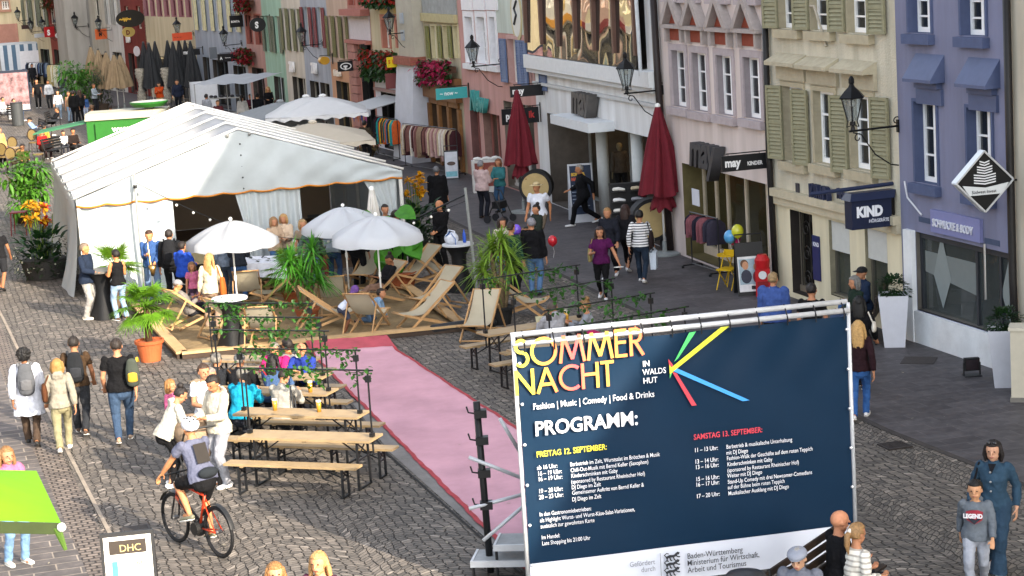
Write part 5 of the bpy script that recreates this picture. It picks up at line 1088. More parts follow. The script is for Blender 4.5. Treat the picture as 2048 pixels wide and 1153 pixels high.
# ------------------------------------------------------------------ plants
def pot(g, label, name, r_=.36, h=.42, colr='#a9552f', cat='potted plant', rz=0):
 t = thing(name, label, cat, g, rz); q = MB(); q.lathe([(r_*.72, 0), (r_*.95, h*.84), (r_*1.06, h*.85), (r_*1.08, h), (r_*.95, h), (r_*.9, h*.93)], n=26); q.build('pot', M(colr, .8, .15, 3, .15), t, False)
 q = MB(); q.lathe([(r_*.9, h*.9), (r_*.1, h*.93)], n=20); q.build('soil', M('#2b2119', .95, .2, 9, .5), t); return t
def fan_palm(t, base, tr, n, ln, seed, colr='#5a8a1e', droopy=.5, blade=.40):
 rnd = random.Random(seed); q = MB(); P = np.array(base, float)
 for k in range(n):
  a = k*2.4+rnd.uniform(-.3, .3); el = rnd.uniform(-.35, 1.25); d = np.array([math.cos(a)*math.cos(el), math.sin(a)*math.cos(el), math.sin(el)]); L = ln*rnd.uniform(.75, 1.1)
  tip = P+d*L-np.array([0, 0, .18*L*(1-math.sin(el))]); q.tube([P, P+d*L*.5, tip], [.016, .011, .009], n=4)
  fd = d-np.array([0, 0, .35]); fd /= np.linalg.norm(fd); u = np.cross(fd, (0, 0, 1)); u /= max(.01, np.linalg.norm(u)); nn = np.cross(u, fd)
  for b in range(22):
   th = R(-125+250*b/21); dd = fd*math.cos(th)+u*math.sin(th)+nn*(.18); q.leaf(tip, dd, blade*rnd.uniform(.85, 1.1)*(1-.25*abs(th)/2.2), .042, droopy*(.5+.5*rnd.random()), 5, .3, upv=nn, prof=(.5, 1, .9, .6, .3, .05))
 q.build('crown', leafmat(colr, .4), t)
 if tr: q = MB(); q.tube([(0, 0, base[2]*.4*0+.3), (base[0]*.5, base[1]*.5, base[2]*.7), base], [.075, .065, .06], n=10); q.build('trunk', M('#4a3826', .95, .35, 12, .9, 30), t, True)
t = pot(at(302, 722), 'fan palm in a round terracotta pot at the left corner of the sandbox', 'potted_palm', .28, .44, '#a5552f'); fan_palm(t, (0, 0, 1.12), True, 24, .40, 4, '#557f1a', .55, .42)
t = pot(at(238, 612), 'small fan palm by the white marquee wall behind the bar table', 'potted_palm', .3, .4, '#5a4a3a'); fan_palm(t, (0, 0, .95), True, 17, .40, 9, '#5f8420', .3, .50)
def yucca(t, heads, seed, colr='#3f7a22', tr=True):
 rnd = random.Random(seed); q = MB(); s = MB()
 for hx_, hy_, hz in heads:
  s.tube([(hx_*.25, hy_*.25, .25), (hx_*.6, hy_*.6, hz*.6), (hx_, hy_, hz)], [.07, .055, .045], n=8)
  for k in range(95):
   a = rnd.uniform(0, 6.283); el = rnd.uniform(-.55, 1.45); d = np.array([math.cos(a)*math.cos(el), math.sin(a)*math.cos(el), math.sin(el)])
   q.leaf((hx_, hy_, hz+rnd.uniform(-.12, .14)), d, rnd.uniform(.45, .72), rnd.uniform(.035, .05), rnd.uniform(.1, .75), 5, .3, prof=(.6, 1, .95, .75, .45, .04))
 q.build('crown', leafmat(colr, .45), t)
 if tr: s.build('trunk', M('#6a5b44', .95, .3, 12, .8, 30), t, True)
t = pot(at(616, 648), 'big yucca with two bright crowns in a terracotta pot in the sand', 'potted_yucca', .27, .36, '#8f4f2f'); yucca(t, [(-.28, .0, 1.35), (.22, .05, 1.55), (-.05, -.1, 1.05), (.3, -.1, 1.0)], 3)
t = pot(at(588, 612), 'terracotta pot with a young fan palm just behind the big yucca', 'potted_palm', .26, .36, '#8f4a2a'); fan_palm(t, (-.05, 0, .8), True, 14, .4, 12, '#54791f', .35, .42)
t = pot(at(1003, 648), 'tall yucca with pale yellow green crowns in a black pot', 'potted_yucca', .28, .38, '#191a1b'); yucca(t, [(-.12, 0, 1.55), (.28, .1, 1.30), (-.3, .0, 1.15), (.1, -.1, 1.75)], 8, '#6f8f2e')
t = pot(at(806, 578), 'terracotta pot with elephant ear plant right of the reclining woman', 'potted_plant', .36, .42, '#8a4a2c')
q = MB(); rnd = random.Random(5)
for px, py, L in ((753, 405, .75), (790, 408, .8), (822, 445, .5), (800, 442, .6), (745, 470, .55), (775, 505, .6), (795, 530, .55), (770, 540, .5), (740, 515, .5), (812, 480, .6)):
 pass
for k in range(13):
 a = rnd.uniform(0, 6.28); rr = rnd.uniform(.1, .55); z = rnd.uniform(.7, 1.95); b = np.array([rr*math.cos(a)-.25, rr*math.sin(a)*.6, z]); q.tube([(0, 0, .4), (b[0]*.4, b[1]*.4, z*.6), b], [.018, .014, .01], n=5)
 f = np.array([math.cos(a)*.5, -.6, -.55+rnd.uniform(-.3, .9)]); q.leaf(b-f*.1, f, rnd.uniform(.5, .72), rnd.uniform(.42, .58), .15, 6, .12, upv=(0, -.8, .6), prof=(.55, .95, 1, .85, .5, .03))
q.build('leaves', leafmat('#3f7d1e', .4), t)
def flower_tub(g, label, seed, canna='#b8881a', red=True, white=True, h=1.6, r_=.55, dark='#1c3a1a'):
 rnd = random.Random(seed); t = thing('flower_tub', label, 'flower tub', g); q = MB(); q.lathe([(r_*.8, 0), (r_, .5), (r_*.95, .52)], n=18); q.build('tub', M('#2e2c2a', .8, .2), t)
 q = MB()
 for k in range(130):
  a = rnd.uniform(0, 6.28); rr = rnd.uniform(0, r_*1.1); z = rnd.uniform(.4, h*.72); d = (math.cos(a)*.8, math.sin(a)*.8, rnd.uniform(.2, 1.3)); q.leaf((rr*math.cos(a), rr*math.sin(a), z), d, rnd.uniform(.3, .5), rnd.uniform(.12, .2), .4, 5, .25, prof=(.4, .9, 1, .7, .35, .03))
 q.build('canna_leaves', leafmat(dark, .45), t)
 q = MB()
 for k in range(420):
  a = rnd.uniform(0, 6.28); z = rnd.uniform(.12, .95); rr = r_*rnd.uniform(.9, 1.4)*(1.1-.35*abs(z-.45)); d = (math.cos(a), math.sin(a), rnd.gauss(0, .5)); q.leaf((rr*math.cos(a), rr*math.sin(a), z), d, .09, .06, .4, 3, .2, prof=(.5, 1, .8, .1))
 q.build('trailing_leaves', leafmat('#25301d', .6), t)
 q = MB()
 for k in range(9): a = rnd.uniform(0, 6.28); rr = rnd.uniform(.05, r_*.6); q.tube([(rr*math.cos(a)*.6, rr*math.sin(a)*.6, .5), (rr*math.cos(a), rr*math.sin(a), h+rnd.uniform(-.2, .2))], .01, n=4)
 q.build('stems', leafmat('#5f7a2a', .3), t)
 for nm, c_, cnt in (('yellow_bloom', canna, 16), ('red_bloom', '#b52a17', 4 if red else 0)):
  if not cnt: continue
  q = MB()
  for k in range(cnt):
   a = rnd.uniform(0, 6.28); rr = rnd.uniform(.05, r_*.7); b = np.array([rr*math.cos(a), rr*math.sin(a), h+rnd.uniform(-.28, .25)])
   for j in range(9): q.leaf(b, (rnd.gauss(0, 1), rnd.gauss(0, 1), rnd.gauss(.4, .6)), .17, .10, .2, 3, .3, prof=(.4, 1, .9, .3))
  q.build(nm, leafmat(c_, .25), t)
 if white:
  q = MB()
  for k in range(55):
   a = rnd.uniform(0, 6.28); z = rnd.uniform(.15, .85); rr = r_*1.25
   b = (rr*math.cos(a), rr*math.sin(a), z)
   for j in range(3): q.leaf(b, (rnd.gauss(0, 1), rnd.gauss(0, 1), rnd.gauss(0, 1)), .045, .045, 0, 2, .2, prof=(.6, 1, .5))
  q.build('white_bloom', leafmat('#c9c9b4', .15), t)
 return t
flower_tub(at(92, 556), 'round tub of yellow and red cannas with white trailing flowers left of the marquee', 3, h=1.75, r_=.62)
flower_tub(at(838, 520), 'tub of tall yellow cannas with dark leaves at the right marquee corner', 4, '#c08a14', False, True, 1.95, .5)
def bush(g, label, rad, h, colr, seed, n=700, z0=.3, lf=.13, potc='#3a3028'):
 rnd = random.Random(seed); t = thing('potted_bush', label, 'bush', g); q = MB(); q.lathe([(rad*.4, 0), (rad*.5, .4)], n=16); q.build('pot', M(potc, .8, .15), t); q = MB()
 cl = [(rnd.gauss(0, rad*.45), rnd.gauss(0, rad*.45), rnd.uniform(z0+rad*.4, h-rad*.25), rad*rnd.uniform(.28, .5)) for _ in range(14)]
 for k in range(n):
  c = cl[rnd.randrange(14)]; u = np.array([rnd.gauss(0, 1), rnd.gauss(0, 1), rnd.gauss(0, 1)]); u /= np.linalg.norm(u); p = np.array(c[:3])+u*c[3]*rnd.uniform(.6, 1.05)
  q.leaf(p, u+np.array([0, 0, -.2]), lf*rnd.uniform(.7, 1.3), lf*.45, .4, 3, .2, prof=(.4, 1, .8, .06))
 q.build('crown', leafmat(colr, .5), t); q = MB()
 for k in range(6): c = cl[k]; q.tube([(0, 0, .3), (c[0]*.4, c[1]*.4, c[2]*.55), c[:3]], [.03, .02, .01], n=5)
 q.build('stems', M('#4a3b2a', .9, .2), t); return t
bush(at(57, 445), 'bright green leafy bush beside the back of the marquee side wall', .85, 2.1, '#4a7a24', 5, 900, .3, .22)
bush(at(157, 222), 'light green leafy bush standing among people up the street', 1.15, 2.9, '#3f6f22', 6, 900, .3, .24); bush(at(205, 222), 'grey green olive bush beneath the tan parasols', .9, 2.4, '#3a4432', 7, 700, .3, .15)
bush(at(735, 318), 'low autumn coloured bush behind the right slope of the marquee', .6, 1.0, '#5a4a24', 8, 400, .2, .1)
for (px, py, lb, sd_) in ((1790, 692, 'tall white tapered planter with a green bush left of the blue shop', 1), (2012, 772, 'tall white tapered planter with a bush at the right picture edge', 2)):
 g = at(px, py); t = thing('tall_planter', lb, 'planter', g, R(-12)); w0, w1, hh = .19, .28, 1.0; q = MB(); q.add([(-w0, -w0, 0), (w0, -w0, 0), (w0, w0, 0), (-w0, w0, 0), (-w1, -w1, hh), (w1, -w1, hh), (w1, w1, hh), (-w1, w1, hh), (-w1+.03, -w1+.03, hh), (w1-.03, -w1+.03, hh), (w1-.03, w1-.03, hh), (-w1+.03, w1-.03, hh), (-w1+.03, -w1+.03, hh-.08), (w1-.03, -w1+.03, hh-.08), (w1-.03, w1-.03, hh-.08), (-w1+.03, w1-.03, hh-.08)], [(3, 2, 1, 0), (0, 1, 5, 4), (1, 2, 6, 5), (2, 3, 7, 6), (3, 0, 4, 7), (4, 5, 9, 8), (5, 6, 10, 9), (6, 7, 11, 10), (7, 4, 8, 11), (8, 9, 13, 12), (9, 10, 14, 13), (10, 11, 15, 14), (11, 8, 12, 15), (12, 13, 14, 15)]); q.build('planter_body', M('#c2c4cc', .4, .05), t)
 rnd = random.Random(sd_); q = MB()
 for k in range(600):
  u = np.array([rnd.gauss(0, 1), rnd.gauss(0, 1), rnd.gauss(0, 1)]); u /= np.linalg.norm(u); rr = .24+.08*math.sin(u[0]*5+sd_)*math.sin(u[2]*4); q.leaf(np.array([0, 0, hh+.14])+u*rr*np.array([1.1, 1.1, .9])*rnd.uniform(.75, 1.1), u+np.array([0, 0, .3]), .07, .045, .3, 3, .2, prof=(.5, 1, .8, .1))
 q.build('bush', leafmat('#1f3a1c', .55), t)
# ------------------------------------------------------------------ big programme banner
B0 = np.array([-.02, 23.33]); B1 = np.array([4.12, 24.15]); bd = (B1-B0); BWD = np.linalg.norm(bd); bu = bd/BWD; bo = np.array([-bu[1], bu[0]])
ban = thing('banner', 'large navy programme banner laced into a silver pipe frame', 'banner', (*B0, 0), math.atan2(bu[1], bu[0]))
def bl(px, py, dep=0.0):
 d = ray(px, py); t = ((B0-CC[:2])@bo)/(d[:2]@bo); p = CC+d*t; return float((p[:2]-B0)@bu), float(p[2])
ZT = bl(1350, 668)[1]; ZW = .50; ZB = .06
def wr_(x, z): return .022+wr0(x, z)
def wr0(x, z):
 e = max(0, 1-abs(z-ZT)/.9); return .018*math.sin(x*5.2+z*2.5)*e+.012*math.sin(x*9-z*6)*e+.02*max(0, 1-abs((x-3.6)-(ZT-z)*.5)*5)*max(0, 1-(ZT-z))+.008*math.sin(x*3+z*4)
def bnr(z0, z1):
 q = MB(); q.grid(lambda u, v: (.03+(BWD-.06)*u, .0+wr_(.03+(BWD-.06)*u, z0+(z1-z0)*v), z0+(z1-z0)*v), 60, 40); return q
NAVY = M('#0a243a', .55, .08, 1.2, .1, 3, spec=.12)
bnr(ZW, ZT).build('navy_field', NAVY, ban, True); bnr(ZB, ZW-.001).build('white_strip', M('#c6cbd6', .45, .04, 1.2, .1, 3, spec=.4), ban, True)
YF = -.03
SIL = M('#b9bcc0', .4, .1, metal=.25)
for z, y in ((ZT+.07, .0), (ZT+.17, .07)):
 q = MB(); q.tube([(-.02, y, z), (BWD+.0, y, z)], .034, n=10); q.build('pipe', SIL, ban, True)
for x in (0.0, BWD): q = MB(); q.tube([(x, .03, .0), (x, .03, ZT+.16)], .026, n=8); q.build('pipe', SIL, ban, True)
for k in range(12):
 x = .12+k*(BWD-.2)/11; q = MB(); q.tube([(x, -.04, ZT-.03), (x, -.04, ZT+.07), (x, .0, ZT+.12), (x, .08, ZT+.21)], .009, n=4); q.build('cable_tie', M('#1c1c1e', .5, 0), ban)
for k in range(6):
 for x in (.05, BWD-.05): z = .5+k*.5; q = MB(); q.ball((x, -.03, z), .022, 6, 4); q.build('eyelet', M('#c9ccd2', .3, 0, metal=.7), ban)
WT = M('#d9dbe0', .5, 0); YT = M('#d2c93a', .5, 0); RT = M('#c2404e', .5, 0); DK = M('#2f3136', .5, 0)
gm_ = bpy.data.materials.new('print_gradient'); gm_.use_nodes = True; t_ = gm_.node_tree; b_ = t_.nodes['Principled BSDF']; b_.inputs['Roughness'].default_value = .5
tc_ = t_.nodes.new('ShaderNodeTexCoord'); sx_ = t_.nodes.new('ShaderNodeSeparateXYZ'); cr_ = t_.nodes.new('ShaderNodeValToRGB'); t_.links.new(tc_.outputs['Object'], sx_.inputs[0])
mr_ = t_.nodes.new('ShaderNodeMapRange'); mr_.inputs[1].default_value = 0; mr_.inputs[2].default_value = 1.65; t_.links.new(sx_.outputs[0], mr_.inputs[0]); t_.links.new(mr_.outputs[0], cr_.inputs[0])
els = [(0, '#d9c93a'), (.10, '#dcc93a'), (.30, '#e0703a'), (.45, '#d94a50'), (.62, '#d9a03a'), (.75, '#d98a3c'), (1.0, '#d9583c')]
while len(cr_.color_ramp.elements) < len(els): cr_.color_ramp.elements.new(.5)
for e, (p_, c_) in zip(cr_.color_ramp.elements, els): e.position = p_; e.color = (*rgb(c_), 1)
t_.links.new(cr_.outputs[0], b_.inputs['Base Color'])
def stroke(q, pts, wd, y):
 P = [np.array(p, float) for p in pts]; n = len(P); L = []; Rr = []
 for i in range(n):
  d = P[min(i+1, n-1)]-P[max(i-1, 0)]; d /= np.linalg.norm(d); nn = np.array([-d[1], d[0]])
  f = 1.0
  if 0 < i < n-1:
   d1 = P[i]-P[i-1]; d1 /= np.linalg.norm(d1); f = 1/max(.45, abs(np.array([-d1[1], d1[0]])@nn))
  L.append(P[i]+nn*wd/2*f); Rr.append(P[i]-nn*wd/2*f)
 for i in range(n-1): q.poly([(L[i][0], y, L[i][1]), (Rr[i][0], y, Rr[i][1]), (Rr[i+1][0], y, Rr[i+1][1]), (L[i+1][0], y, L[i+1][1])])
def arc(cx, cy, rx, ry, a0, a1, n=24): return [(cx+rx*math.cos(R(a0+(a1-a0)*i/n)), cy+ry*math.sin(R(a0+(a1-a0)*i/n))) for i in range(n+1)]
GL_ = {'O': (1.0, [arc(.5, .5, .45, .45, 0, 360, 40)]), 'S': (.55, [arc(.27, .74, .20, .21, 40, 270, 18)+arc(.27, .29, .23, .24, 90, -140, 20)[1:]]),
 'M': (1.0, [[(.04, 0), (.2, .97)], [(.2, .97), (.5, .12)], [(.5, .12), (.8, .97)], [(.8, .97), (.96, 0)]]), 'E': (.5, [[(.06, 0), (.06, 1)], [(.06, .95), (.47, .95)], [(.06, .53), (.44, .53)], [(.06, .05), (.47, .05)]]),
 'R': (.56, [[(.06, 0), (.06, 1)], [(.06, .95), (.24, .95)]+arc(.24, .73, .21, .22, 90, -90, 14)+[(.06, .51)], [(.22, .51), (.52, 0)]]), 'N': (.75, [[(.06, 0), (.06, 1)], [(.06, .97), (.69, .03)], [(.69, 0), (.69, 1)]]),
 'A': (.8, [[(.04, 0), (.4, .98)], [(.4, .98), (.76, 0)], [(.2, .34), (.6, .34)]]), 'C': (.78, [arc(.48, .5, .43, .45, 50, 310, 30)]), 'H': (.68, [[(.06, 0), (.06, 1)], [(.62, 0), (.62, 1)], [(.06, .55), (.62, .55)]]), 'T': (.52, [[(.26, 0), (.26, 1)], [(.0, .95), (.52, .95)]])}
def word(s, pxl, pxr, ptop, pbot, wd=.115):
 x0, z0 = bl(*pxl); x1, _ = bl(*pxr); H_ = bl(*ptop)[1]-bl(*pbot)[1]; tot = sum(GL_[c][0] for c in s)+.07*(len(s)-1); sc = (x1-x0)/tot; x = x0
 for c in s:
  wd_, st_ = GL_[c]; q = MB()
  for i, pl in enumerate(st_): stroke(q, [(x+p[0]*sc, z0+p[1]*H_) for p in pl], wd*sc*1.05, YF-.0006*i)
  q.build('letter', gm_, ban); x += (wd_+.07)*sc
word('SOMMER', (1029, 736), (1288, 715), (1160, 672), (1164, 728)); word('NACHT', (1030, 792), (1229, 776), (1130, 733), (1133, 784))
def btext(s, px, py, cap, mat=WT, bold=0.0, sx=.88, align='LEFT'):
 x, z = bl(px, py); s_ = cap/163/.73; return text(s, s_, mat, ban, (x, YF-.002, z), bold=bold*s_, sx=sx, align=align)
btext('IN', 1284, 733, 12, bold=.012); btext('WALDS', 1284, 750, 12, bold=.012, sx=.86); btext('HUT', 1285, 767, 12, bold=.012)
btext('Fashion | Music | Comedy | Food & Drinks', 1065, 819, 13, bold=.005, sx=.80)
btext('PROGRAMM:', 1069, 871, 29, bold=.022, sx=.92)
btext('FREITAG 12. SEPTEMBER:', 1072, 914, 12, YT, .014, .80)
for i, (a, py) in enumerate((('ab 16 Uhr:', 939), ('16 – 19 Uhr:', 951), ('16 – 19 Uhr:', 962), ('19 – 20 Uhr:', 986), ('20 – 23 Uhr:', 998))): btext(a, 1073+i, py, 9, WT, .008, .78)
for a, px, py, bo_ in (('Barbetrieb im Zelt, Wurstsalat im Brötchen & Musik', 1139, 932, .004), ('Chill-Out-Musik mit Bernd Keller (Saxophon)', 1140, 944, .008), ('Kinderschminken mit Gaby', 1141, 955, .014), ('(sponsored by Restaurant Rheinischer Hof)', 1141, 967, .004), ('DJ Diego im Zelt', 1142, 978, .014), ('Gemeinsamer Auftritt von Bernd Keller &', 1143, 989, .008), ('DJ Diego im Zelt', 1143, 1002, .014), ('In den Gastronomiebetrieben:', 1078, 1032, .014), ('als Highlight Wurst- und Wurst-Käse-Salat-Variationen,', 1079, 1044, .008), ('zusätzlich zur gewohnten Karte', 1080, 1056, .004), ('Im Handel:', 1082, 1078, .016), ('Late Shopping bis 21:00 Uhr', 1083, 1090, .012)): btext(a, px, py, 8.6, WT, bo_*.45, .73)
btext('SAMSTAG 13. SEPTEMBER:', 1386, 879, 11.5, RT, .014, .80)
for a, px, py in (('11 – 13 Uhr:', 1387, 904), ('13 – 14 Uhr:', 1388, 927), ('13 – 16 Uhr:', 1389, 938), ('15 – 16 Uhr:', 1390, 962), ('16 – 17 Uhr:', 1390, 973), ('17 – 20 Uhr:', 1391, 996)): btext(a, px, py, 9, WT, .008, .78)
for a, px, py, bo_ in (('Barbetrieb & musikalische Unterhaltung', 1451, 897, .004), ('mit DJ Diego', 1451, 909, .014), ('Fashion-Walk der Geschäfte auf dem roten Teppich', 1452, 920, .008), ('Kinderschminken mit Gaby', 1453, 932, .014), ('(sponsored by Restaurant Rheinischer Hof)', 1453, 944, .004), ('Weiter mit DJ Diego', 1453, 955, .01), ('Stand-Up Comedy mit drei Newcomer-Comedians', 1454, 967, .01), ('auf der Bühne beim roten Teppich', 1454, 978, .004), ('Musikalischer Ausklang mit DJ Diego', 1455, 990, .008)): btext(a, px, py, 8.6, WT, bo_*.45, .73)
btext('Gefördert', 1309, 1127, 11, M('#7c8088', .5, 0), 0, .85, 'RIGHT'); btext('durch', 1310, 1140, 11, M('#7c8088', .5, 0), 0, .85, 'RIGHT')
btext('Baden-Württemberg', 1373, 1117, 12, DK, .006, .84); btext('Ministerium für Wirtschaft,', 1373, 1131, 12, DK, .006, .84); btext('Arbeit und Tourismus', 1374, 1145, 12, DK, .006, .84)
x, z = bl(1320, 1140); q = MB(); q.poly([(x, YF, z-.08), (x+.01, YF, z-.08), (x+.01, YF, z+.22), (x, YF, z+.22)]); q.build('divider', M('#8c9098', .5, 0), ban)
for py in (1122, 1137, 1152):                      # three striding lions of the state crest
 x, z = bl(1331, py); s_ = .01; q = MB()
 for pl, w_ in ((((0, 4), (5, 6), (10, 5.5), (14, 7)), 3.2), (((13, 7), (16, 9), (18, 8)), 3.4), (((1, 5), (-2, 8), (1, 10), (4, 9)), 1.2), (((2, 4), (1, 1), (3, 0)), 1.6), (((5, 5), (6, 1), (8, 0)), 1.6), (((10, 5), (11, 1), (13, 0)), 1.6), (((13, 6), (17, 4), (19, 4)), 1.6)):
  stroke(q, [(x+a*s_*.95, z+b*s_) for a, b in pl], w_*s_, YF-.0005*len(q.f)/4)
 q.build('lion_mark', DK, ban)
def fan(pts, c, yy):
 q = MB(); q.poly([(*((lambda t: (t[0], yy, t[1]))(bl(*p))),) for p in pts]); q.build('light_beam', M(c, .5, 0), ban)
fan([(1347, 723), (1355, 716), (1391, 662), (1377, 665)], '#4fc06a', YF-.001); fan([(1338, 737), (1342, 745), (1457, 652), (1440, 654)], '#c9cf3a', YF-.003)
fan([(1343, 741), (1350, 735), (1498, 800), (1484, 802)], '#3f93dc', YF-.001); fan([(1343, 743), (1352, 746), (1392, 810), (1382, 811)], '#c2404e', YF-.002)
fan([(1335, 717), (1345, 730), (1338, 740)], '#c2404e', YF-.002); fan([(1338, 740), (1344, 743), (1338, 757)], '#4fae5c', YF-.002); fan([(1337, 728), (1345, 742), (1338, 748)], '#c9cf3a', YF-.004)
# scaffold behind it, low stage steps
sc_ = thing('scaffold_brace', 'black upright with silver scaffold tubes propping the banner from behind', 'scaffold', (-.5, 24.7, 0), 0)
q = MB(); q.tube([(0, 0, 0), (-.04, 0, 2.25)], .045, n=10); q.build('upright', BK, sc_, True)
L0 = np.array([-.5, 24.7, 0])
for a, b in (((938, 915), (1065, 965)), ((938, 1018), (1062, 985)), ((966, 1082), (1062, 1000)), ((1000, 838), (1040, 905))):
 P0 = at_y(a[0], a[1], 24.6)-L0; P1 = at_y(b[0], b[1], 24.75)-L0; q = MB(); q.tube([P0, P1], .025, n=8); q.build('tube', SIL, sc_, True)
for z in (.9, 1.32, 1.75, 2.1): q = MB(); q.box(-.08, .08, -.08, .05, z-.05, z+.05); q.tube([(-.08, 0, z), (-.15, -.02, z+.02), (-.17, -.02, z+.1)], .012, n=5); q.build('coupler', BK, sc_)
for (px, py, zz, lb) in ((958, 1100, .22, 'lower silver edged stage step at the left end of the banner'), (1003, 1068, .42, 'upper silver edged stage step behind the left end of the banner')):
 g = at(px, py, zz); t = thing('stage_step', lb, 'stage', (g[0], g[1], 0), math.atan2(bu[1], bu[0])-.35); q = MB(); q.box(0, 1.0, -.5, .0, zz-.01, zz+.004); q.build('deck', M('#8e9294', .7, .15, 6), t)
 q = MB(); q.box(-.03, 1.03, -.53, -.5, zz-.07, zz+.012); q.box(-.03, -.0, -.5, .0, zz-.07, zz+.012); q.build('edge_rail', SIL, t)
 for x in (.0, .95):
  for y in (-.48, -.03): q = MB(); q.tube([(x, y, 0), (x, y, zz-.07)], .018, n=6); q.build('leg', BK, t)
 q = MB(); q.box(0, .95, -.485, -.475, .0, .02); q.build('foot_bar', BK, t)
# ------------------------------------------------------------------ lanterns and hanging signs on the facades
def wall_at(px, py):
 d = ray(px, py); best = None
 for i in range(len(PL)-1):
  a = np.array(PL[i]); e = np.array(PL[i+1])-a
  try: t, s = np.linalg.solve(np.array([[d[0], -e[0]], [d[1], -e[1]]]), a)
  except Exception: continue
  if 0 <= s <= 1 and t > 0 and (best is None or t < best[0]): best = (t, e/np.linalg.norm(e))
 p = CC+d*best[0]; u = -best[1]; return p, np.array([-u[1], u[0]])   # point, into-the-wall direction
IRON = M('#141517', .45, .15, 8, metal=.3); LG = glass('#8a8f90', .35, .1)
def lantern(label, px, py, H=.95, out=.95):       # px,py: where the bracket meets the wall
 p, o = wall_at(px, py); t = thing('wall_lantern', label, 'lantern', p, math.atan2(o[1], o[0]), 'old style lanterns on wall brackets')
 q = MB(); q.tube([(0, 0, 0), (-out-.08, 0, -.02)], .022, n=6); q.tube([(-.02, 0, -.75), (-.18, 0, -.72), (-.5, 0, -.5), (-.78, 0, -.1), (-out, 0, -.05)], .014, n=5)
 q.tube([(-out+.1+.1*math.cos(k*.6)*(1-k/14), 0, -.16+.1*math.sin(k*.6)*(1-k/14)) for k in range(12)], .012, n=5)
 q.tube([(-.04+.09*math.cos(k*.6)*(1-k/14), 0, .10+.09*math.sin(k*.6)*(1-k/14)) for k in range(12)], .012, n=5); q.box(-.03, .01, -.04, .04, -.12, .12); q.build('bracket', IRON, t)
 h = H; x = -out; q = MB(); q.lathe([(.05, 0), (.03, .08), (.06, .1), (.05, .16)], (x, 0, 0), 8)
 for k in range(6):
  a = k*math.pi/3; q.tube([(x+.10*math.cos(a), .10*math.sin(a), .16), (x+.215*math.cos(a), .215*math.sin(a), .16+h*.46)], .011, n=4)
  q.tube([(x+.05*math.cos(a), .05*math.sin(a), .08), (x+.13*math.cos(a), .13*math.sin(a), .06), (x+.10*math.cos(a), .10*math.sin(a), .16)], .009, n=4)
 q.build('cage', IRON, t); q = MB(); q.lathe([(.25, .16+h*.46), (.265, .18+h*.46), (.16, .2+h*.56), (.07, .2+h*.64), (.045, .2+h*.7), (.06, .2+h*.72), (.06, .2+h*.8), (.02, .2+h*.86)], (x, 0, 0), 6); q.build('lantern_roof', IRON, t)
 q = MB(); q.add([(x+r_*math.cos(k*math.pi/3), r_*math.sin(k*math.pi/3), z) for r_, z in ((.095, .17), (.208, .155+h*.46)) for k in range(6)], [(k, (k+1) % 6, 6+(k+1) % 6, 6+k) for k in range(6)]); q.build('panes', LG, t)
 q = MB(); q.ball((x, 0, .16+h*.36), .06, 8, 6); q.build('bulb', M('#cfcdc4', .4, 0), t); return t
for px, py, lb in ((1797, 252, 'black wall lantern between the cream and blue houses'), (1326, 180, 'black wall lantern between white and pale pink houses'), (1003, 128, 'black wall lantern on the narrow pink house with blue shutters'), (828, 64, 'black wall lantern beside the yellow lottery sign'), (646, 88, 'black wall lantern on the blue grey house with red shutters'), (484, 88, 'black wall lantern below the black fashion sign'), (388, 68, 'black wall lantern beside the orange sign on the yellow cream house'), (226, 60, 'black wall lantern above the tan parasols'), (178, 52, 'black wall lantern beside the grey tower face'), (140, 60, 'black wall lantern left of the grey tower face'), (112, 60, 'black wall lantern before the dull red house'), (88, 62, 'black wall lantern right of the green shuttered house'), (62, 40, 'farthest black wall lantern next to the archway house')):
 lantern(lb, px, py)
def board(label, l, r_, tp, bt, attach=None, colr='#17181b', th=.06, name='hanging_sign', iron=True, words=(), yaw=0, shape='box', cat='sign', rough=.4):
 """a sign that sticks out from the wall; l..r_, tp..bt are photo pixels; attach = pixel of its wall fixing"""
 ax, ay = attach or (r_+6, (tp+bt)/2); p, o = wall_at(ax, ay); D = p@fw*0+((p-CC)@fw); mpp = D/FPX; c = math.cos(math.atan2(o[1], o[0])+yaw); w_ = (r_-l)*mpp/c; h = (bt-tp)*mpp*1.015; gap = (ax-r_)*mpp/c; dz = (ay-(tp+bt)/2-math.tan(ROLL)*(ax-(l+r_)/2)*0)*mpp
 t = thing(name, label, cat, p, math.atan2(o[1], o[0])+yaw); x0, x1 = -gap-w_, -gap; z0, z1 = dz-h/2, dz+h/2
 if shape == 'box': q = MB(); q.box(x0, x1, -th/2, th/2, z0, z1); q.build('board', M(colr, rough, .06, 4), t)
 elif shape == 'oval':
  n = 28; pts = [((x0+x1)/2+w_/2*math.cos(2*math.pi*k/n), -th/2, (z0+z1)/2+h/2*math.sin(2*math.pi*k/n)) for k in range(n)]; q = MB(); q.prism(pts, (0, th, 0)); q.build('board', M(colr, rough, .06, 4), t)
 if iron:
  q = MB(); q.tube([(0, 0, z1+.04), (x0+w_*.1, 0, z1+.04)], .014, n=5)
  for x in (x0+w_*.15, x1-w_*.15): q.tube([(x, 0, z1+.04), (x, 0, z1)], .008, n=4)
  q.box(-.03, .02, -.05, .05, z0, z1+.12) if gap < .5 else q.box(-.03, .02, -.05, .05, z1-.1, z1+.12); q.build('bracket', IRON, t)
 for s, fx, fz, sz, cl, bo_ in words: text(s, sz*h, M(cl, .4, 0), t, (x0+w_*fx, -th/2-.006, z0+h*fz), bold=bo_*h, sx=.85)
 return t, x0, x1, z0, z1
board('black sign with white lettering beside the closed red parasol on the white shop', 1020, 1086, 168, 190, (1090, 180), words=(('may', .06, .3, .75, '#d8d8d8', .03),))
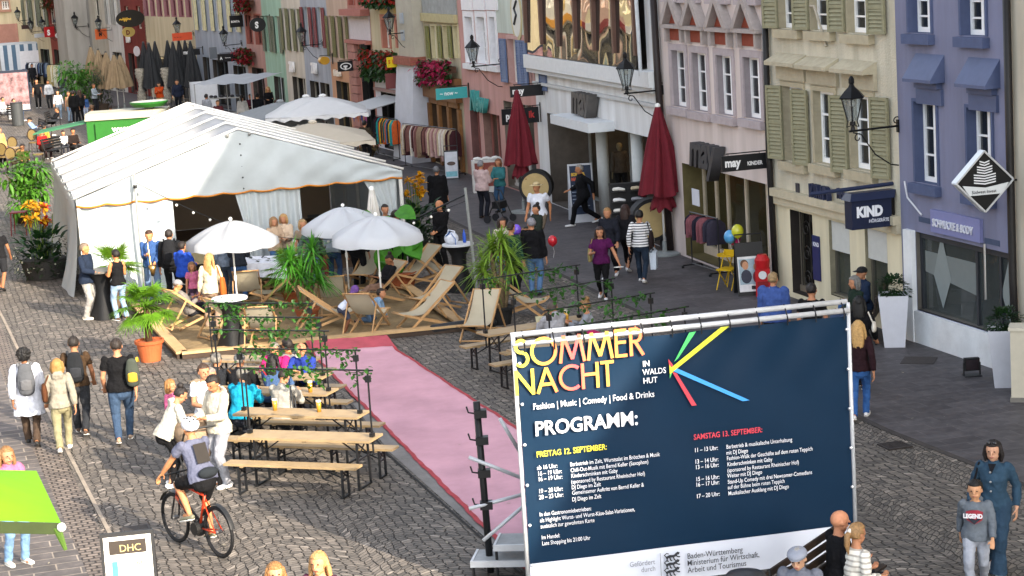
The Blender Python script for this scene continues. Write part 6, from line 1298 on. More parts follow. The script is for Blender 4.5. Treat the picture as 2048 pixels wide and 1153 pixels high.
board('black hanging sign with white and red letters beneath the narrow pink house', 1003, 1077, 213, 244, (1082, 225), words=(('pro', .1, .35, .6, '#d8d8d8', .02), ('ik', .72, .35, .6, '#a83232', .02)))
board('black childrens shop sign beside the pale pink house', 1440, 1532, 305, 336, (1537, 316), words=(('may', .06, .3, .75, '#d8d8d8', .03), ('KINDER', .56, .3, .34, '#c8c8c8', .015)))
t, x0, x1, z0, z1 = board('navy box sign with white serif lettering on a dark arm before the cream house', 1690, 1774, 391, 450, (1786, 378), '#1a2138', .3, words=(('KIND', .12, .42, .46, '#d8dade', .03), ('HÖRGERÄTE', .42, .2, .15, '#b9bcc6', .006)))
q = MB(); q.prism([(x0-.05, -.2, z1-.02), (x0-.05, .2, z1-.02), (x0+.02, .12, z1+.12), (x0+.02, -.12, z1+.12)], (x1-x0+.1, 0, 0)); q.build('sign_cap', M('#1f2740', .4, .05), t)
q = MB(); q.tube([(0, 0, .10), (-1.75, 0, .06)], .04, n=8); q.build('arm', M('#232b45', .4, .05), t)
# diamond sign
p, o = wall_at(2034, 395); t = thing('diamond_sign', 'black diamond sign with a white tower block emblem on the blue house', 'sign', p, math.atan2(o[1], o[0])-.1); cx, cz, hw, hh, th = -.62, .33, .52, .52, .16
q = MB(); q.prism([(cx-hw, -th/2, cz), (cx, -th/2, cz-hh), (cx+hw, -th/2, cz), (cx, -th/2, cz+hh)], (0, th, 0)); q.build('board', M('#121315', .35, .05), t)
q = MB()
for a, b in (((cx-hw, cz), (cx, cz+hh)), ((cx, cz+hh), (cx+hw, cz)), ((cx-hw, cz), (cx, cz-hh)), ((cx, cz-hh), (cx+hw, cz))): q.bar((a[0], 0, a[1]), (b[0], 0, b[1]), .03, th+.03, (0, 1, 0))
q.build('edge', M('#c4c8cc', .3, .05, metal=.5), t)
q = MB(); y = -th/2-.006
for k in range(9):
 z = cz-.05+k*.045; w0 = .20 if k < 4 else (.14 if k < 7 else .09); q.poly([(cx-w0, y, z+.03), (cx, y, z), (cx, y, z+.022), (cx-w0, y, z+.052)]); q.poly([(cx, y, z), (cx+w0, y, z+.03), (cx+w0, y, z+.052), (cx, y, z+.022)])
q.build('tower_emblem', M('#d4d6d8', .4, 0), t); q = MB(); q.prism([(cx-.42, y-.01, cz-.04), (cx-.3, y-.01, cz-.22), (cx+.3, y-.01, cz-.22), (cx+.42, y-.01, cz-.04), (cx, y-.01, cz-.10)], (0, -.02, 0)); q.build('name_plate', M('#c6cacb', .4, .03), t)
text('Südwest Invest', .078, M('#2a2c30', .4, 0), t, (cx-.26, y-.036, cz-.19), bold=.001, sx=.95); q = MB(); q.tube([(0, 0, .3), (cx+hw*.8, 0, .3)], .02, n=5); q.build('bracket', IRON, t)
board('yellow lottery sign over the geranium box', 774, 807, 112, 132, (818, 118), '#c9b21e', words=(('LOTTO', .3, .38, .5, '#a8281e', .02), ('S', .08, .38, .5, '#a8281e', .02)), iron=False)
board('small yellow sign below the lottery sign', 807, 818, 157, 172, (826, 160), '#c9a21e', words=(('--', .15, .4, .35, '#4a3a1a', .01),), iron=False)
board('turquoise shop sign above the arched wooden shop', 872, 934, 173, 195, (938, 180), '#3f9a9c', words=(('~ now ~', .12, .35, .55, '#d8e6e6', .01),))
t, x0, x1, z0, z1 = board('black square sign with a white oval on the peach house', 675, 706, 121, 141, (712, 115), words=())
q = MB(); n = 24; q.prism([((x0+x1)/2+(x1-x0)*.36*math.cos(2*math.pi*k/n), -.034, (z0+z1)/2+(z1-z0)*.34*math.sin(2*math.pi*k/n)) for k in range(n)], (0, -.006, 0)); q.build('oval', M('#d4d4d4', .4, 0), t)
q = MB(); q.prism([((x0+x1)/2+(x1-x0)*.29*math.cos(2*math.pi*k/n), -.042, (z0+z1)/2+(z1-z0)*.26*math.sin(2*math.pi*k/n)) for k in range(n)], (0, -.006, 0)); q.build('oval_field', M('#17181b', .4, 0), t); text('T', (z1-z0)*.45, M('#d4d4d4', .4, 0), t, ((x0+x1)/2-.08, -.052, (z0+z1)/2-.13), bold=.03)
t, x0, x1, z0, z1 = board('tall black vertical sign on the pink sandstone house', 722, 735, 88, 162, (742, 110), iron=False, words=()); text('VERO MODA', (x1-x0)*.62, M('#c8c8c8', .4, 0), t, ((x0+x1)/2+.1, -.04, z0+.25), rot=(math.pi/2, -math.pi/2, 0), bold=.01, sx=.9)
board('black fashion sign with small white letters high on the pale blue house', 461, 486, 30, 53, (492, 40), words=(('BONITA', .08, .4, .24, '#d4d4d4', .01),))
board('round black sign with a white curl on the dusky pink house', 500, 531, 34, 62, (540, 40), shape='oval', words=(('S', .33, .28, .6, '#d4d4d4', .03),))
board('dark grey sign with a white arrow mark on the pale blue house', 438, 478, 105, 121, (486, 112), words=(('A', .1, .3, .5, '#d4d4d4', .02), ('~~~', .35, .35, .45, '#d4d4d4', .005)))
board('black sign with white letters above the charcoal parasols', 367, 400, 97, 109, (406, 102), words=(('may', .05, .25, .9, '#d4d4d4', .03),))
board('orange sign on the yellow cream house', 347, 384, 64, 79, (390, 68), '#b8482a', words=(('~ ~ ~', .08, .3, .5, '#3a1a12', .01),), iron=False)
board('orange square sign with a black mark above the tan parasols', 193, 214, 57, 77, (222, 62), '#b5562c', words=(('M', .3, .3, .5, '#17181b', .02),))
board('red sign with a white letter far up the street', 91, 109, 53, 73, (114, 60), '#a32026', words=(('S', .28, .2, .7, '#dcdcdc', .04),))
board('oval white sign far up the street', 113, 133, 63, 77, (137, 66), '#c9ccd0', shape='oval', words=(('~~', .25, .38, .3, '#4a5a6a', .01),))
board('small dark sign far up the street', 46, 66, 49, 57, (70, 52), '#3a2a2a', iron=False)
board('pale rectangular sign far up the street', 72, 92, 66, 74, (97, 68), '#a9adb0', iron=False)
board('yellow emblem sign with dark crest far up the street', 138, 151, 60, 95, (154, 70), '#b58a2a', words=(('+', .25, .3, .4, '#2a2218', .03),), iron=False)
board('black inn sign with gold lettering on the dark red house', 236, 289, 18, 52, (294, 35), '#16140f', shape='oval', words=(('~w~', .12, .36, .42, '#b5902f', .02),), iron=False)
board('gold ring inn sign on the dark red house', 246, 270, 53, 73, (276, 60), '#b5a05a', shape='oval', words=(('D', .3, .25, .6, '#6b2b26', .03),), iron=False)
board('round white sign on the dark red house front', 268, 280, 92, 112, (285, 100), '#b9b4b8', shape='oval', iron=False)
board('grey box sign on the pale blue house', 420, 434, 94, 117, (440, 104), '#5f646a', iron=False)
board('golden lantern shaped inn sign hanging on the blue grey house', 637, 656, 112, 128, (664, 100), '#a8802a', shape='oval', th=.4, rough=.3)
board('brown square poster hung on the lottery house', 771, 805, 145, 175, (812, 150), '#6b3a3a', iron=False)
# flower boxes
def flower_box(label, px0, px1, py, hpx, red, seed, pink=False, hang=.5):
 a, o = wall_at(px0, py); b, _ = wall_at(px1, py); D = a@fw; mpp = ((a-CC)@fw)/FPX; t = thing('flower_box', label, 'flower box', a, math.atan2(-o[0], o[1])); W_ = np.linalg.norm((b-a)[:2]); rnd = random.Random(seed); h = hpx*mpp
 q = MB(); q.box(0, W_, -.35, -.1, -.02, .2); q.build('box', M('#4a3226', .8, .2), t); q = MB(); f = MB()
 for k in range(int(260*W_)):
  x = rnd.uniform(-.1, W_+.1); z = rnd.uniform(-h*hang, h*(1-hang)); y = -.25-abs(rnd.gauss(0, .16)); d = (rnd.gauss(0, 1), -abs(rnd.gauss(0, 1)), rnd.gauss(-.2, .8))
  (f if rnd.random() < (.45 if not pink else .6) and (z > -h*.1 or pink) else q).leaf((x, y, z), d, .16, .13, .2, 3, .2, prof=(.5, 1, .8, .2))
 q.build('leaves', leafmat('#27451c', .5), t); f.build('blossoms', leafmat(red, .3), t)
flower_box('overflowing geranium box behind the lottery sign', 744, 806, 125, 55, '#96281f', 1);
for i, px in enumerate((858, 880, 902)): flower_box(['left', 'middle', 'right'][i]+' pink and magenta flower box over the wooden shop', px, px+16, 142, 46, '#a82a52', 2+i, True)
flower_box('red flower box high on the dusky pink house', 488, 512, 8, 26, '#7d1520', 6, True); flower_box('red flower box low on the dusky pink house', 490, 514, 110, 30, '#7d1520', 7, True); flower_box('red flower box at the top edge on the lottery house', 748, 800, 2, 16, '#96281f', 8)
flower_box('dark red flowers high on the dull red house far up the street', 98, 122, 5, 22, '#6b2a1c', 9, True)
# downpipes
def pipe(label, pts, r_=.06, colr='#1d1b1b'):
 P = [];
 for px, py, out in pts:
  p, o = wall_at(px, py); P.append(p-np.array([o[0], o[1], 0])*out)
 t = MB(); b = P[-1]; t.tube([p-b for p in P], r_, n=8); o_ = t.build('downpipe', M(colr, .5, .15), None, True, b); tag(o_, label, 'downpipe')
pipe('black downpipe between the blue house and the house at the right edge', [(2022, -60, .1), (2030, 300, .1), (2036, 560, .1), (2042, 700, .1)], .07)
pipe('brown black downpipe between the white and pale pink houses', [(1312, -60, .12), (1326, 180, .12), (1350, 500, .12)], .09, '#241c1b'); pipe('black downpipe between the pale pink and cream houses', [(1536, -40, .1), (1546, 300, .1), (1560, 560, .1)], .07)
pipe('white downpipe beside the big glazed bay of the white house', [(1292, -50, .3), (1304, 150, .3), (1320, 172, .15)], .05, '#aeb2b4')
# ------------------------------------------------------------------ shop goods along the pavement
def frame_of(px, py, a, z=0):                      # ground point with heading a (0 = facing the viewer, + = towards image right)
 g = at(px, py, z); g[2] = 0; return g, yaw_to_cam(g)+R(a)+math.pi/2   # local -y faces that way
def clothes_rack(label, l, r_, h, cols, seed, z_len=.75, wheels=True, group='clothes racks outside the shops'):
 a = at(*l)[:2]; b = at(*r_)[:2]; d = b-a; W_ = np.linalg.norm(d); rz = math.atan2(d[1], d[0]); rnd = random.Random(seed); t = thing('clothes_rack', label, 'clothes rack', (*a, 0), rz, group)
 q = MB()
 for x in (0, W_): q.tube([(x, 0, .08), (x, 0, h)], .016, n=6); q.tube([(x, -.25, .07), (x, .25, .07)], .018, n=6)
 q.tube([(0, 0, h), (W_, 0, h)], .016, n=6); q.tube([(0, 0, .1), (W_, 0, .1)], .014, n=6); q.build('rail', M('#2c2d30', .35, .05, metal=.6), t)
 for x in (0, W_):
  for y in (-.25, .25): q = MB(); q.lathe([(.035, 0), (.035, .06)], (x, y, 0), 8); q.build('castor', BK, t)
 n = max(4, int(W_/.12));
 for k in range(n):
  x = .05+(W_-.1)*(k+.5)/n; L = z_len*rnd.uniform(.8, 1.15); c = cols[rnd.randrange(len(cols))]; w_ = rnd.uniform(.18, .25); q = MB(); ph = rnd.uniform(0, 6)
  def fn(u, v):
   aa = u*2*math.pi; f = (.45+.55*min(1, (1-v)*5))*(1+.08*math.sin(aa*5+ph)); return (x+.035*math.sin(aa)*(1+.3*math.sin(aa*3+ph)), w_*math.cos(aa)*f, h-.05-L*(1-v))
  q.grid(fn, 18, 6); q.build('garment', cloth(c), t, True)
 return t
clothes_rack('rack of dark puffer jackets and a pink knit outside the childrens shop', (1385, 535), (1440, 552), 1.35, ['#24222e', '#2b2733', '#1f2230', '#7a4a50', '#33303c'], 1, .55)
clothes_rack('long rack of pink white and brown clothes in front of the wooden shop', (812, 335), (918, 352), 1.65, ['#a98a86', '#c2bdb4', '#6d4a45', '#8a7560', '#3c2226', '#b5a58c', '#8f6a68'], 2, 1.0)
clothes_rack('rack with a colourful patterned dress under the white striped awning', (757, 312), (800, 322), 1.6, ['#b5542a', '#3a6f9a', '#a32a3a', '#2a8a8a', '#2b2c34', '#c29a2a'], 3, .9)
clothes_rack('rack of dark clothes under the white canopies up the street', (640, 262), (708, 270), 1.6, ['#26262c', '#5a2a34', '#3a3a42', '#7a6a60', '#2c3444'], 4, .8)
clothes_rack('rack of shirts in front of the striped stall far up the street', (58, 172), (100, 172), 1.7, ['#22242c', '#c5c5c8', '#3a4a6a', '#7a8a9a'], 5, .9); clothes_rack('rack of long beige and blue dresses far up the street', (100, 178), (130, 178), 1.7, ['#b5aa86', '#8fa3b0', '#c5c2b4', '#a99a6a'], 6, 1.4)
def round_rack(label, px, py, a, r_=.5):
 g, rz = frame_of(px, py, a); t = thing('round_display', label, 'display stand', g, rz, 'barrel shaped displays with tan discs'); zc = .78
 q = MB(); n = 26; q.prism([(r_*math.cos(2*math.pi*k/n), -.12, zc+r_*math.sin(2*math.pi*k/n)) for k in range(n)], (0, .4, 0)); q.build('drum', M('#232325', .7, .15), t)
 q = MB(); q.prism([((r_-.09)*math.cos(2*math.pi*k/n), -.135, zc+(r_-.09)*math.sin(2*math.pi*k/n)) for k in range(n)], (0, .012, 0)); q.build('disc', M('#b39c6c', .7, .1), t)
 q = MB()
 for x in (-.3, .3): q.box(x-.03, x+.03, -.1, .25, 0, .45)
 q.build('stand', M('#3a3a3c', .6, .1), t); return t
round_rack('barrel shaped display with tan disc behind the man in the straw hat', 1075, 425, -10); round_rack('barrel shaped display with tan disc beside the right red parasol', 1305, 500, 15, .55)
def aboard(label, px, py, a, w_=.62, h=1.15, colr='#17181a', face='#c9c9c9', hoop=True, words=(), name='pavement_sign', group=None, face_z=(.12, .95)):
 g, rz = frame_of(px, py, a); t = thing(name, label, 'sign', g, rz, group); ang = .22
 for s, nm in ((-1, 'front_panel'), (1, 'rear_panel')):
  q = MB(); q.add([(-w_/2, s*h*ang, 0), (w_/2, s*h*ang, 0), (w_/2, s*.02, h), (-w_/2, s*.02, h), (-w_/2, s*(h*ang-.03), 0), (w_/2, s*(h*ang-.03), 0), (w_/2, s*.02-s*.015, h), (-w_/2, s*.02-s*.015, h)], [(0, 1, 2, 3), (7, 6, 5, 4), (0, 4, 5, 1), (2, 6, 7, 3), (1, 5, 6, 2), (0, 3, 7, 4)]); q.build(nm, M(colr, .5, .1), t)
 f = (h*ang-.02)/h
 def pt(x, z): return (x, -(h*ang)+(h*ang-.02)*z/h-.006, z)
 q = MB(); q.poly([pt(-w_*.44, h*face_z[0]), pt(w_*.44, h*face_z[0]), pt(w_*.44, h*face_z[1]), pt(-w_*.44, h*face_z[1])]); q.build('poster', M(face, .5, .15, 6), t)
 if hoop: q = MB(); q.tube([(-w_*.48, 0, h), (-w_*.48, 0, h*1.16), (w_*.48, 0, h*1.16), (w_*.48, 0, h)], .016, n=6); q.build('hoop', M(colr, .4, .05), t)
 tilt = math.pi/2-math.atan(f)
 for s, x, z, sz, c, bo_ in words:
  p = pt(x*w_, z*h); text(s, sz*h, M(c, .5, 0), t, (p[0], p[1]-.006, p[2]), rot=(tilt, 0, 0), bold=bo_*h, sx=.85)
 return t, pt, w_, h
def blot(t, pt, xs, zs, c, name='print'):
 q = MB(); q.poly([tuple(np.array(pt(x, z))+np.array([0, -.006, 0])) for x, z in zip(xs, zs)]); q.build(name, M(c, .5, .2, 12), t)
t, pt, w_, h = aboard('black pavement sign with a photo of laughing children by the yellow chair', 1500, 588, 12, .62, 1.15, words=(('may', .0, .13, .11, '#26262a', .01),), face_z=(.08, .74))
blot(t, pt, [-.25, .25, .25, -.25], [.25, .25, .8, .8], '#8fa3ac');
def disc(pt, x, z, rx, rz_, t, c, nm='print', off=.012):
 q = MB(); q.poly([tuple(np.array(pt(x+rx*math.cos(k*.393), z+rz_*math.sin(k*.393)))+np.array([0, -off, 0])) for k in range(16)]); q.build(nm, M(c, .5, .15, 14), t)
disc(pt, -.11, .66, .07, .09, t, '#b0805f'); disc(pt, -.13, .70, .09, .09, t, '#5c3d26', off=.009); disc(pt, .13, .62, .06, .08, t, '#a57552'); disc(pt, -.1, .42, .12, .15, t, '#262c3c', off=.009); disc(pt, .14, .4, .10, .14, t, '#7a2a34', off=.009)
t, pt, w_, h = aboard('tall navy programme sign on the pavement beside the striding man in black', 1165, 442, 8, .7, 1.65, '#b9bcc2', '#1b2a42', False, words=(('SOMMER', -.38, .80, .07, '#c9a23a', .006), ('NACHT', -.38, .72, .07, '#c2553a', .006), ('PROGRAMM', -.38, .6, .05, '#d0d0d0', .006)), face_z=(.14, .97))
for k in range(5): blot(t, pt, [-.28, .2-.05*(k % 3), .2-.05*(k % 3), -.28], [.45+.1*k, .45+.1*k, .475+.1*k, .475+.1*k], '#8a95a8', 'print_line')
t, pt, w_, h = aboard('narrow white shoe poster sign right of the long clothes rack', 905, 358, -4, .5, 1.0, '#2a2b2e', '#b5bac2', True, face_z=(.05, .95)); disc(pt, 0, .55, .15, .07, t, '#4a3a34'); blot(t, pt, [-.2, .2, .2, -.2], [.1, .1, .28, .28], '#6aa3b0')
t, pt, w_, h = aboard('black framed white perfume poster sign at the lower left picture edge', 272, 1262, -3, .64, 1.25, '#141416', '#d3d0c8', False, words=(('M', .14, .66, .09, '#8f6a4a', .0),), face_z=(.06, .965)); blot(t, pt, [-.22, .22, .22, -.22], [1.0, 1.0, 1.16, 1.16], '#2b2118'); text('DHC', .12, M('#b5a268', .4, 0), t, (pt(-.1, 1.03)[0], pt(0, 1.03)[1]-.02, 1.03), rot=(math.pi/2-.2, 0, 0)); blot(t, pt, [-.2, -.13, -.13, -.2], [.66, .66, .92, .92], '#3f93a5'); blot(t, pt, [-.1, -.04, -.04, -.1], [.66, .66, .9, .9], '#a9b5b5')
# shoe wall
g, rz = frame_of(1262, 488, 6); t = thing('shoe_stand', 'black shoe wall with pale shoes between the white columns', 'display stand', g, rz)
q = MB(); q.box(-.48, .48, .0, .25, .05, 1.6); q.build('panel', M('#141416', .6, .1), t)
for k in range(5):
 for s in (-.26, .22):
  z = .3+k*.28; q = MB(); q.box(s-.18, s+.18, -.16, -.002, z-.015, z); q.build('shelf', M('#2a2a2c', .5, .1), t); q = MB(); q.tube([(s-.12, -.08, z+.05), (s, -.08, z+.06), (s+.14, -.09, z+.035)], [.045, .055, .04], [.05, .05, .035], n=8, X=(0, 1, 0), rnd=True); q.build('shoe', M(['#c9c7c0', '#b5a68a', '#d0d0d0', '#8f8f95'][(k*2+(s > 0)) % 4], .6, .1), t, True)
# poster box with shoes on top
g, rz = frame_of(978, 385, 4); t = thing('poster_box', 'white poster box with trainers on top beside the man in the pale jacket', 'display stand', g, rz); q = MB(); q.box(-.5, .5, -.02, .4, 0, 1.05); q.build('box', M('#c4c2be', .6, .08), t); q = MB(); q.poly([(-.42, -.03, .2), (.42, -.03, .2), (.42, -.03, .98), (-.42, -.03, .98)]); q.build('poster', M('#8c4a40', .5, .5, 3), t)
q = MB(); q.ball((.15, -.036, .62), (.18, .004, .26), 14, 8); q.build('poster_face', M('#b5876c', .5, .2, 6), t)
for x in (-.3, 0, .3): q = MB(); q.tube([(x-.1, .15, 1.1), (x, .15, 1.12), (x+.12, .14, 1.08)], .05, n=8, rnd=True); q.build('trainer', M('#cfcfcc', .5, .08), t, True)
# yellow chair and small table, balloons, toy pump
YL = M('#bd9a12', .4, .08)
g, rz = frame_of(1458, 578, -30); t = thing('bistro_chair', 'yellow folding bistro chair outside the childrens shop', 'chair', g, rz)
q = MB(); q.box(-.2, .2, -.2, .2, .44, .47); q.build('seat', YL, t); q = MB(); q.box(-.2, .2, .2, .225, .72, .86); q.build('backrest', YL, t)
for s in (-1, 1): q = MB(); q.tube([(s*.19, -.22, 0), (s*.19, .21, .86)], .014, n=6); q.build('leg', YL, t); q = MB(); q.tube([(s*.17, .24, 0), (s*.17, -.18, .46)], .014, n=6); q.build('leg', YL, t)
g, rz = frame_of(1432, 568, 10);
q0 = at(1462, 510, .74); t = thing('bistro_table', 'small round yellow bistro table holding balloons', 'table', (q0[0]+.0, q0[1]+.2, 0), 0); q = MB(); q.lathe([(.3, .7), (.3, .73)], n=24); q.build('top', YL, t)
for k in range(3): a = k*2.1; q = MB(); q.tube([(.24*math.cos(a), .24*math.sin(a), 0), (-.1*math.cos(a), -.1*math.sin(a), .7)], .013, n=6); q.build('leg', YL, t)
def balloon(label, px, py, Y, c, r_=.14):
 p = at_y(px, py, Y); t = thing('balloon', label, 'balloon', p, 0, 'party balloons'); q = MB(); q.ball((0, 0, 0), (r_, r_, r_*1.15), 16, 12); q.tube([(0, 0, -r_*1.1), (0, 0, -r_*1.25)], [.012, .025], n=6); q.build('skin', M(c, .25, .0, spec=.6), t, True); q = MB(); q.tube([(0, 0, -r_*1.2), (.03, 0, -r_*2.2), (0, .02, -r_*3.6)], .004, n=4); q.build('string', M('#c9c9c9', .6, 0), t); return t
yb = q0[1]+.2
balloon('yellow balloon on the bistro table', 1475, 463, yb, '#b5b52a'); balloon('blue balloon on the bistro table', 1460, 474, yb+.1, '#4a8fc0'); balloon('magenta balloon on the bistro table', 1469, 478, yb+.25, '#a82a62')
balloon('purple balloon beside the grey haired man in the black jacket', 1033, 460, 47.0, '#6a4ac0', .115); balloon('red balloon carried behind the grey haired man in the black jacket', 1105, 482, 47.6, '#b5202c', .115)
g = at(1527, 592); t = thing('toy_fuel_pump', 'small red toy fuel pump at the childrens shop corner', 'toy', g, yaw_to_cam(g)+math.pi/2); q = MB(); q.box(-.16, .16, -.12, .12, 0, .62); q.lathe([(.15, .62), (.17, .8), (.1, .92)], n=16); q.build('body', M('#a5161c', .35, .06), t); q = MB(); q.lathe([(.09, -.0), (.09, .02)], n=16); o = q.build('dial', M('#c9c9c9', .4, 0), t); o.rotation_euler = (math.pi/2, 0, 0); o.location = (0, -.12, .48); q = MB(); q.box(-.12, .12, -.13, -.121, .06, .34); q.build('front_panel', M('#7a1014', .4, .1), t)
q = MB(); p, o = wall_at(1393, 395); q.box(-.24, .24, -.03, -.01, -.2, .2); n_ = q.build('paper_notice', M('#c9ccd4', .6, .04), None, False, p); n_.rotation_euler = (0, 0, math.atan2(-o[0], o[1])); tag(n_, 'white paper notice on the childrens shop window', 'notice')
# floodlight, cabinet, bench by the cream house, grate
g = at(1944, 752); t = thing('floodlight', 'small black floodlight lying on the pavement before the blue shop', 'floodlight', g, yaw_to_cam(g)+R(15)+math.pi/2); q = MB(); q.box(-.13, .13, -.05, .06, .1, .32); q.build('housing', M('#101012', .5, .1), t); q = MB(); q.box(-.15, -.135, -.03, .03, .02, .24); q.box(.135, .15, -.03, .03, .02, .24); q.box(-.15, .15, -.12, .12, 0, .02); q.build('stand', BK, t); q = MB(); q.box(-.11, .11, -.058, -.052, .12, .3); q.build('lens', M('#2b2326', .2, .1), t)
g = at(2062, 800); t = thing('utility_cabinet', 'beige utility cabinet cut by the right picture edge', 'cabinet', g, R(-18)); q = MB(); q.box(-.3, .4, -.2, .2, .06, 1.2); q.build('housing', M('#b3ad9c', .5, .06), t); q = MB(); q.box(-.33, .43, -.23, .23, 1.2, 1.25); q.build('lid', M('#b9b4a4', .5, .06), t); q = MB(); q.box(-.32, .42, -.22, .22, 0, .08); q.build('plinth', M('#6f6c66', .8, .1), t)
mb = MB(); cgr = at(1838, 722); mb.box(-.3, .3, -.3, .3, .006, .012); gr = mb.build('floor_grate', M('#3a3533', .7, .3, 30), None, False, (cgr[0], cgr[1], 0)); gr.rotation_euler = (0, 0, R(-20)); tag(gr, 'rusty square floor grate before the blue shop', 'grate')
def slat_bench(label, g, rz, L=1.6, colr='#2b211b', name='bench', group=None):
 t = thing(name, label, 'bench', g, rz, group); W_ = M(colr, .5, .2, 4)
 q = MB()
 for k in range(4): q.box(-L/2, L/2, -.22+k*.12, -.13+k*.12, .43, .46)
 q.build('seat', W_, t); q = MB()
 for k in range(4): q.box(-L/2, L/2, .26+k*.02, .29+k*.02, .52+k*.11, .60+k*.11)
 q.build('backrest', W_, t)
 for s in (-1, 1): q = MB(); q.tube([(s*L*.42, -.2, 0), (s*L*.42, -.18, .42), (s*L*.42, .24, .42), (s*L*.42, .33, .95)], .022, n=6); q.tube([(s*L*.42, .24, .42), (s*L*.42, .3, 0)], .022, n=6); q.build('leg', BK, t)
 return t
slat_bench('dark slatted bench against the cream house', (6.8, 38.05, 0), R(-18)-math.pi/2, 1.9)
A_ = at(1560, 1150, .82); B_ = at(1662, 1080, .82); ax_ = B_-A_; rzb = math.atan2(ax_[1], ax_[0]); cb_ = (A_+B_)/2+np.array([math.sin(rzb), -math.cos(rzb), 0])*.3; slat_bench('dark slatted bench at the lower right before the banner', (cb_[0], cb_[1], 0), rzb, 2.2)
bp_ = at(1490, 1142, 1.05); q = MB(); q.lathe([(.22, 0), (.24, .8), (.25, .82)], n=20); t = thing('litter_bin', 'dark domed litter bin top below the white strip of the banner', 'litter bin', (bp_[0], bp_[1], 0)); q.build('bin_body', M('#232428', .5, .1), t); q = MB(); q.lathe([(.29, .84), (.28, .93), (.2, 1.02), (.05, 1.06)], n=24); q.build('lid', M('#26272b', .4, .08), t, True)
# lime market parasol corner at lower left
A_ = at(73, 942, 2.3); B_ = at(122, 1046, 2.2); e1 = (B_-A_); e1 /= np.linalg.norm(e1);
t = thing('market_parasol', 'lime green square market parasol cut by the left picture edge', 'parasol', (A_[0], A_[1], 0)); a = np.zeros(3); a[2] = A_[2]; b = B_-A_; b[2] = B_[2]; dirw = np.array([-.97, -.06, .10]);
c = b+dirw*2.6; d = a+dirw*2.6; ctr = (a+b+c+d)/4+np.array([0, 0, .35])
q = MB(); q.grid(lambda u, v: tuple(((a*(1-u)+d*u)*(1-v)+(b*(1-u)+c*u)*v)+np.array([0, 0, .28*math.sin(u*math.pi)*math.sin(v*math.pi)-.012*math.sin(v*30)*math.sin(u*3)])), 30, 16); q.build('canopy', canvas('#6fa81c', .25, .05), t, True)
q = MB(); q.poly([a, b, b-np.array([0, 0, .13]), a-np.array([0, 0, .13])]); q.poly([b, c, c-np.array([0, 0, .13]), b-np.array([0, 0, .13])]); q.build('valance', M('#2f3a1a', .7, .1), t); q = MB(); q.tube([b+np.array([-.05, -.0, -.05]), b+np.array([.02, .0, -.30])], [.05, .02], [.015, .01], n=6); q.build('hanging_strap', M('#3f5a1a', .7, .1), t); q = MB(); q.ball(b+np.array([0, 0, -.05]), .05, 10, 7); q.build('corner_cap', M('#c9c9c4', .4, 0), t)
q = MB(); q.tube([(ctr[0], ctr[1], 0), (ctr[0], ctr[1], ctr[2])], .035, n=8); q.build('pole', M('#6a6a66', .4, .1), t)
# thin poles with a fairy-light string before the marquee
t = thing('light_pole', 'tall thin grey pole before the left half of the marquee', 'pole', at(290, 585)); q = MB(); q.tube([(0, 0, 0), (0, 0, 2.95)], .028, n=8); q.build('pole', M('#9a9c9a', .4, .1, metal=.4), t); q = MB(); q.tube([(0, 0, 2.6), (0, 0, 2.68)], .05, n=8); q.build('clamp', BK, t)
g2 = at(955, 590); t = thing('light_pole', 'leaning grey pole behind the right bar table', 'pole', g2); q = MB(); q.tube([(0, 0, 0), (-.12, 0, 2.5)], .035, n=8); q.build('pole', M('#8b8f8e', .4, .1, metal=.4), t); q = MB(); q.tube([(-.11, 0, 2.35), (-1.2, .1, 1.9)], .02, n=6); q.build('arm', BK, t)
P0 = np.array([*at(290, 585)[:2], 2.75]); P1 = np.array([*(g2[:2]+np.array([-.12, 0])), 2.2]); t = thing('light_string', 'sagging string of white bulbs hung between the two poles', 'string lights', P0); q = MB(); Q = [((P1-P0)*u-np.array([0, 0, 1.15*math.sin(u*math.pi)])) for u in np.linspace(0, 1, 40)]; q.tube(Q, .008, n=4); q.build('cable', BK, t)
for k in range(1, 39, 2): q = MB(); q.ball(Q[k]-np.array([0, 0, .06]), .035, 7, 5); q.build('bulb', M('#d9d8d0', .3, 0), t, True)
# walker trolley
g, rz = frame_of(1000, 445, 60); t = thing('walking_frame', 'black wheeled walking frame before the woman in the teal cardigan', 'walking frame', g, rz)
q = MB()
for s in (-1, 1): q.tube([(s*.25, -.3, .12), (s*.25, .05, .9), (s*.25, .2, .92)], .016, n=6); q.tube([(s*.25, .28, .12), (s*.25, -.02, .65)], .016, n=6)
q.tube([(-.25, 0, .6), (.25, 0, .6)], .016, n=6); q.build('frame', BK, t); q = MB(); q.box(-.2, .2, -.15, .12, .42, .62); q.build('basket', M('#1a1a1c', .8, .2), t)
for s in (-1, 1):
 for y in (-.3, .28): q = MB(); q.tube([(s*.25-.02, y, .11), (s*.25+.02, y, .11)], .11, n=14); q.build('wheel', M('#26262a', .6, .1), t)
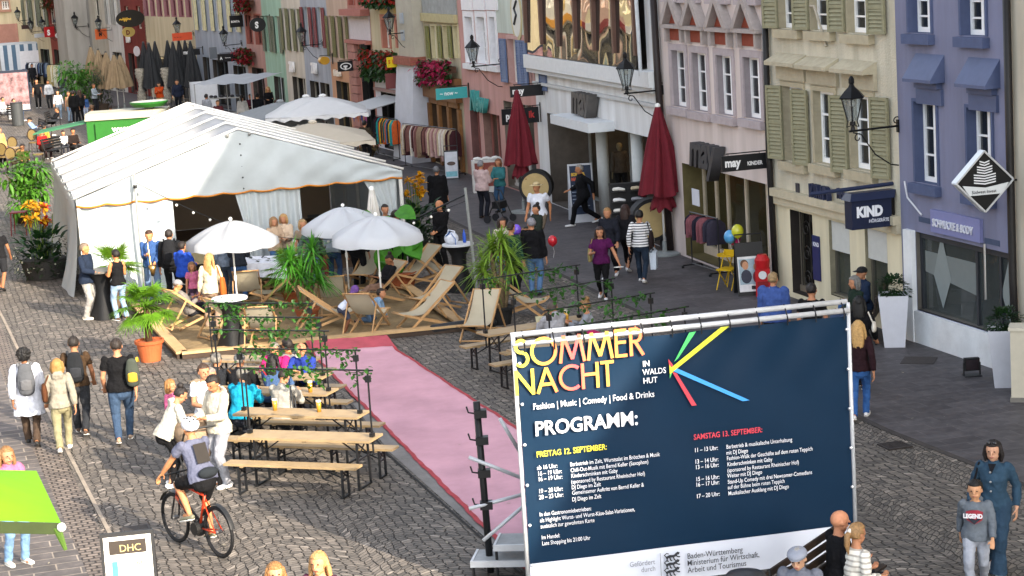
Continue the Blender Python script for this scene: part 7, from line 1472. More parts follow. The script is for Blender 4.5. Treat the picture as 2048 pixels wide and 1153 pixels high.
# ------------------------------------------------------------------ up the street: canopies, stalls, van
def big_parasol(label, px, py, h, half, colr, rz=.25, rise=.55, sq=True, val=.12, valc=None):
 g = at(px, py, h); p = thing('market_umbrella', label, 'parasol', (g[0], g[1], 0), rz); q = MB(); n = 24
 def fn(u, v):
  x = (u*2-1); y = (v*2-1); m_ = max(abs(x), abs(y)); return (x*half, y*half, h-rise*m_**1.25-.03*abs(math.sin(math.atan2(y, x)*4))*m_)
 q.grid(fn, n, n); q.build('canopy', canvas(colr, .2, .05), p, True); q = MB()
 for a, b in (((-1, -1), (1, -1)), ((1, -1), (1, 1)), ((1, 1), (-1, 1)), ((-1, 1), (-1, -1))):
  q.grid(lambda u, v: (half*(a[0]+(b[0]-a[0])*u), half*(a[1]+(b[1]-a[1])*u), h-rise-(.02+val*v)*(1+.3*math.sin(u*40)*(v > .5))), 24, 1)
 q.build('valance', M(valc or colr, .8, .1), p); q = MB(); q.tube([(0, 0, 0), (0, 0, h)], .04, n=8); q.build('pole', M('#8f8f8c', .4, .1), p); q = MB(); q.box(-.4, .4, -.4, .4, 0, .1); q.build('base', M('#5f5f5f', .8, .1), p)
 q = MB(); q.ball((0, 0, h+.02), (.14, .14, .07), 8, 6); q.build('vent_cap', M(colr, .7, .05), p); return p
big_parasol('white square umbrella nearest the houses behind the marquee', 645, 193, 3.0, 1.55, '#c6c8ca', .1); big_parasol('white square umbrella left of its twin behind the marquee', 612, 194, 3.0, 1.5, '#c2c4c6', .1); big_parasol('grey white umbrella with a fringed edge behind the twin white ones', 560, 204, 2.8, 1.6, '#7f8488', .3, .5, True, .3); big_parasol('cream square umbrella just behind the right slope of the marquee', 625, 246, 2.9, 1.75, '#b5ac9c', .15, .5)
big_parasol('red umbrella at the left edge near the archway', 6, 70, 3.0, 2.6, '#8f1320', .3, .8); big_parasol('beige umbrella below the red one at the left edge', 40, 92, 2.8, 2.4, '#a39a8a', .2, .5)
for i, (px, py) in enumerate(((192, 205), (207, 210), (222, 214), (238, 216), (250, 212))): closed_parasol(['leftmost', 'second', 'third', 'fourth', 'rightmost'][i]+' of the tall closed tan parasols up the street', at(px, py+6), 3.5-.1*i, '#7d6c54', .55, 1.3, 'closed tan parasols', tuft=False, tip='#3a3a3a')
for i, (px, py) in enumerate(((298, 214), (309, 218), (321, 214), (346, 212), (357, 217), (369, 213), (381, 214), (392, 217))): closed_parasol(['first', 'second', 'third', 'fourth', 'fifth', 'sixth', 'seventh', 'last'][i]+' from the left of the closed charcoal parasols', at(px, py), 3.7, '#26282b', .45, 1.2, 'closed charcoal parasols', tuft=False, tip='#3a3a3c', plate=False)
for px, py, lb in ((286, 218, 'left'), (337, 217, 'right')):
 g = at(px, py); t = thing('rope_sculpture', lb+' grey rope wrapped post between the charcoal parasols', 'post', g, 0); q = MB(); q.grid(lambda u, v: ((.2+.07*math.sin(v*9))*math.cos(u*6.283)*(1+.1*math.sin(v*60+u*12)), (.2)*math.sin(u*6.283)*(1+.1*math.sin(v*60+u*12)), .3+2.0*v), 20, 40); q.build('rope', M('#8f8b80', .9, .5, 14, .6, 30), t, True); q = MB(); q.tube([(0, 0, 0), (0, 0, .5)], .05); q.build('post', M('#6a6a6a', .6, .1), t)
# green and white snack trailer
g = at(195, 290); tr = thing('snack_trailer', 'green and white snack trailer with a raised flap behind the marquee', 'trailer', at(200, 275), R(8)); GN = M('#23621f', .5, .08)
a = at(172, 243, 2.1)
L = 3.1; tr.location = (a[0], a[1], 0); tr.rotation_euler = (0, 0, R(4))
q = MB(); q.box(0, L, 0, 2.1, .5, 2.1); q.build('body', GN, tr); q = MB(); q.prism([(-.05, -.08, 2.1), (-.05, 2.18, 2.1), (-.05, 1.9, 2.36), (-.05, .2, 2.36)], (L+.1, 0, 0)); q.build('roof', M('#9a9684', .5, .08), tr); q = MB(); q.box(.35, L, -.12, -.085, 1.2, 2.0); q.build('green_panel', GN, tr); text('www.~~~~', .34, M('#d2d6cc', .5, 0), tr, (1.0, -.13, 1.62), bold=.01)
q = MB(); q.lathe([(.6, 2.45), (.75, 2.58), (.77, 2.65), (.7, 2.66)], (L*.78, 1.0, 0), 26); q.build('roof_dish', GN, tr); q = MB(); q.lathe([(.7, 2.665), (.3, 2.68)], (L*.78, 1.0, 0), 26); q.build('dish_top', M('#a9a9a0', .5, .1), tr); q = MB(); q.tube([(L*.78, 1, 2.35), (L*.78, 1, 2.5)], .2); q.build('dish_post', M('#8a8a84', .5, .1), tr)
q = MB(); q.add([(0, .1, 2.05), (0, 2.0, 2.05), (-2.1, 1.9, 1.75), (-2.1, -.1, 1.75), (0, .1, 2.0), (0, 2.0, 2.0), (-2.1, 1.9, 1.70), (-2.1, -.1, 1.70)], [(0, 1, 2, 3), (7, 6, 5, 4), (0, 3, 7, 4), (2, 1, 5, 6), (3, 2, 6, 7)]); q.build('flap', canvas('#3f7a58', .25), tr)
for x in (.8, L-.8): q = MB(); q.tube([(x-.0, .0, .35), (x, .18, .35)], .34, n=18); q.build('wheel', M('#1b1b1d', .7, .1), tr)
# white striped awning of the lottery house, grey canopy stand, sloping ramp
p, o = wall_at(790, 198); t = thing('awning', 'white awning with coloured scarves hanging from its edge', 'awning', p, math.atan2(-o[0], o[1])); q = MB(); q.grid(lambda u, v: (-1.5+3.2*u, -1.5*v, .1-.3*v), 10, 8); q.build('awning_cloth', canvas('#c2c5c8', .25), t); q = MB(); q.grid(lambda u, v: (-1.5+3.2*u, -1.51, -.2-(.18+.1*math.sin(u*25)**2)*v), 30, 2); q.build('valance', canvas('#b9bcc2', .2), t)
for k in range(5): q = MB(); x = -1.3+k*.62; q.leaf((x, -1.53, -.25), (.2, -.1, -1), .55, .42, .05, 4, .2, upv=(0, -1, 0)); q.build('scarf', cloth(['#7a3a5a', '#3a5a9a', '#a85a3a', '#2b3a6a', '#8a3a6a'][k], .4), t)
for x in (-1.45, 1.65): q = MB(); q.tube([(x, 0, .08), (x, -1.48, -.22)], .02, n=5); q.build('arm', M('#b5b5b5', .4, 0, metal=.5), t)
p, o = wall_at(470, 165); g = at(475, 157, 2.6); t = thing('canopy_stand', 'market stand under a pale grey canopy beside the pale blue house', 'stall', (g[0], g[1], 0), R(-24)); q = MB(); q.grid(lambda u, v: (-1.6+3.2*u, -1.5+3*v, 2.45+.25*v+.03*math.sin(u*20)), 16, 4); q.build('canopy', canvas('#a9adb2', .25), t)
for x in (-1.5, 1.5):
 for y in (-1.4, 1.4): q = MB(); q.tube([(x, y, 0), (x, y, 2.5)], .03, n=6); q.build('post', M('#8f9294', .4, .1), t)
q = MB(); q.box(-1.8, 1.0, .6, 1.3, .7, .78); q.box(-1.8, 1.0, .6, 1.3, .05, .1); q.build('shelf', M('#8a8378', .7, .15), t)
g = at(452, 235); t = thing('goods_cart', 'wheeled wire cart with small dark goods under the grey canopy', 'cart', g, R(-8)); q = MB()
for x in (-.9, .9):
 for y in (-.35, .35): q.tube([(x, y, .1), (x, y, 1.0)], .02, n=5)
q.build('frame', M('#8f8f8a', .4, .1, metal=.5), t); q = MB(); q.box(-.95, .95, -.4, .4, 1.0, 1.04); q.box(-.95, .95, -.4, .4, .2, .23); q.build('tray', M('#8a8a86', .6, .1), t)
for k in range(6): q = MB(); q.ball((-.75+.3*k, random.uniform(-.2, .2), 1.1), (.12, .1, .08), 8, 5); q.build('goods', M('#26262a', .6, .2), t, True)
q = MB(); a = np.array([*at(388, 225)[:2], .1]); b = np.array([*at(452, 222)[:2], 1.9]); q.bar(a-a, b-a, .5, .12); rp = q.build('loading_ramp', M('#26262a', .6, .15), None, False, a); tag(rp, 'long black sloping ramp beside the pale blue house', 'ramp')
g = at(412, 228); t = thing('white_panel', 'white display panel behind the person in a white shirt', 'display stand', g, yaw_to_cam(g)+math.pi/2); q = MB(); q.box(-.75, .75, 0, .05, .25, 1.75); q.build('panel', M('#c2c6cc', .6, .06), t); q = MB(); q.box(-.78, -.74, -.3, .3, 0, 1.8); q.box(.74, .78, -.3, .3, 0, 1.8); q.build('foot', M('#2a2a2c', .5, .05), t)
# striped stall, van, poster wall, bin, cafe furniture, planters
g = at(97, 168); t = thing('striped_stall', 'market stall with blue and white striped cloth and two white notices', 'stall', g, R(6)); q = MB(); q.mi = []
n = 22
for k in range(n): q.cur = k % 2; x = -3.3+6.6*k/n; q.poly([(x, 0, .9), (x+6.6/n, 0, .9), (x+6.6/n, -.05, 3.0), (x, -.05, 3.0)])
q.build('striped_cloth', [M('#b5bcc4', .8, .06), M('#4a6278', .8, .08)], t); q = MB(); q.box(-3.4, 3.4, 0, 2.2, 3.0, 3.12); q.build('roof', M('#a9aeb4', .7, .1), t)
for x in (-1.1, 1.5): q = MB(); q.box(x-.75, x+.75, -.1, -.07, 1.2, 2.5); q.build('notice', M('#c4c4ca', .6, .08), t)
for x in (-3.3, 3.3): q = MB(); q.tube([(x, 0, 0), (x, 0, 3)], .05, n=6); q.build('post', M('#7a7a7a', .5, .1), t)
g = at(28, 158); t = thing('parked_van', 'dark parked van seen from behind at the far left', 'van', g, R(-14)); VB = M('#17191c', .25, .05, spec=.6); q = MB(); w_ = 1.0
q.add([(-w_, 0, .35), (w_, 0, .35), (w_, 4.6, .35), (-w_, 4.6, .35), (-w_, -.05, 1.1), (w_, -.05, 1.1), (w_, 4.7, 1.0), (-w_, 4.7, 1.0), (-w_*.88, .25, 2.0), (w_*.88, .25, 2.0), (w_*.88, 3.2, 1.95), (-w_*.88, 3.2, 1.95)], [(3, 2, 1, 0), (0, 1, 5, 4), (1, 2, 6, 5), (2, 3, 7, 6), (3, 0, 4, 7), (4, 5, 9, 8), (5, 6, 10, 9), (6, 7, 11, 10), (7, 4, 8, 11), (8, 9, 10, 11)]); q.build('body', VB, t)
q = MB(); q.poly([(-w_*.8, .0, 1.25), (w_*.8, .0, 1.25), (w_*.74, .16, 1.85), (-w_*.74, .16, 1.85)]); q.build('rear_window', glass('#14181c', .9), t); q = MB(); q.box(-.28, .28, -.08, -.05, .8, .92); q.build('number_plate', M('#c4c4c0', .5, 0), t)
for s in (-1, 1): q = MB(); q.box(s*.95-.07, s*.95+.07, -.075, -.02, .95, 1.25); q.build('tail_light', M('#8f1a1a', .3, .05), t)
for s in (-1, 1):
 for y in (.9, 3.7): q = MB(); q.tube([(s*.9-.1, y, .34), (s*.9+.1, y, .34)], .34, n=16); q.build('wheel', M('#131315', .7, .1), t)
g = at(18, 232); t = thing('poster_wall', 'colourful printed poster wall at the far left edge', 'display stand', g, R(6)); q = MB(); q.box(-1.3, 1.3, 0, .1, .2, 2.6); q.build('panel', M('#1f2634', .6, .1), t); q = MB(); q.poly([(-1.25, -.01, .3), (1.25, -.01, .3), (1.25, -.01, 2.45), (-1.25, -.01, 2.45)]); q.build('print', M('#8a6a6c', .6, .95, 2.2), t); q = MB(); q.poly([(-1.25, -.02, .3), (1.25, -.02, .3), (1.25, -.02, .6), (-1.25, -.02, .6)]); q.build('print_border', M('#b9b4b4', .6, .1), t)
g = at(37, 252); t = thing('litter_bin', 'grey cylinder litter bin beside the far left benches', 'litter bin', g); q = MB(); q.lathe([(.30, 0), (.32, .05), (.32, 1.2), (.28, 1.22)], n=20); q.build('bin_body', M('#3a3d3f', .5, .1), t); q = MB(); q.lathe([(.33, 1.2), (.33, 1.26)], n=20); q.build('lid', M('#2b2d2f', .5, .1), t)
for i, (px, py, a, lb) in enumerate(((75, 278, -78, 'black curved bench under the man leaning back in a cap'), (110, 258, 80, 'black curved bench under the person in black stretched out'), (22, 245, -60, 'black bench at the far left with people in white'), (118, 318, 60, 'black bench partly behind the green trailer flap'))):
 g, rz = frame_of(px, py, a); slat_bench(lb, g, rz, 1.7, '#1b1c1e', 'bench', 'black benches up the street')
def cafe_chair(px, py, a, lb, first_=[None]):
 g, rz = frame_of(px, py, a)
 if first_[0] is None:
  t = thing('cafe_chair', lb, 'chair', g, rz, 'round backed cafe chairs'); q = MB(); q.lathe([(.22, .42), (.23, .46), (.2, .48)], n=18); q.build('seat', M('#6a5836', .7, .15), t); q = MB(); q.tube([(.21*math.cos(k*.45), .2, .78+.26*math.sin(k*.45)) for k in range(15)], .022, n=5); q.build('back_frame', M('#2b1f18', .5, .1), t); q = MB(); n = 18; q.prism([(.19*math.cos(2*math.pi*k/n), .195, .78+.24*math.sin(2*math.pi*k/n)) for k in range(n)], (0, .01, 0)); q.build('cane_back', M('#66552f', .7, .2, 30), t)
  for x in (-.17, .17):
   for y in (-.16, .18): q = MB(); q.tube([(x*1.15, y*1.15, 0), (x, y, .45)], .018, n=5); q.build('leg', M('#2b1f18', .5, .1), t)
  first_[0] = t; return t
 o = copy_tree(first_[0]); place(o, g, rz, lb, 'round backed cafe chairs'); return o
for px, py, a, lb in ((10, 335, 160, 'cafe chair nearest the left picture edge'), (25, 345, 175, 'cafe chair with its cane back turned to us'), (38, 348, -150, 'cafe chair just left of the man in the olive jacket'), (78, 330, -90, 'cafe chair right of the man in the olive jacket'), (70, 305, 20, 'cafe chair under the person in the red top'), (115, 300, 90, 'cafe chair by the bright lit child next to the marquee'), (28, 322, 0, 'cafe chair on the far side of the round cafe table')): cafe_chair(px, py, a, lb)
g = at(25, 330); t = thing('cafe_table', 'small round cafe table among the cafe chairs at left', 'table', g); q = MB(); q.lathe([(.35, .70), (.36, .74)], n=22); q.build('top', M('#8d7550', .5, .1), t); q = MB(); q.lathe([(.25, 0), (.05, .05), (.04, .7)], n=12); q.build('pedestal', M('#26201c', .5, .1), t)
g = at(30, 450); t = thing('red_stool', 'thin red stool frame below the green bush at the marquee side', 'stool', at(42, 470)); q = MB()
for x in (-.2, .2):
 for y in (-.2, .2): q.tube([(x*1.2, y*1.2, 0), (x, y, .7)], .016, n=5)
q.build('leg_frame', M('#6b1f24', .5, .1), t); q = MB(); q.box(-.24, .24, -.24, .24, .7, .73); q.build('seat', M('#6b1f24', .5, .1), t)
# mannequins in the fashion shop window
def mannequin(px, py, dep, lb, c1, c2):
 x, z = H_MAY.f(px, py, dep); l = H_MAY.far+H_MAY.u*x+H_MAY.o*dep; p = person(lb, 0, 0, 1.8, 20, 'stand', ('jacket', c1), ('trousers', c2), '#222222', ('bald', '#b9a88a'), '#a89878', loc=(*l, .05), eyes=False); p['category'] = 'mannequin'; p.name = 'mannequin'
for px, py, dp, c1, c2, lb in ((1150, 330, 1.7, '#2a2c28', '#1c1d20', 'dark dressed shop mannequin left of the white columns'), (1240, 330, 1.9, '#6a5f56', '#26262a', 'shop mannequin in a light coat between the white columns'), (1178, 300, 1.6, '#3a3d38', '#2a2a2a', 'shop mannequin in an olive jacket beneath the white canopy')): mannequin(px, py, dp, lb, c1, c2)
# ------------------------------------------------------------------ the people
def hd(px, py, h):                                 # ground point of someone whose crown is seen at px,py
 g = at(px, py, h); return (g[0], g[1], 0)
def near(c, rz, x, y): return tloc(c, rz, x, y, 0)
# walkers at left
w1 = person('person in a long white parka with curly black hair and a grey backpack, walking away', 66, 890, 1.72, 178, 'walk', ('coat', '#b4b7c0'), ('trousers', '#3d3128'), '#222222', ('curly', '#0d0b0a'), '#7a5238')
backpack(w1, '#4a4c50', 'grey backpack with a tan base on the white parka', sz=(.15, .085, .21), trim='#57585b')
w2 = person('woman with a blonde bob in a stone grey jacket and khaki trousers, walking away', 131, 902, 1.62, 178, 'walk2', ('hoodie', '#7d786c'), ('trousers', '#7d775c'), '#c9c9c9', ('bob', '#8f6a38'), sex='f'); shoulder_bag(w2, '#4a2c1a', 'brown bag under the arm of the woman in the stone grey jacket', -1, .12)
w3 = person('man with cropped dark hair in a brown shirt with a black backpack, walking away', 165, 868, 1.78, 176, 'walk', ('tee', '#3b2c1e'), ('trousers', '#26282c'), '#4a3a30', ('crop', '#1e1814'), '#9a6a4c'); backpack(w3, '#1b1d20', 'flat black backpack on the man in the brown shirt', sz=(.15, .06, .22), trim='#2a2c30')
w4 = person('man in a black polo shirt and blue jeans with a yellow strapped backpack, walking away', 251, 884, 1.84, 176, 'walk2', ('tee', '#0f0f11'), ('jeans', '#33445a'), '#8f7a66', ('crop', '#241c17'), fat=1.14); backpack(w4, '#3a3f38', 'dark green backpack with yellow edges on one shoulder of the man in the black polo', off=(.13, -.12, .15), sz=(.12, .08, .18), trim='#b58f32', side=1)
person('man in a black shirt and dark shorts walking out at the left picture edge', 4, 582, 1.75, 170, 'walk', ('tee', '#151517'), ('shorts', '#1f2023'), '#222222', ('short', '#2a2018'), '#8f5f42')
person('person in a yellow top and black trousers at the left edge, lit by the sun', 6, 334, 1.7, 40, 'stand', ('blouse', '#b9945a'), ('trousers', '#141416'), hair=('short', '#5a3a20'))
person('woman in a pink blazer and light jeans beyond the lime parasol', 36, 1128, 1.68, 25, 'talk', ('jacket', '#a05a78'), ('jeans', '#6684a4'), '#c9c4b8', ('long', '#7d5a36'), sex='f')
# people around the stroller
w = person('woman in a white hooded top and black leggings bending over the stroller', 345, 972, 1.68, 105, 'stoop', ('hoodie', '#a9a599'), ('leggings', '#131315'), '#d0d0d0', ('bun', '#1a1412'), sex='f', P=dict(lean=.5, hands=((-.02, .28, .6), (.08, .27, .6))))
person('young man in a cream hooded sweatshirt and pale grey joggers with white trainers', 449, 972, 1.80, -55, 'talk', ('hoodie', '#a9a394'), ('joggers', '#85878e'), '#d4d4d4', ('short', '#17110e'), '#a06c4c', hy=10, P=dict(hp=-.35))
person('small girl with blonde hair in a pink top beside the stroller', 352, 905, 1.22, 60, 'stand', ('long', '#b0567a'), ('leggings', '#3a3a44'), hair=('bob', '#8a6236'), sex='f')
person('person in a white t shirt standing behind the man in the cream sweatshirt', 424, 935, 1.72, 20, 'talk', ('tee', '#c2c4ca'), ('jeans', '#4a5668'), hair=('short', '#3a2a20'))
g, rz = frame_of(392, 968, -165); t = thing('stroller', 'beige baby stroller with a round hood between the two people in white', 'stroller', g, rz)
q = MB(); q.ball((0, .05, .82), (.27, .36, .30), 16, 10); hb_ = q.build('hood', cloth('#8a7560'), t, True); q = MB(); q.tube([(0, .35, .55), (0, 0, .5), (0, -.4, .6)], [.2, .24, .2], [.12, .14, .1], n=12, X=(1, 0, 0), rnd=True); q.build('seat', cloth('#4a4038'), t, True)
q = MB()
for s in (-1, 1): q.tube([(s*.24, .55, 1.0), (s*.24, .1, .55), (s*.24, -.42, .14)], .016, n=6); q.tube([(s*.24, .1, .5), (s*.24, .4, .14)], .016, n=6)
q.tube([(-.24, .55, 1.0), (.24, .55, 1.0)], .018, n=6); q.build('frame', BK, t)
for s in (-1, 1):
 for y in (-.42, .4): q = MB(); q.tube([(s*.27-.02, y, .13), (s*.27+.02, y, .13)], .13, n=16); q.build('wheel', M('#1b1b1d', .7, .1), t)
# cyclist
cb = at(398, 1100); hdg = at(360, 1085)-at(437, 1112); hdg[2] = 0; hdg /= np.linalg.norm(hdg); rz = math.atan2(hdg[1], hdg[0])-math.pi/2
wb = 1.12; t = thing('electric_bicycle', 'orange electric bicycle with black mudguards ridden away from us', 'bicycle', cb, rz); OR = M('#b5381c', .35, .06)
for y, nm in ((wb/2, 'front_wheel'), (-wb/2, 'rear_wheel')):
 q = MB(); n = 36; q.tube([(0, y+.335*math.cos(2*math.pi*k/n), .36+.335*math.sin(2*math.pi*k/n)) for k in range(n+1)], .024, n=8); wl = q.build(nm, M('#131315', .8, .1), t, True)
 q = MB(); q.tube([(0, y+.308*math.cos(2*math.pi*k/n), .36+.308*math.sin(2*math.pi*k/n)) for k in range(n+1)], .010, n=6); q.build('rim', M('#2a2a2c', .4, 0, metal=.5), wl, True)
 q = MB()
 for k in range(16): a = 2*math.pi*k/16; q.tube([(.02*(-1)**k, y, .36), (0, y+.30*math.cos(a), .36+.30*math.sin(a))], .0022, n=3)
 q.tube([(-.05, y, .36), (.05, y, .36)], .028, n=8); q.build('spokes', M('#6a6a6c', .4, 0, metal=.7), wl)
q = MB(); BBk = (0, -.08, .33); ST_ = (0, -.28, .82); HT = (0, .40, .88); HB = (0, .46, .68)
for a, b, r_ in ((BBk, ST_, .02), (ST_, HT, .02), (HB, BBk, .034), (HT, HB, .024)): q.tube([a, b], r_, n=8)
for s in (-1, 1): q.tube([BBk, (s*.06, -wb/2, .36)], .012, n=6); q.tube([(s*.02, -.26, .76), (s*.06, -wb/2, .36)], .010, n=6);
q.build('frame', OR, t, True); q = MB()
for s in (-1, 1): q.tube([(s*.04, .47, .66), (s*.06, wb/2, .36)], .014, n=6)
q.tube([HT, (0, .37, 1.02)], .016, n=6); q.build('fork', M('#1a1a1c', .4, .05), t); q = MB(); q.tube([(-.32, .28, 1.06), (-.2, .38, 1.04), (.2, .38, 1.04), (.32, .28, 1.06)], .014, n=6); q.build('handlebar', BK, t)
q = MB(); q.tube([(0, -.38, .98), (0, -.26, 1.0), (0, -.1, .99)], [.08, .07, .025], [.025, .03, .02], n=10, X=(1, 0, 0), rnd=True); q.build('saddle', M('#161618', .6, .1), t, True); q = MB(); q.tube([ST_, (0, -.3, .97)], .015, n=6); q.build('seat_post', BK, t)
q = MB(); q.tube([(0, -.02, .42), (0, .34, .64)], [.05, .05], [.045, .04], n=8, X=(1, 0, 0), rnd=True); q.build('battery', M('#17181a', .4, .05), t, True); q = MB(); q.ball((0, -.06, .31), (.09, .12, .1), 10, 7); q.build('motor', M('#1b1c1e', .5, .05), t, True)
for y, a0, a1, nm in ((-wb/2, 25, 165, 'rear_mudguard'), (wb/2, 30, 150, 'front_mudguard')):
 q = MB(); q.grid(lambda u, v: (-.035+.07*u, y+(.385-.01*abs(u-.5))*math.cos(R(a0+(a1-a0)*v)), .36+.385*math.sin(R(a0+(a1-a0)*v))), 3, 20); q.build(nm, M('#1d1e20', .5, .05), t)
q = MB(); q.tube([(-.1, -.08, .33), (.1, -.08, .33)], .09, n=14); q.build('chainring', M('#2a2a2a', .4, 0, metal=.5), t)
for s, dz in ((-1, .16), (1, -.16)): q = MB(); q.tube([(s*.08, -.08, .33), (s*.1, -.08+dz*.2, .33+dz)], .012, n=5); q.box(s*.14-.05, s*.14+.05, -.12+dz*.2, -.03+dz*.2, .32+dz, .345+dz); q.build('crank', BK, t)
k_ = 1.8; ang_ = math.degrees(rz+math.pi/2-yaw_to_cam(cb));
cy = person('cyclist in a grey and navy jersey, black shorts and a white helmet, riding away', 0, 0, k_, ang_, 'sit', ('tee', '#55586a'), ('shorts', '#121214'), '#6a6a58', ('short', '#3a2c20'), '#b07a54', loc=(*cb[:2], 0), hat='helmet', hat_c='#c9c9cc',
  P=dict(pel=(0, -.15, .60), lean=.38, feet=((-.08, -.035, .27), (.08, -.06, .10)), hands=((-.17, .165, .60), (.17, .165, .60)), out=.9, hp=.1, kneepole=(0, 1, .3)))
J = root_j[cy.name]; q = MB(); c = J['T'](-.075, .17); q.add([tuple(c+J['up']*dz+np.array([dx, -.02, 0])) for dx, dz in ((-.10, -.13), (.10, -.13), (.10, .14), (-.10, .14))], [(0, 1, 2, 3)]); bp2 = q.build('back_patch', M('#26221f', .8, .1), cy)
q = MB(); cc = J['T'](-.05, .03)+np.array([0, -.09, 0]); q.ball(cc, (.16, .07, .08), 10, 7); wb_ = q.build('waist_pouch', cloth('#22262a'), cy, True)
SLV = MB()
for i in (0, 1): SLV.tube([J['shl'][i]*.35+J['hands'][i]*.65+np.array([0, 0, -.06]), J['hands'][i]*.98+J['shl'][i]*.02], .05, n=8, rnd=True)
# guests at the left tables
def seat_at(ti, x, side, label, back, **k):        # side -1: camera-side bench; sits facing the table
 c, rz = TBL[ti]; p = near(c, rz, x, side*.60); g = np.array(p); a = math.degrees(rz+(math.pi/2 if side < 0 else -math.pi/2)-yaw_to_cam(g)); return person(label, 0, 0, k.pop('h', 1.7), a+k.pop('da', 0), k.pop('pose', 'table'), loc=p, **k)
seat_at(2, -.3, -1, 'person in a turquoise jacket and grey patterned cap seated with their back to us', 1, top=('jacket', '#1583a0'), legs=('trousers', '#2a2c33'), hair=('short', '#5a5650'), hat='cap', hat_c='#6a6862', fat=1.15)
p_ = seat_at(2, .45, -1, 'person in a pale grey jacket with a dark strap across the back, seated', 1, top=('jacket', '#8d8a83'), legs=('trousers', '#2a2c33'), hair=('short', '#1f1814'), P=dict(hp=-.5)); shoulder_bag(p_, '#3a3b3e', 'dark crossbody bag of the person in the pale grey jacket', 1, .02, sz=(.07, .04, .08), sh=1)
p_ = seat_at(3, -.3, -1, 'man in a black jacket with a grey cap and brown strap, seated back to us', 1, top=('jacket', '#17181b'), legs=('trousers', '#222328'), hair=('short', '#8a857c'), hat='cap', hat_c='#5f6062', fat=1.15); shoulder_bag(p_, '#5a3e28', 'brown crossbody bag of the man in the black jacket', 1, .02, sz=(.07, .04, .08), sh=-1)
seat_at(3, -.75, -1, 'person with short grey hair in dark clothes at the left end of the crowded table', 1, top=('jacket', '#222428'), hair=('short', '#77726a'), fat=1.05)
p_ = seat_at(3, .35, -1, 'woman with dark hair in a denim jacket, red bag strap across her back', 1, top=('denim', '#3d5478'), hair=('long', '#0f0c0c'), sex='f'); shoulder_bag(p_, '#a32a3a', 'red strapped bag of the woman in the denim jacket', 1, .0, sz=(.06, .035, .07), sh=-1)
seat_at(4, .8, -1, 'young man in a white sweater with dark hair turned to the left', 1, da=-0, top=('long', '#c4c0b4'), hair=('short', '#1a1310'), hy=70, sk='#b5794e')
seat_at(3, -.1, 1, 'person in a magenta jacket with grey hair facing us at the fourth table', 1, top=('puffer', '#a0215f'), hair=('crop', '#6f6a64'))
seat_at(3, .42, 1, 'balding man in a royal blue jacket at the far side of the fourth table', 1, top=('jacket', '#24357f'), hair=('bald', '#999999'))
seat_at(2, -.95, -1, 'grey haired man in a grey green sweater leaning on the table', 1, top=('long', '#6f6d60'), hair=('short', '#77706a'), da=-25, hy=-60)
# couple at the right table
def seat_r(ti, x, side, label, **k):
 c, rz = TBR[ti]; p = tloc(c, rz, x, side*.62, 0); g = np.array(p); a = math.degrees(rz+(math.pi/2 if side < 0 else -math.pi/2)-yaw_to_cam(g)); return person(label, 0, 0, k.pop('h', 1.75), a+k.pop('da', 0), 'table', loc=p, **k)
seat_r(0, .15, -1, 'man in a light grey hooded sweatshirt seated at the right table, turned to the woman', top=('hoodie', '#8f9095'), hair=('crop', '#4a403a'), legs=('jeans', '#2b3038'), hy=-45, fat=1.1)
wg = seat_r(0, .95, -1, 'woman with a high bun in a grey sweater seated at the right table', top=('long', '#7f838a'), hair=('bun', '#7a5a34'), legs=('jeans', '#2b3038'), sex='f', h=1.66, da=50)
gw = wpt(wg, (-.45, -.05, .5)); q = MB(); q.tube([(-.18, 0, .05), (0, 0, .1), (.18, .0, .05)], [.1, .14, .1], n=10, rnd=True); o = q.build('folded_jacket', cloth('#a01f52'), None, True, gw); tag(o, 'crumpled magenta jacket on the bench next to the woman with the bun', 'jacket')
# sandbox
g = np.array(DC.location)
def in_chair(idx, label, **k):
 px, py, a, _ = DCS[idx]; g = at(px, py, .06); r_ = yaw_to_cam(g)+R(a); return person(label, 0, 0, k.pop('h', 1.7), a, 'recline', loc=(g[0]-.10*math.cos(r_), g[1]-.10*math.sin(r_), .12), **k)
in_chair(0, 'man in a grey cap and plaid shirt reclining in a deck chair at left', top=('long', '#6f6a66'), hair=('short', '#5a4a3a'), hat='cap', hat_c='#77777a', sk='#b5794e')
in_chair(8, 'woman in a black top and beige trousers reclining with a phone in a deck chair', top=('long', '#17171a'), legs=('trousers', '#85695a'), shoes='#222222', hair=('bun', '#2a1c14'), sex='f', sk='#9a6a4c')
person('child in a purple hood and white shirt stooping in the sand', 692, 664, 1.15, 95, 'stoop', ('tee', '#b9c0d0'), ('shorts', '#3a3f50'), '#5f6a7a', ('short', '#2a1a12'), '#6f4630', hat='hood', hat_c='#5a3a78', z0=.05)
person('boy in a light denim jacket crawling on the sand', 748, 642, 1.25, 78, 'crawl', ('denim', '#6f8ba8'), ('jeans', '#4a5f78'), '#26262a', ('short', '#1f1712'), z0=.05)
wl = person('woman with long blonde hair in a cream top and beige trousers standing in the sand', 428, 655, 1.72, 172, 'stand2', ('blouse', '#b9ae94'), ('trousers', '#85705f'), '#8f7a66', ('long', '#a57d4c'), sex='f', z0=.05, hy=-25); shoulder_bag(wl, '#9a5222', 'large tan leather shoulder bag of the long haired woman', 1, -.0, sz=(.17, .07, .2))
person('person in a bright blue hooded jacket near the marquee, back turned', 375, 618, 1.62, 150, 'talk', ('hoodie', '#1f3f95'), ('trousers', '#1f2126'), hair=('short', '#1f1712')); person('small girl in a pink top looking out beside the long haired woman', 392, 628, 1.2, 20, 'stand', ('tee', '#b5607f'), ('leggings', '#3a2a3a'), hair=('bob', '#7a5a3a'), sex='f')
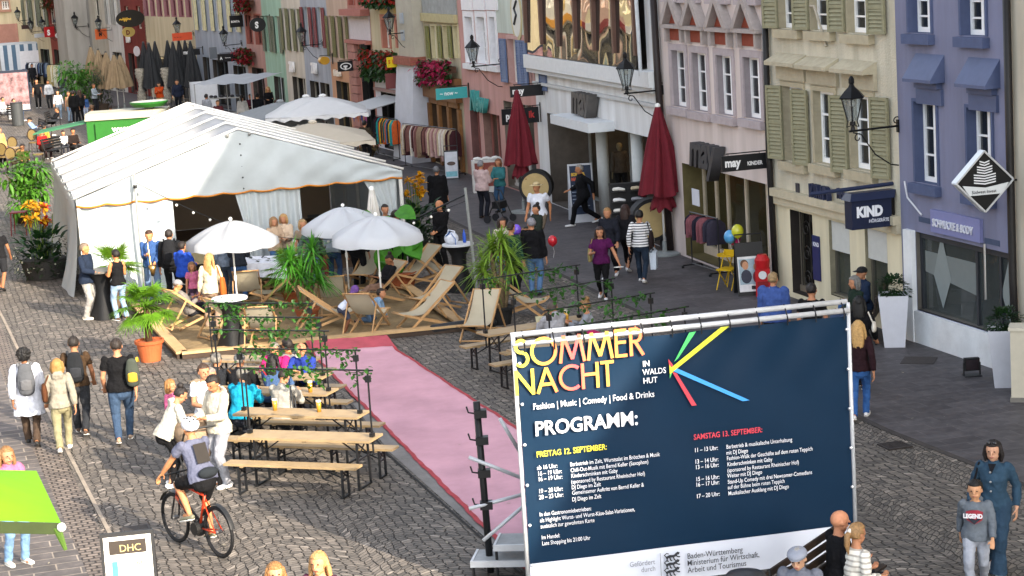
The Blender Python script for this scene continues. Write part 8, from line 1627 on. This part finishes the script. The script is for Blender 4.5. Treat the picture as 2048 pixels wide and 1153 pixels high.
wb2 = person('man in black clothes with a black backpack facing the marquee', 350, 606, 1.8, 172, 'stand', ('jacket', '#141518'), ('trousers', '#101114'), hair=('crop', '#241c18')); backpack(wb2, '#1a1b1e', 'slumped black backpack on the man in black by the marquee', sz=(.17, .1, .24))
sx_p = person('saxophone player in a blue denim shirt and jeans before the marquee', 311, 606, 1.8, -8, 'talk', ('denim', '#2f4a78'), ('jeans', '#5a6f8c'), '#3a2c22', ('short', '#3a2418'), '#b57e56', P=dict(hands=((-.06, .16, .56), (.04, .16, .66)), hp=-.15))
J = root_j[sx_p.name]; t = thing('saxophone', 'shiny brass saxophone held by the player in blue', 'saxophone', wpt(sx_p, (0, 0, 0)), sx_p.rotation_euler.z); BRS = M('#b5935a', .25, .15, 20, metal=.9); mouth = J['Hd'](0, .95, -.5); q = MB()
q.tube([mouth, mouth+np.array([0, .1, .0]), mouth+np.array([.02, .14, -.08]), (-.02, .32, .92), (-.05, .34, .80), (-.06, .42, .75), (-.07, .48, .82), (-.08, .50, .98)], [.01, .012, .015, .032, .038, .045, .055, .10], n=12); q.build('brass_body', BRS, t, True)
q = MB()
for z in (.95, 1.02, 1.1, 1.18, 1.26): q.ball((-.0, .30-.06*(z-.95), z), .022, 6, 4)
q.tube([(.03, .28, 1.3), (.0, .34, .9)], .006, n=4); q.build('keys', M('#c9b88a', .3, .05, metal=.9), t)
person('man in a navy blazer and grey trousers at the left bar table', 182, 638, 1.8, 60, 'pocket', ('jacket', '#1b2434'), ('trousers', '#8d8a86'), '#c4b8a4', ('short', '#6a5a4c'), '#b5794e', hy=10, P=dict(hands=((-.13, .03, .5), (.12, .2, .62))))
person('woman in a black sleeveless top and light jeans at the left bar table', 244, 640, 1.66, -150, 'talk', ('tank', '#121214'), ('jeans', '#7f95ad'), '#4a3a30', ('short', '#120e0c'), '#b5794e', sex='f')
person('man in a dark blue top and jeans under the first parasol', 483, 604, 1.75, 165, 'talk', ('long', '#1f232b'), ('jeans', '#34507a'), hair=('short', '#2a1f18')); person('person in a grey hooded top behind the first parasol pole', 458, 600, 1.7, 150, 'stand', ('hoodie', '#5f6a78'), ('jeans', '#3a4656'), hair=('short', '#4a3626'))
person('woman with curly light hair behind the big yucca', 0, 0, 1.66, 30, 'talk', ('blouse', '#a58f78'), ('jeans', '#3d5a80'), hair=('bob', '#8a6a48'), sex='f', loc=hd(546, 432, 1.66)); person('woman with blonde hair and a light top beside the marquee curtain', 0, 0, 1.68, -20, 'talk', ('blouse', '#b9a58f'), ('jeans', '#3d5a80'), hair=('bob', '#a5814f'), sex='f', loc=hd(566, 426, 1.68)); person('woman with fair hair behind the middle parasols', 0, 0, 1.66, 20, 'stand', ('tee', '#7a6a5a'), ('jeans', '#4a6284'), hair=('bob', '#9a7c54'), sex='f', loc=hd(604, 437, 1.66)); person('person in jeans and dark trainers stepping past behind the big yucca', 630, 582, 1.7, 150, 'walk', ('long', '#4a5a52'), ('jeans', '#5f7f96'), '#1a1c22', ('short', '#3a2c20'))
wp = person('person in a pale grey sweater and jeans with a black bag, stooping at the parasol', 672, 574, 1.68, 165, 'talk', ('long', '#8f9aa2'), ('jeans', '#2f4364'), '#26262a', ('short', '#3a2c20'), P=dict(lean=.3)); shoulder_bag(wp, '#141416', 'black bag of the person in the pale grey sweater', 1, .06, sz=(.13, .06, .13));
gj = wpt(wp, (-.25, .2, .62)); q = MB(); q.tube([(0, 0, .2), (.02, 0, 0), (.0, .02, -.32)], [.05, .1, .06], n=8, rnd=True); tag(q.build('hanging_jacket', cloth('#a01f4a'), None, True, gj), 'pink jacket hanging from the arm of the person in the pale grey sweater', 'jacket')
for px, py, c, lb, a in ((720, 575, '#121316', 'person in black standing deep in shade behind the white parasols', 160), (800, 560, '#17181c', 'tall person in dark clothes at the right end of the marquee', 120), (779, 545, '#2a1f20', 'person in dark red half hidden by the elephant ear leaves', 20)): person(lb, px, py, 1.75, a, 'stand', ('long', c), ('trousers', '#131418'), hair=('short', '#241a14'))
person('bald man with glasses in black, standing with folded hands by the right bar table', 888, 542, 1.82, -35, 'talk', ('long', '#0d0d0f'), ('trousers', '#101012'), '#151517', ('bald', '#999999'), '#a5714f', P=dict(hands=((-.02, .14, .56), (.03, .14, .56))))
person('grey haired person in a wide black cape seen from behind near the clothes', 880, 448, 1.72, 165, 'stand', ('coat', '#0e0e10'), ('trousers', '#101012'), hair=('short', '#5a5a5c'), fat=1.3)
person('grey haired man in a pale pink jacket by the poster box', 968, 437, 1.75, 150, 'talk', ('jacket', '#b09a98'), ('trousers', '#1c1e26'), '#222222', ('short', '#77777a')); person('woman in a teal cardigan and light blue top beside the walking frame', 1003, 425, 1.66, -30, 'talk', ('blouse', '#2f6468'), ('jeans', '#2f4a66'), hair=('bob', '#6a4228'), sex='f')
person('man in a straw hat, white t shirt and beige shorts', 1082, 498, 1.82, -20, 'walk', ('tee', '#c6c9d2'), ('shorts', '#6b5f52'), '#222222', ('crop', '#77706a'), '#a5714f', hat='straw', hat_c='#b5a27a', fat=1.15, hy=-25)
person('dark haired woman in a dark green jacket before the man in the straw hat', 0, 0, 1.66, -60, 'talk', ('jacket', '#262c26'), ('trousers', '#8a8a84'), hair=('bun', '#17100e'), sex='f', loc=hd(1072, 407, 1.66))
person('grey haired man in a black jacket and blue jeans with his back to us', 1072, 590, 1.80, 160, 'stand', ('jacket', '#0f0f12'), ('jeans', '#4a668a'), '#222222', ('short', '#77757a'), hy=40, fat=1.1)
person('person in a light patterned top seated behind the tall yucca', 1005, 600, 1.68, 30, 'talk', ('blouse', '#b5a9a0'), ('jeans', '#4a7aa5'), hair=('bob', '#2a1c16'), sex='f', loc=hd(1003, 440, 1.6)); person('person in black trousers half hidden behind the tall yucca', 1030, 592, 1.72, 140, 'stand', ('long', '#1f3a2c'), ('trousers', '#121214'), hair=('short', '#241a14'))
pw = person('woman with long dark hair in a purple t shirt and black leggings walking towards us', 1207, 598, 1.68, -5, 'walk', ('tee', '#45123f'), ('leggings', '#0e0e10'), '#c9c9cc', ('long', '#2a1a16'), sex='f', fat=1.15, P=dict(hands=((-.24, .08, .48), (.10, .17, .64)))); shoulder_bag(pw, '#857a4f', 'beige bag at the side of the woman in the purple t shirt', 1, .08, sz=(.14, .05, .12))
q = MB(); q.tube([(-.10, 0, 0), (.1, 0, 0)], [.03, .03], [.012, .012], n=6, rnd=True); o = q.build('folded_paper', M('#c9c9c9', .6, .05), None, True, wpt(pw, root_j[pw.name]['hands'][0]+np.array([0, .05, -.1]))); tag(o, 'white paper in the hand of the woman in the purple t shirt', 'paper')
person('blonde woman in a dark jacket over a white top behind the purple t shirt', 1222, 555, 1.72, -15, 'walk2', ('jacket', '#1c1e26'), ('trousers', '#15161a'), '#c9c9cc', ('pony', '#8f6c42'), sex='f')
pl = person('woman with very long dark hair and black leggings beside the shoe wall', 1256, 542, 1.66, 165, 'walk', ('jacket', '#17171b'), ('leggings', '#0f0f12'), '#c9c9cc', ('long', '#2a1711'), sex='f')
st_ = bpy.data.materials.new('striped_knit'); st_.use_nodes = True; tn = st_.node_tree; b0_ = tn.nodes['Principled BSDF']; b0_.inputs['Roughness'].default_value = .9; tcn = tn.nodes.new('ShaderNodeTexCoord'); wv = tn.nodes.new('ShaderNodeTexWave'); wv.bands_direction = 'Z'; wv.inputs['Scale'].default_value = 5.2; wv.inputs['Distortion'].default_value = .4; rp_ = tn.nodes.new('ShaderNodeValToRGB'); rp_.color_ramp.interpolation = 'CONSTANT'; rp_.color_ramp.elements[0].color = (.02, .02, .03, 1); rp_.color_ramp.elements[1].position = .30; rp_.color_ramp.elements[1].color = (.6, .6, .6, 1); tn.links.new(tcn.outputs['Object'], wv.inputs[0]); tn.links.new(wv.outputs[0], rp_.inputs[0]); tn.links.new(rp_.outputs[0], b0_.inputs[0])
ps = person('person in a black and white striped sweater and dark jeans walking away with a bag', 1285, 565, 1.74, 172, 'walk', ('long', '#b9b9b9'), ('jeans', '#1f2a38'), '#c9c9c9', ('short', '#0f0c0b'))
for ch in ps.children:
 if ch.name.startswith('sweater'): ch.data.materials[0] = st_
shoulder_bag(ps, '#241c1c', 'dark brown shoulder bag of the person in the striped sweater', 1, .06, sz=(.16, .06, .15)); carrier(ps, 1, '#b9c4d0', 'pale shopping bag carried by the person in the striped sweater')
person('heavy balding man in black striding past the navy sign', 1170, 452, 1.85, -75, 'stride', ('jacket', '#0f1013'), ('trousers', '#0e0e11'), '#c4c4c4', ('crop', '#8a857e'), '#a5714f', fat=1.15)
person('person in a bright blue quilted jacket above the banner edge', 0, 0, 1.72, 160, 'stand', ('puffer', '#3a5088'), ('trousers', '#2a2420'), hair=('short', '#8a7250'), loc=hd(1545, 543, 1.72), fat=1.3)
person('young man with shaved sides in a black t shirt above the banner edge', 0, 0, 1.76, 170, 'stand', ('tee', '#0f0f11'), ('jeans', '#26303c'), hair=('crop', '#17110e'), loc=hd(1622, 564, 1.76))
BNL = np.array([6.8, 38.05, 0]); bu2 = np.array([math.cos(R(-18)-math.pi/2), math.sin(R(-18)-math.pi/2)])
def on_bench(d, label, **k):
 p = BNL[:2]+bu2*d; g = np.array([p[0], p[1], 0]); a = math.degrees(R(-18)+math.pi-yaw_to_cam(g)); return person(label, 0, 0, k.pop('h', 1.74), a+k.pop('da', 0), 'sit', loc=(p[0]-.08, p[1], 0), **k)
on_bench(-.55, 'man in a black cap and blue jacket sitting on the bench by the cream house', top=('jacket', '#1f2c42'), legs=('jeans', '#3a5a88'), hair=('crop', '#5a4a40'), hat='cap', hat_c='#121316', da=30); on_bench(.5, 'grey haired person in a dark green jacket on the bench by the cream house', top=('jacket', '#1c2a22'), hair=('bob', '#6f6d69'), da=30, legs=('jeans', '#3a4a66'))
pb = person('woman with black hair in a black jacket with a white bag strap, walking away', 0, 0, 1.66, 172, 'walk', ('jacket', '#0f0f12'), ('trousers', '#101014'), '#151517', ('long', '#0b0908'), sex='f', loc=hd(1717, 588, 1.66)); shoulder_bag(pb, '#c4bfb4', 'white shoulder bag of the woman with black hair', 1, .14, sz=(.1, .04, .06), cat='bag')
pc = person('woman with long blonde hair in a burgundy sweater and blue jeans beside the banner', 1722, 838, 1.66, 174, 'walk2', ('long', '#241318'), ('jeans', '#2f558c'), '#c9c9cc', ('long', '#b08c56'), sex='f')
pd_ = person('woman in a blue denim jumpsuit walking towards us at the right edge', 1993, 1146, 1.72, -12, 'walk', ('denim', '#2c4254'), ('wide', '#293d50'), '#c4c4c4', ('bob', '#17100f'), '#b58a70', sex='f', P=dict(hands=((-.15, .0, .49), (.16, .06, .52)))); shoulder_bag(pd_, '#17181c', 'black shoulder bag strap of the denim woman', 1, .06, sz=(.1, .05, .1)); carrier(pd_, 1, '#7d5f34', 'brown paper bag carried by the woman in denim')
J = root_j[pd_.name]; q = MB()
for s in (-1, 1): q.ball(J['Hd'](s*.33, .62, 1.0), (J['HS']*.26, J['HS']*.2, J['HS']*.16), 8, 5)
q.tube([J['Hd'](-.1, .75, 1.02), J['Hd'](.1, .75, 1.02)], .008, n=4); q.build('sunglasses', M('#0d0d0f', .15, 0, spec=.7), pd_, True)
q = MB();
for z in (.12, .19, .26): q.ball(J['T'](.125, z), .014, 7, 5)
q.build('button', M('#b5b5b5', .3, 0, metal=.8), pd_)
q = MB(); q.add([tuple(J['T'](.02, .30)+np.array([x, y, 0])) for x, y in ((-.05, .06), (.05, .06))]+[tuple(J['T'](.085, .235)+np.array([0, .028, 0]))], [(0, 1, 2)]); q.build('dark_undershirt', cloth('#15161a'), pd_)
bo_ = person('boy in a grey sweatshirt with a red and white print and pale grey joggers', 1955, 1180, 1.36, -6, 'walk2', ('hoodie', '#5f666e'), ('joggers', '#8f949e'), '#c4c4c4', ('short', '#120d0b'), '#b98a68'); J = root_j[bo_.name]
cpt = J['T'](.0, .2)+np.array([0, .155, 0]);
q = MB(); q.add([tuple(cpt+np.array([x, .0-abs(x)*.25, z])) for x, z in ((-.10, .03), (-.04, .055), (.05, .05), (.10, .03), (.09, -.07), (0, -.12), (-.09, -.07))], [(0, 1, 2, 3, 4, 5, 6)]); q.build('shirt_print', M('#8f2c38', .8, .2), bo_); q = MB(); q.add([tuple(cpt+np.array([x, .012-abs(x)*.25, z])) for x, z in ((-.08, -.05), (.08, -.05), (.0, -.115))], [(0, 1, 2)]); q.build('shirt_print', M('#20242e', .8, .1), bo_)
tx = text('LEGEND', .072, M('#cfcfd2', .7, 0), bo_, tuple(cpt+np.array([.125, .022, -.035])), rot=(math.pi/2, 0, math.pi), bold=.004, sx=.82)
# bench at lower right
SB1 = np.array([3.55, 22.2])
person('bald bearded man in black with red framed glasses sitting on the lower right bench', 0, 0, 1.8, 115, 'sit', ('long', '#121215'), ('trousers', '#1c1d22'), hair=('bald', '#999999'), sk='#b07a5c', loc=hd(1672, 1018, 1.36), fat=1.1, detail=.008)
yw = person('woman with a blonde ponytail in a cream striped sweater sitting beside the bald man', 0, 0, 1.68, 130, 'sit', ('long', '#b9b3a0'), ('trousers', '#1c1d22'), hair=('pony', '#8a6a44'), sex='f', loc=hd(1703, 1046, 1.27), P=dict(lean=.12), detail=.008)
st2 = st_.copy(); st2.node_tree.nodes['Color Ramp'].color_ramp.elements[0].color = (.34, .32, .28, 1); st2.node_tree.nodes['Color Ramp'].color_ramp.elements[1].color = (.62, .60, .54, 1)
for ch in yw.children:
 if ch.name.startswith('sweater'): ch.data.materials[0] = st2
J = root_j[yw.name]; q = MB(); q.ball(J['Hd'](0, -.9, .45), J['HS']*.3, 8, 6); q.build('hair_tie', M('#c9c4bc', .8, .1), yw, True)
om = person('elderly man in a grey flat cap and grey jacket at the bottom right edge', 0, 0, 1.72, -15, 'sit', ('jacket', '#5f636e'), ('trousers', '#3a3c42'), hair=('short', '#8f8d88'), sk='#b08a70', loc=hd(1598, 1084, 1.31), hat='flatcap', hat_c='#7d828e', P=dict(hp=-.3), detail=.008)
# two heads at the bottom edge
person('person with light brown hair just showing at the bottom picture edge', 0, 0, 1.62, 5, 'stand', ('tee', '#6a5a52'), hair=('bob', '#8a6238'), sex='f', loc=hd(548, 1121, 1.62), sk='#c08a62'); person('woman with wavy blonde hair in a plum top at the bottom picture edge', 0, 0, 1.68, -25, 'stand', ('long', '#3f1f30'), hair=('long', '#a57f50'), sex='f', loc=hd(636, 1099, 1.68), sk='#c08a62')
# up the street
FAR = [(78, 217, 1.78, 5, 'stand', ('tee', '#0f0f11'), ('trousers', '#101012'), 'short', 'man in a black t shirt and black trousers facing us far up the street'), (101, 217, 1.7, -20, 'stand', ('jacket', '#b9bcc0'), ('trousers', '#2b2d30'), 'short', 'woman in a white jacket beside the man in the black t shirt'),
 (120, 238, 1.62, 0, 'walk', ('long', '#c2c4c8'), ('jeans', '#6f7f8f'), 'long', 'girl with long hair in a white top walking towards us up the street'), (142, 245, 1.68, 30, 'stand', ('tank', '#a58a6a'), ('jeans', '#8fa9c4'), 'short', 'woman in pale jeans with a shoulder bag beside two people in black'), (151, 247, 1.76, 160, 'stand', ('jacket', '#0f1012'), ('trousers', '#101114'), 'short', 'first person in black near the light green bush'), (164, 243, 1.72, -150, 'stand', ('jacket', '#141518'), ('trousers', '#121316'), 'long', 'second person in black near the light green bush'),
 (173, 240, 1.35, 10, 'stand', ('denim', '#2c4672'), ('jeans', '#8f9ab0'), 'short', 'child in a blue jacket beside the green trailer'), (192, 228, 1.74, 60, 'talk', ('long', '#7f8a92'), ('trousers', '#1c1d22'), 'crop', 'older man in a pale grey sweater stepping forward near the bush'), (323, 226, 1.74, -10, 'phone', ('hoodie', '#a03a12'), ('trousers', '#a5946f'), 'short', 'person in an orange sweater with a camera at the eyes'), (359, 225, 1.84, -5, 'walk', ('jacket', '#1c2232'), ('trousers', '#15171d'), 'short', 'man in a dark suit and white shirt in front of the charcoal parasols'),
 (418, 258, 1.72, 150, 'stand', ('blouse', '#8a8f98'), ('trousers', '#4a4c54'), 'short', 'person in a grey shirt before the white display panel'), (441, 272, 1.68, -20, 'stand', ('jacket', '#4a2226'), ('trousers', '#222226'), 'short', 'person with dark hair in a wine jacket right of the white display panel'), (489, 262, 1.74, 170, 'stand', ('long', '#c2c4c4'), ('trousers', '#2a1a1e'), 'pony', 'woman with a ponytail in a white shirt and dark skirt before the pale blue house'), (506, 258, 1.7, -20, 'talk', ('jacket', '#4a1c2a'), ('trousers', '#6a6258'), 'short', 'person in a burgundy jacket near the dusky pink house'), (520, 262, 1.8, 165, 'stand', ('coat', '#14181f'), ('trousers', '#14161b'), 'short', 'tall man in a dark coat near the dusky pink house'),
 (541, 242, 1.74, 15, 'talk', ('long', '#0f0f12'), ('trousers', '#101114'), 'long', 'woman with long fair hair in black before the mint house'), (558, 238, 1.72, -15, 'stand', ('long', '#17171b'), ('jeans', '#26324a'), 'short', 'person in black with reddish hair in the mint shop doorway'), (557, 272, 1.7, 150, 'walk', ('jacket', '#1c1c20'), ('jeans', '#34537f'), 'short', 'person in blue jeans under the fringed umbrella'),
 (735, 330, 1.72, 160, 'stand', ('jacket', '#3a3328'), ('trousers', '#17171a'), 'short', 'person in an olive jacket behind the marquee corner'), (130, 200, 1.7, 120, 'stride', ('jacket', '#2c2c34'), ('trousers', '#5a6a6f'), 'short', 'person in grey striding towards the bush far up the street'), (58, 188, 1.7, 30, 'walk', ('jacket', '#2a2c30'), ('jeans', '#5a6472'), 'short', 'person in grey jeans near the poster wall'), (5, 165, 1.7, 10, 'stand', ('blouse', '#c2bdb4'), ('trousers', '#1a1a1c'), 'long', 'person in a white top at the far left edge beside the van'), (2, 232, 1.7, 30, 'stand', ('tee', '#a9b5c4'), ('jeans', '#3a4658'), 'short', 'person in pale blue at the far left edge near the poster wall'), (170, 190, 1.72, -30, 'stand', ('tee', '#17181c'), ('trousers', '#1a1b20'), 'short', 'person in black behind the light green bush'), (68, 175, 1.7, 10, 'stand', ('jacket', '#1a1b20'), ('trousers', '#1c1d22'), 'short', 'person in black at the clothes rack of the striped stall'), (95, 165, 1.7, 20, 'stand', ('long', '#6a2c34'), ('trousers', '#22242a'), 'short', 'person in dark red at the striped stall')]
for i, (px, py, h, a, po, tp, lg, hr, lb) in enumerate(FAR): person(lb, px, py, h, a, po, tp, lg, ['#c4c4c4', '#222222'][i % 2], (hr, ['#1f1612', '#3a281c', '#17110e', '#5a4430'][i % 4] if 'fair' not in lb else '#9a7a4c'), ['#b07f60', '#9a6848', '#b98a6a'][i % 3], sex='f' if 'woman' in lb or 'girl' in lb else 'm')
SEATED = [(72, 276, 78, 'recline', '#6f83a5', '#4a4c50', 'man in a cap leaning far back on the black curved bench', 'cap'), (108, 256, -80, 'recline', '#141519', '#101114', 'person in black stretched out on the second curved bench', None), (30, 244, 70, 'sit', '#b9b9ac', '#33507a', 'person in a cream jacket and jeans on the far left bench', None), (8, 240, 70, 'sit', '#c0c2c6', '#8a8f96', 'person in white at the very left of the far left bench', None), (95, 312, 150, 'recline', '#121214', '#1a1a1c', 'person in black lying back beneath the green flap', None), (150, 316, 30, 'sit', '#241c1a', '#2a2a2c', 'dark haired person seated between trailer and marquee roof', None), (225, 262, 170, 'sit', '#232a3a', '#2a2c34', 'balding man in a navy sweater sitting behind the green trailer', None), (188, 262, 170, 'sit', '#3a3028', '#2a2c34', 'curly haired person sitting behind the green trailer', None), (350, 268, -20, 'sit', '#5a2a22', '#2a2c34', 'person with reddish hair sitting behind the marquee ridge', None),
 (50, 352, 20, 'sit', '#3a3d1c', '#2a2a26', 'man in an olive jacket at the cafe table', None), (88, 318, 30, 'sit', '#8f1c1c', '#3a2a2a', 'person in a red top at the cafe in bright sun', None), (92, 306, 150, 'sit', '#b5823a', '#4a3a2a', 'person in a yellow top leaning over beside the red top', None), (130, 308, 10, 'sit', '#c2c4c8', '#2a2c34', 'child with dark hair in a white shirt by the marquee roof edge', None)]
for i, (px, py, a, po, tc, lc, lb, hat) in enumerate(SEATED): person(lb, px, py, 1.72 if 'child' not in lb else 1.35, a, po, ('long', tc), ('trousers', lc), '#c4c4c4', ('crop' if 'balding' in lb else 'curly' if 'curly' in lb else 'short', ['#241a14', '#4a3422', '#17110e'][i % 3]), ['#b07f60', '#a5714f'][i % 2], hat=hat, hat_c='#121316')
rnd = random.Random(11); q = MB()
for k in range(120):
 g = at(rnd.uniform(20, 2000), rnd.uniform(560, 1150), .02); a = rnd.uniform(0, 6.28); s_ = rnd.uniform(.012, .035); q.leaf((g[0], g[1], .022), (math.cos(a), math.sin(a), .05), s_*2, s_, .0, 2, .2, prof=(.6, 1, .6))
o = q.build('litter', M('#8f8877', .8, .4, 40)); o['kind'] = 'stuff'
for px, py, lb in ((272, 1062, 'small iron drain grate in the cobbles behind the perfume poster sign'), (1790, 893, 'dark drain cover in the cobbles right of the banner')):
 q = MB();
 for k in range(6): q.box(-.17, .17, -.17+k*.06, -.135+k*.06, .0, .022)
 q.box(-.2, -.172, -.2, .2, 0, .024); q.box(.172, .2, -.2, .2, 0, .024); q.box(-.17, .17, -.2, -.173, 0, .024); q.box(-.17, .17, .173, .2, 0, .024)
 o = q.build('drain_grate', M('#2b2726', .6, .3, 20), None, False, at(px, py)); o.rotation_euler = (0, 0, R(16)); tag(o, lb, 'grate')
for ti, x, y, lb in ((1, .3, .05, 'half full beer glass alone on the second table of the left row'), (2, .75, -.1, 'beer glass by the person in the pale grey jacket'), (3, .05, .0, 'beer glass between the guests at the fourth table'), (1, -.5, .08, 'second beer glass standing at the left end of the second table')):
 q = MB(); q.lathe([(.035, 0), (.042, .17)], n=12); g_ = q.build('beer_glass', M('#a87d28', .1, .05, spec=.7), None, True, tloc(*TBL[ti], x, y, .78)); tag(g_, lb, 'glass'); q = MB(); q.lathe([(.042, .165), (.043, .19)], n=12); q.build('foam', M('#d8d2c4', .8, 0), g_)
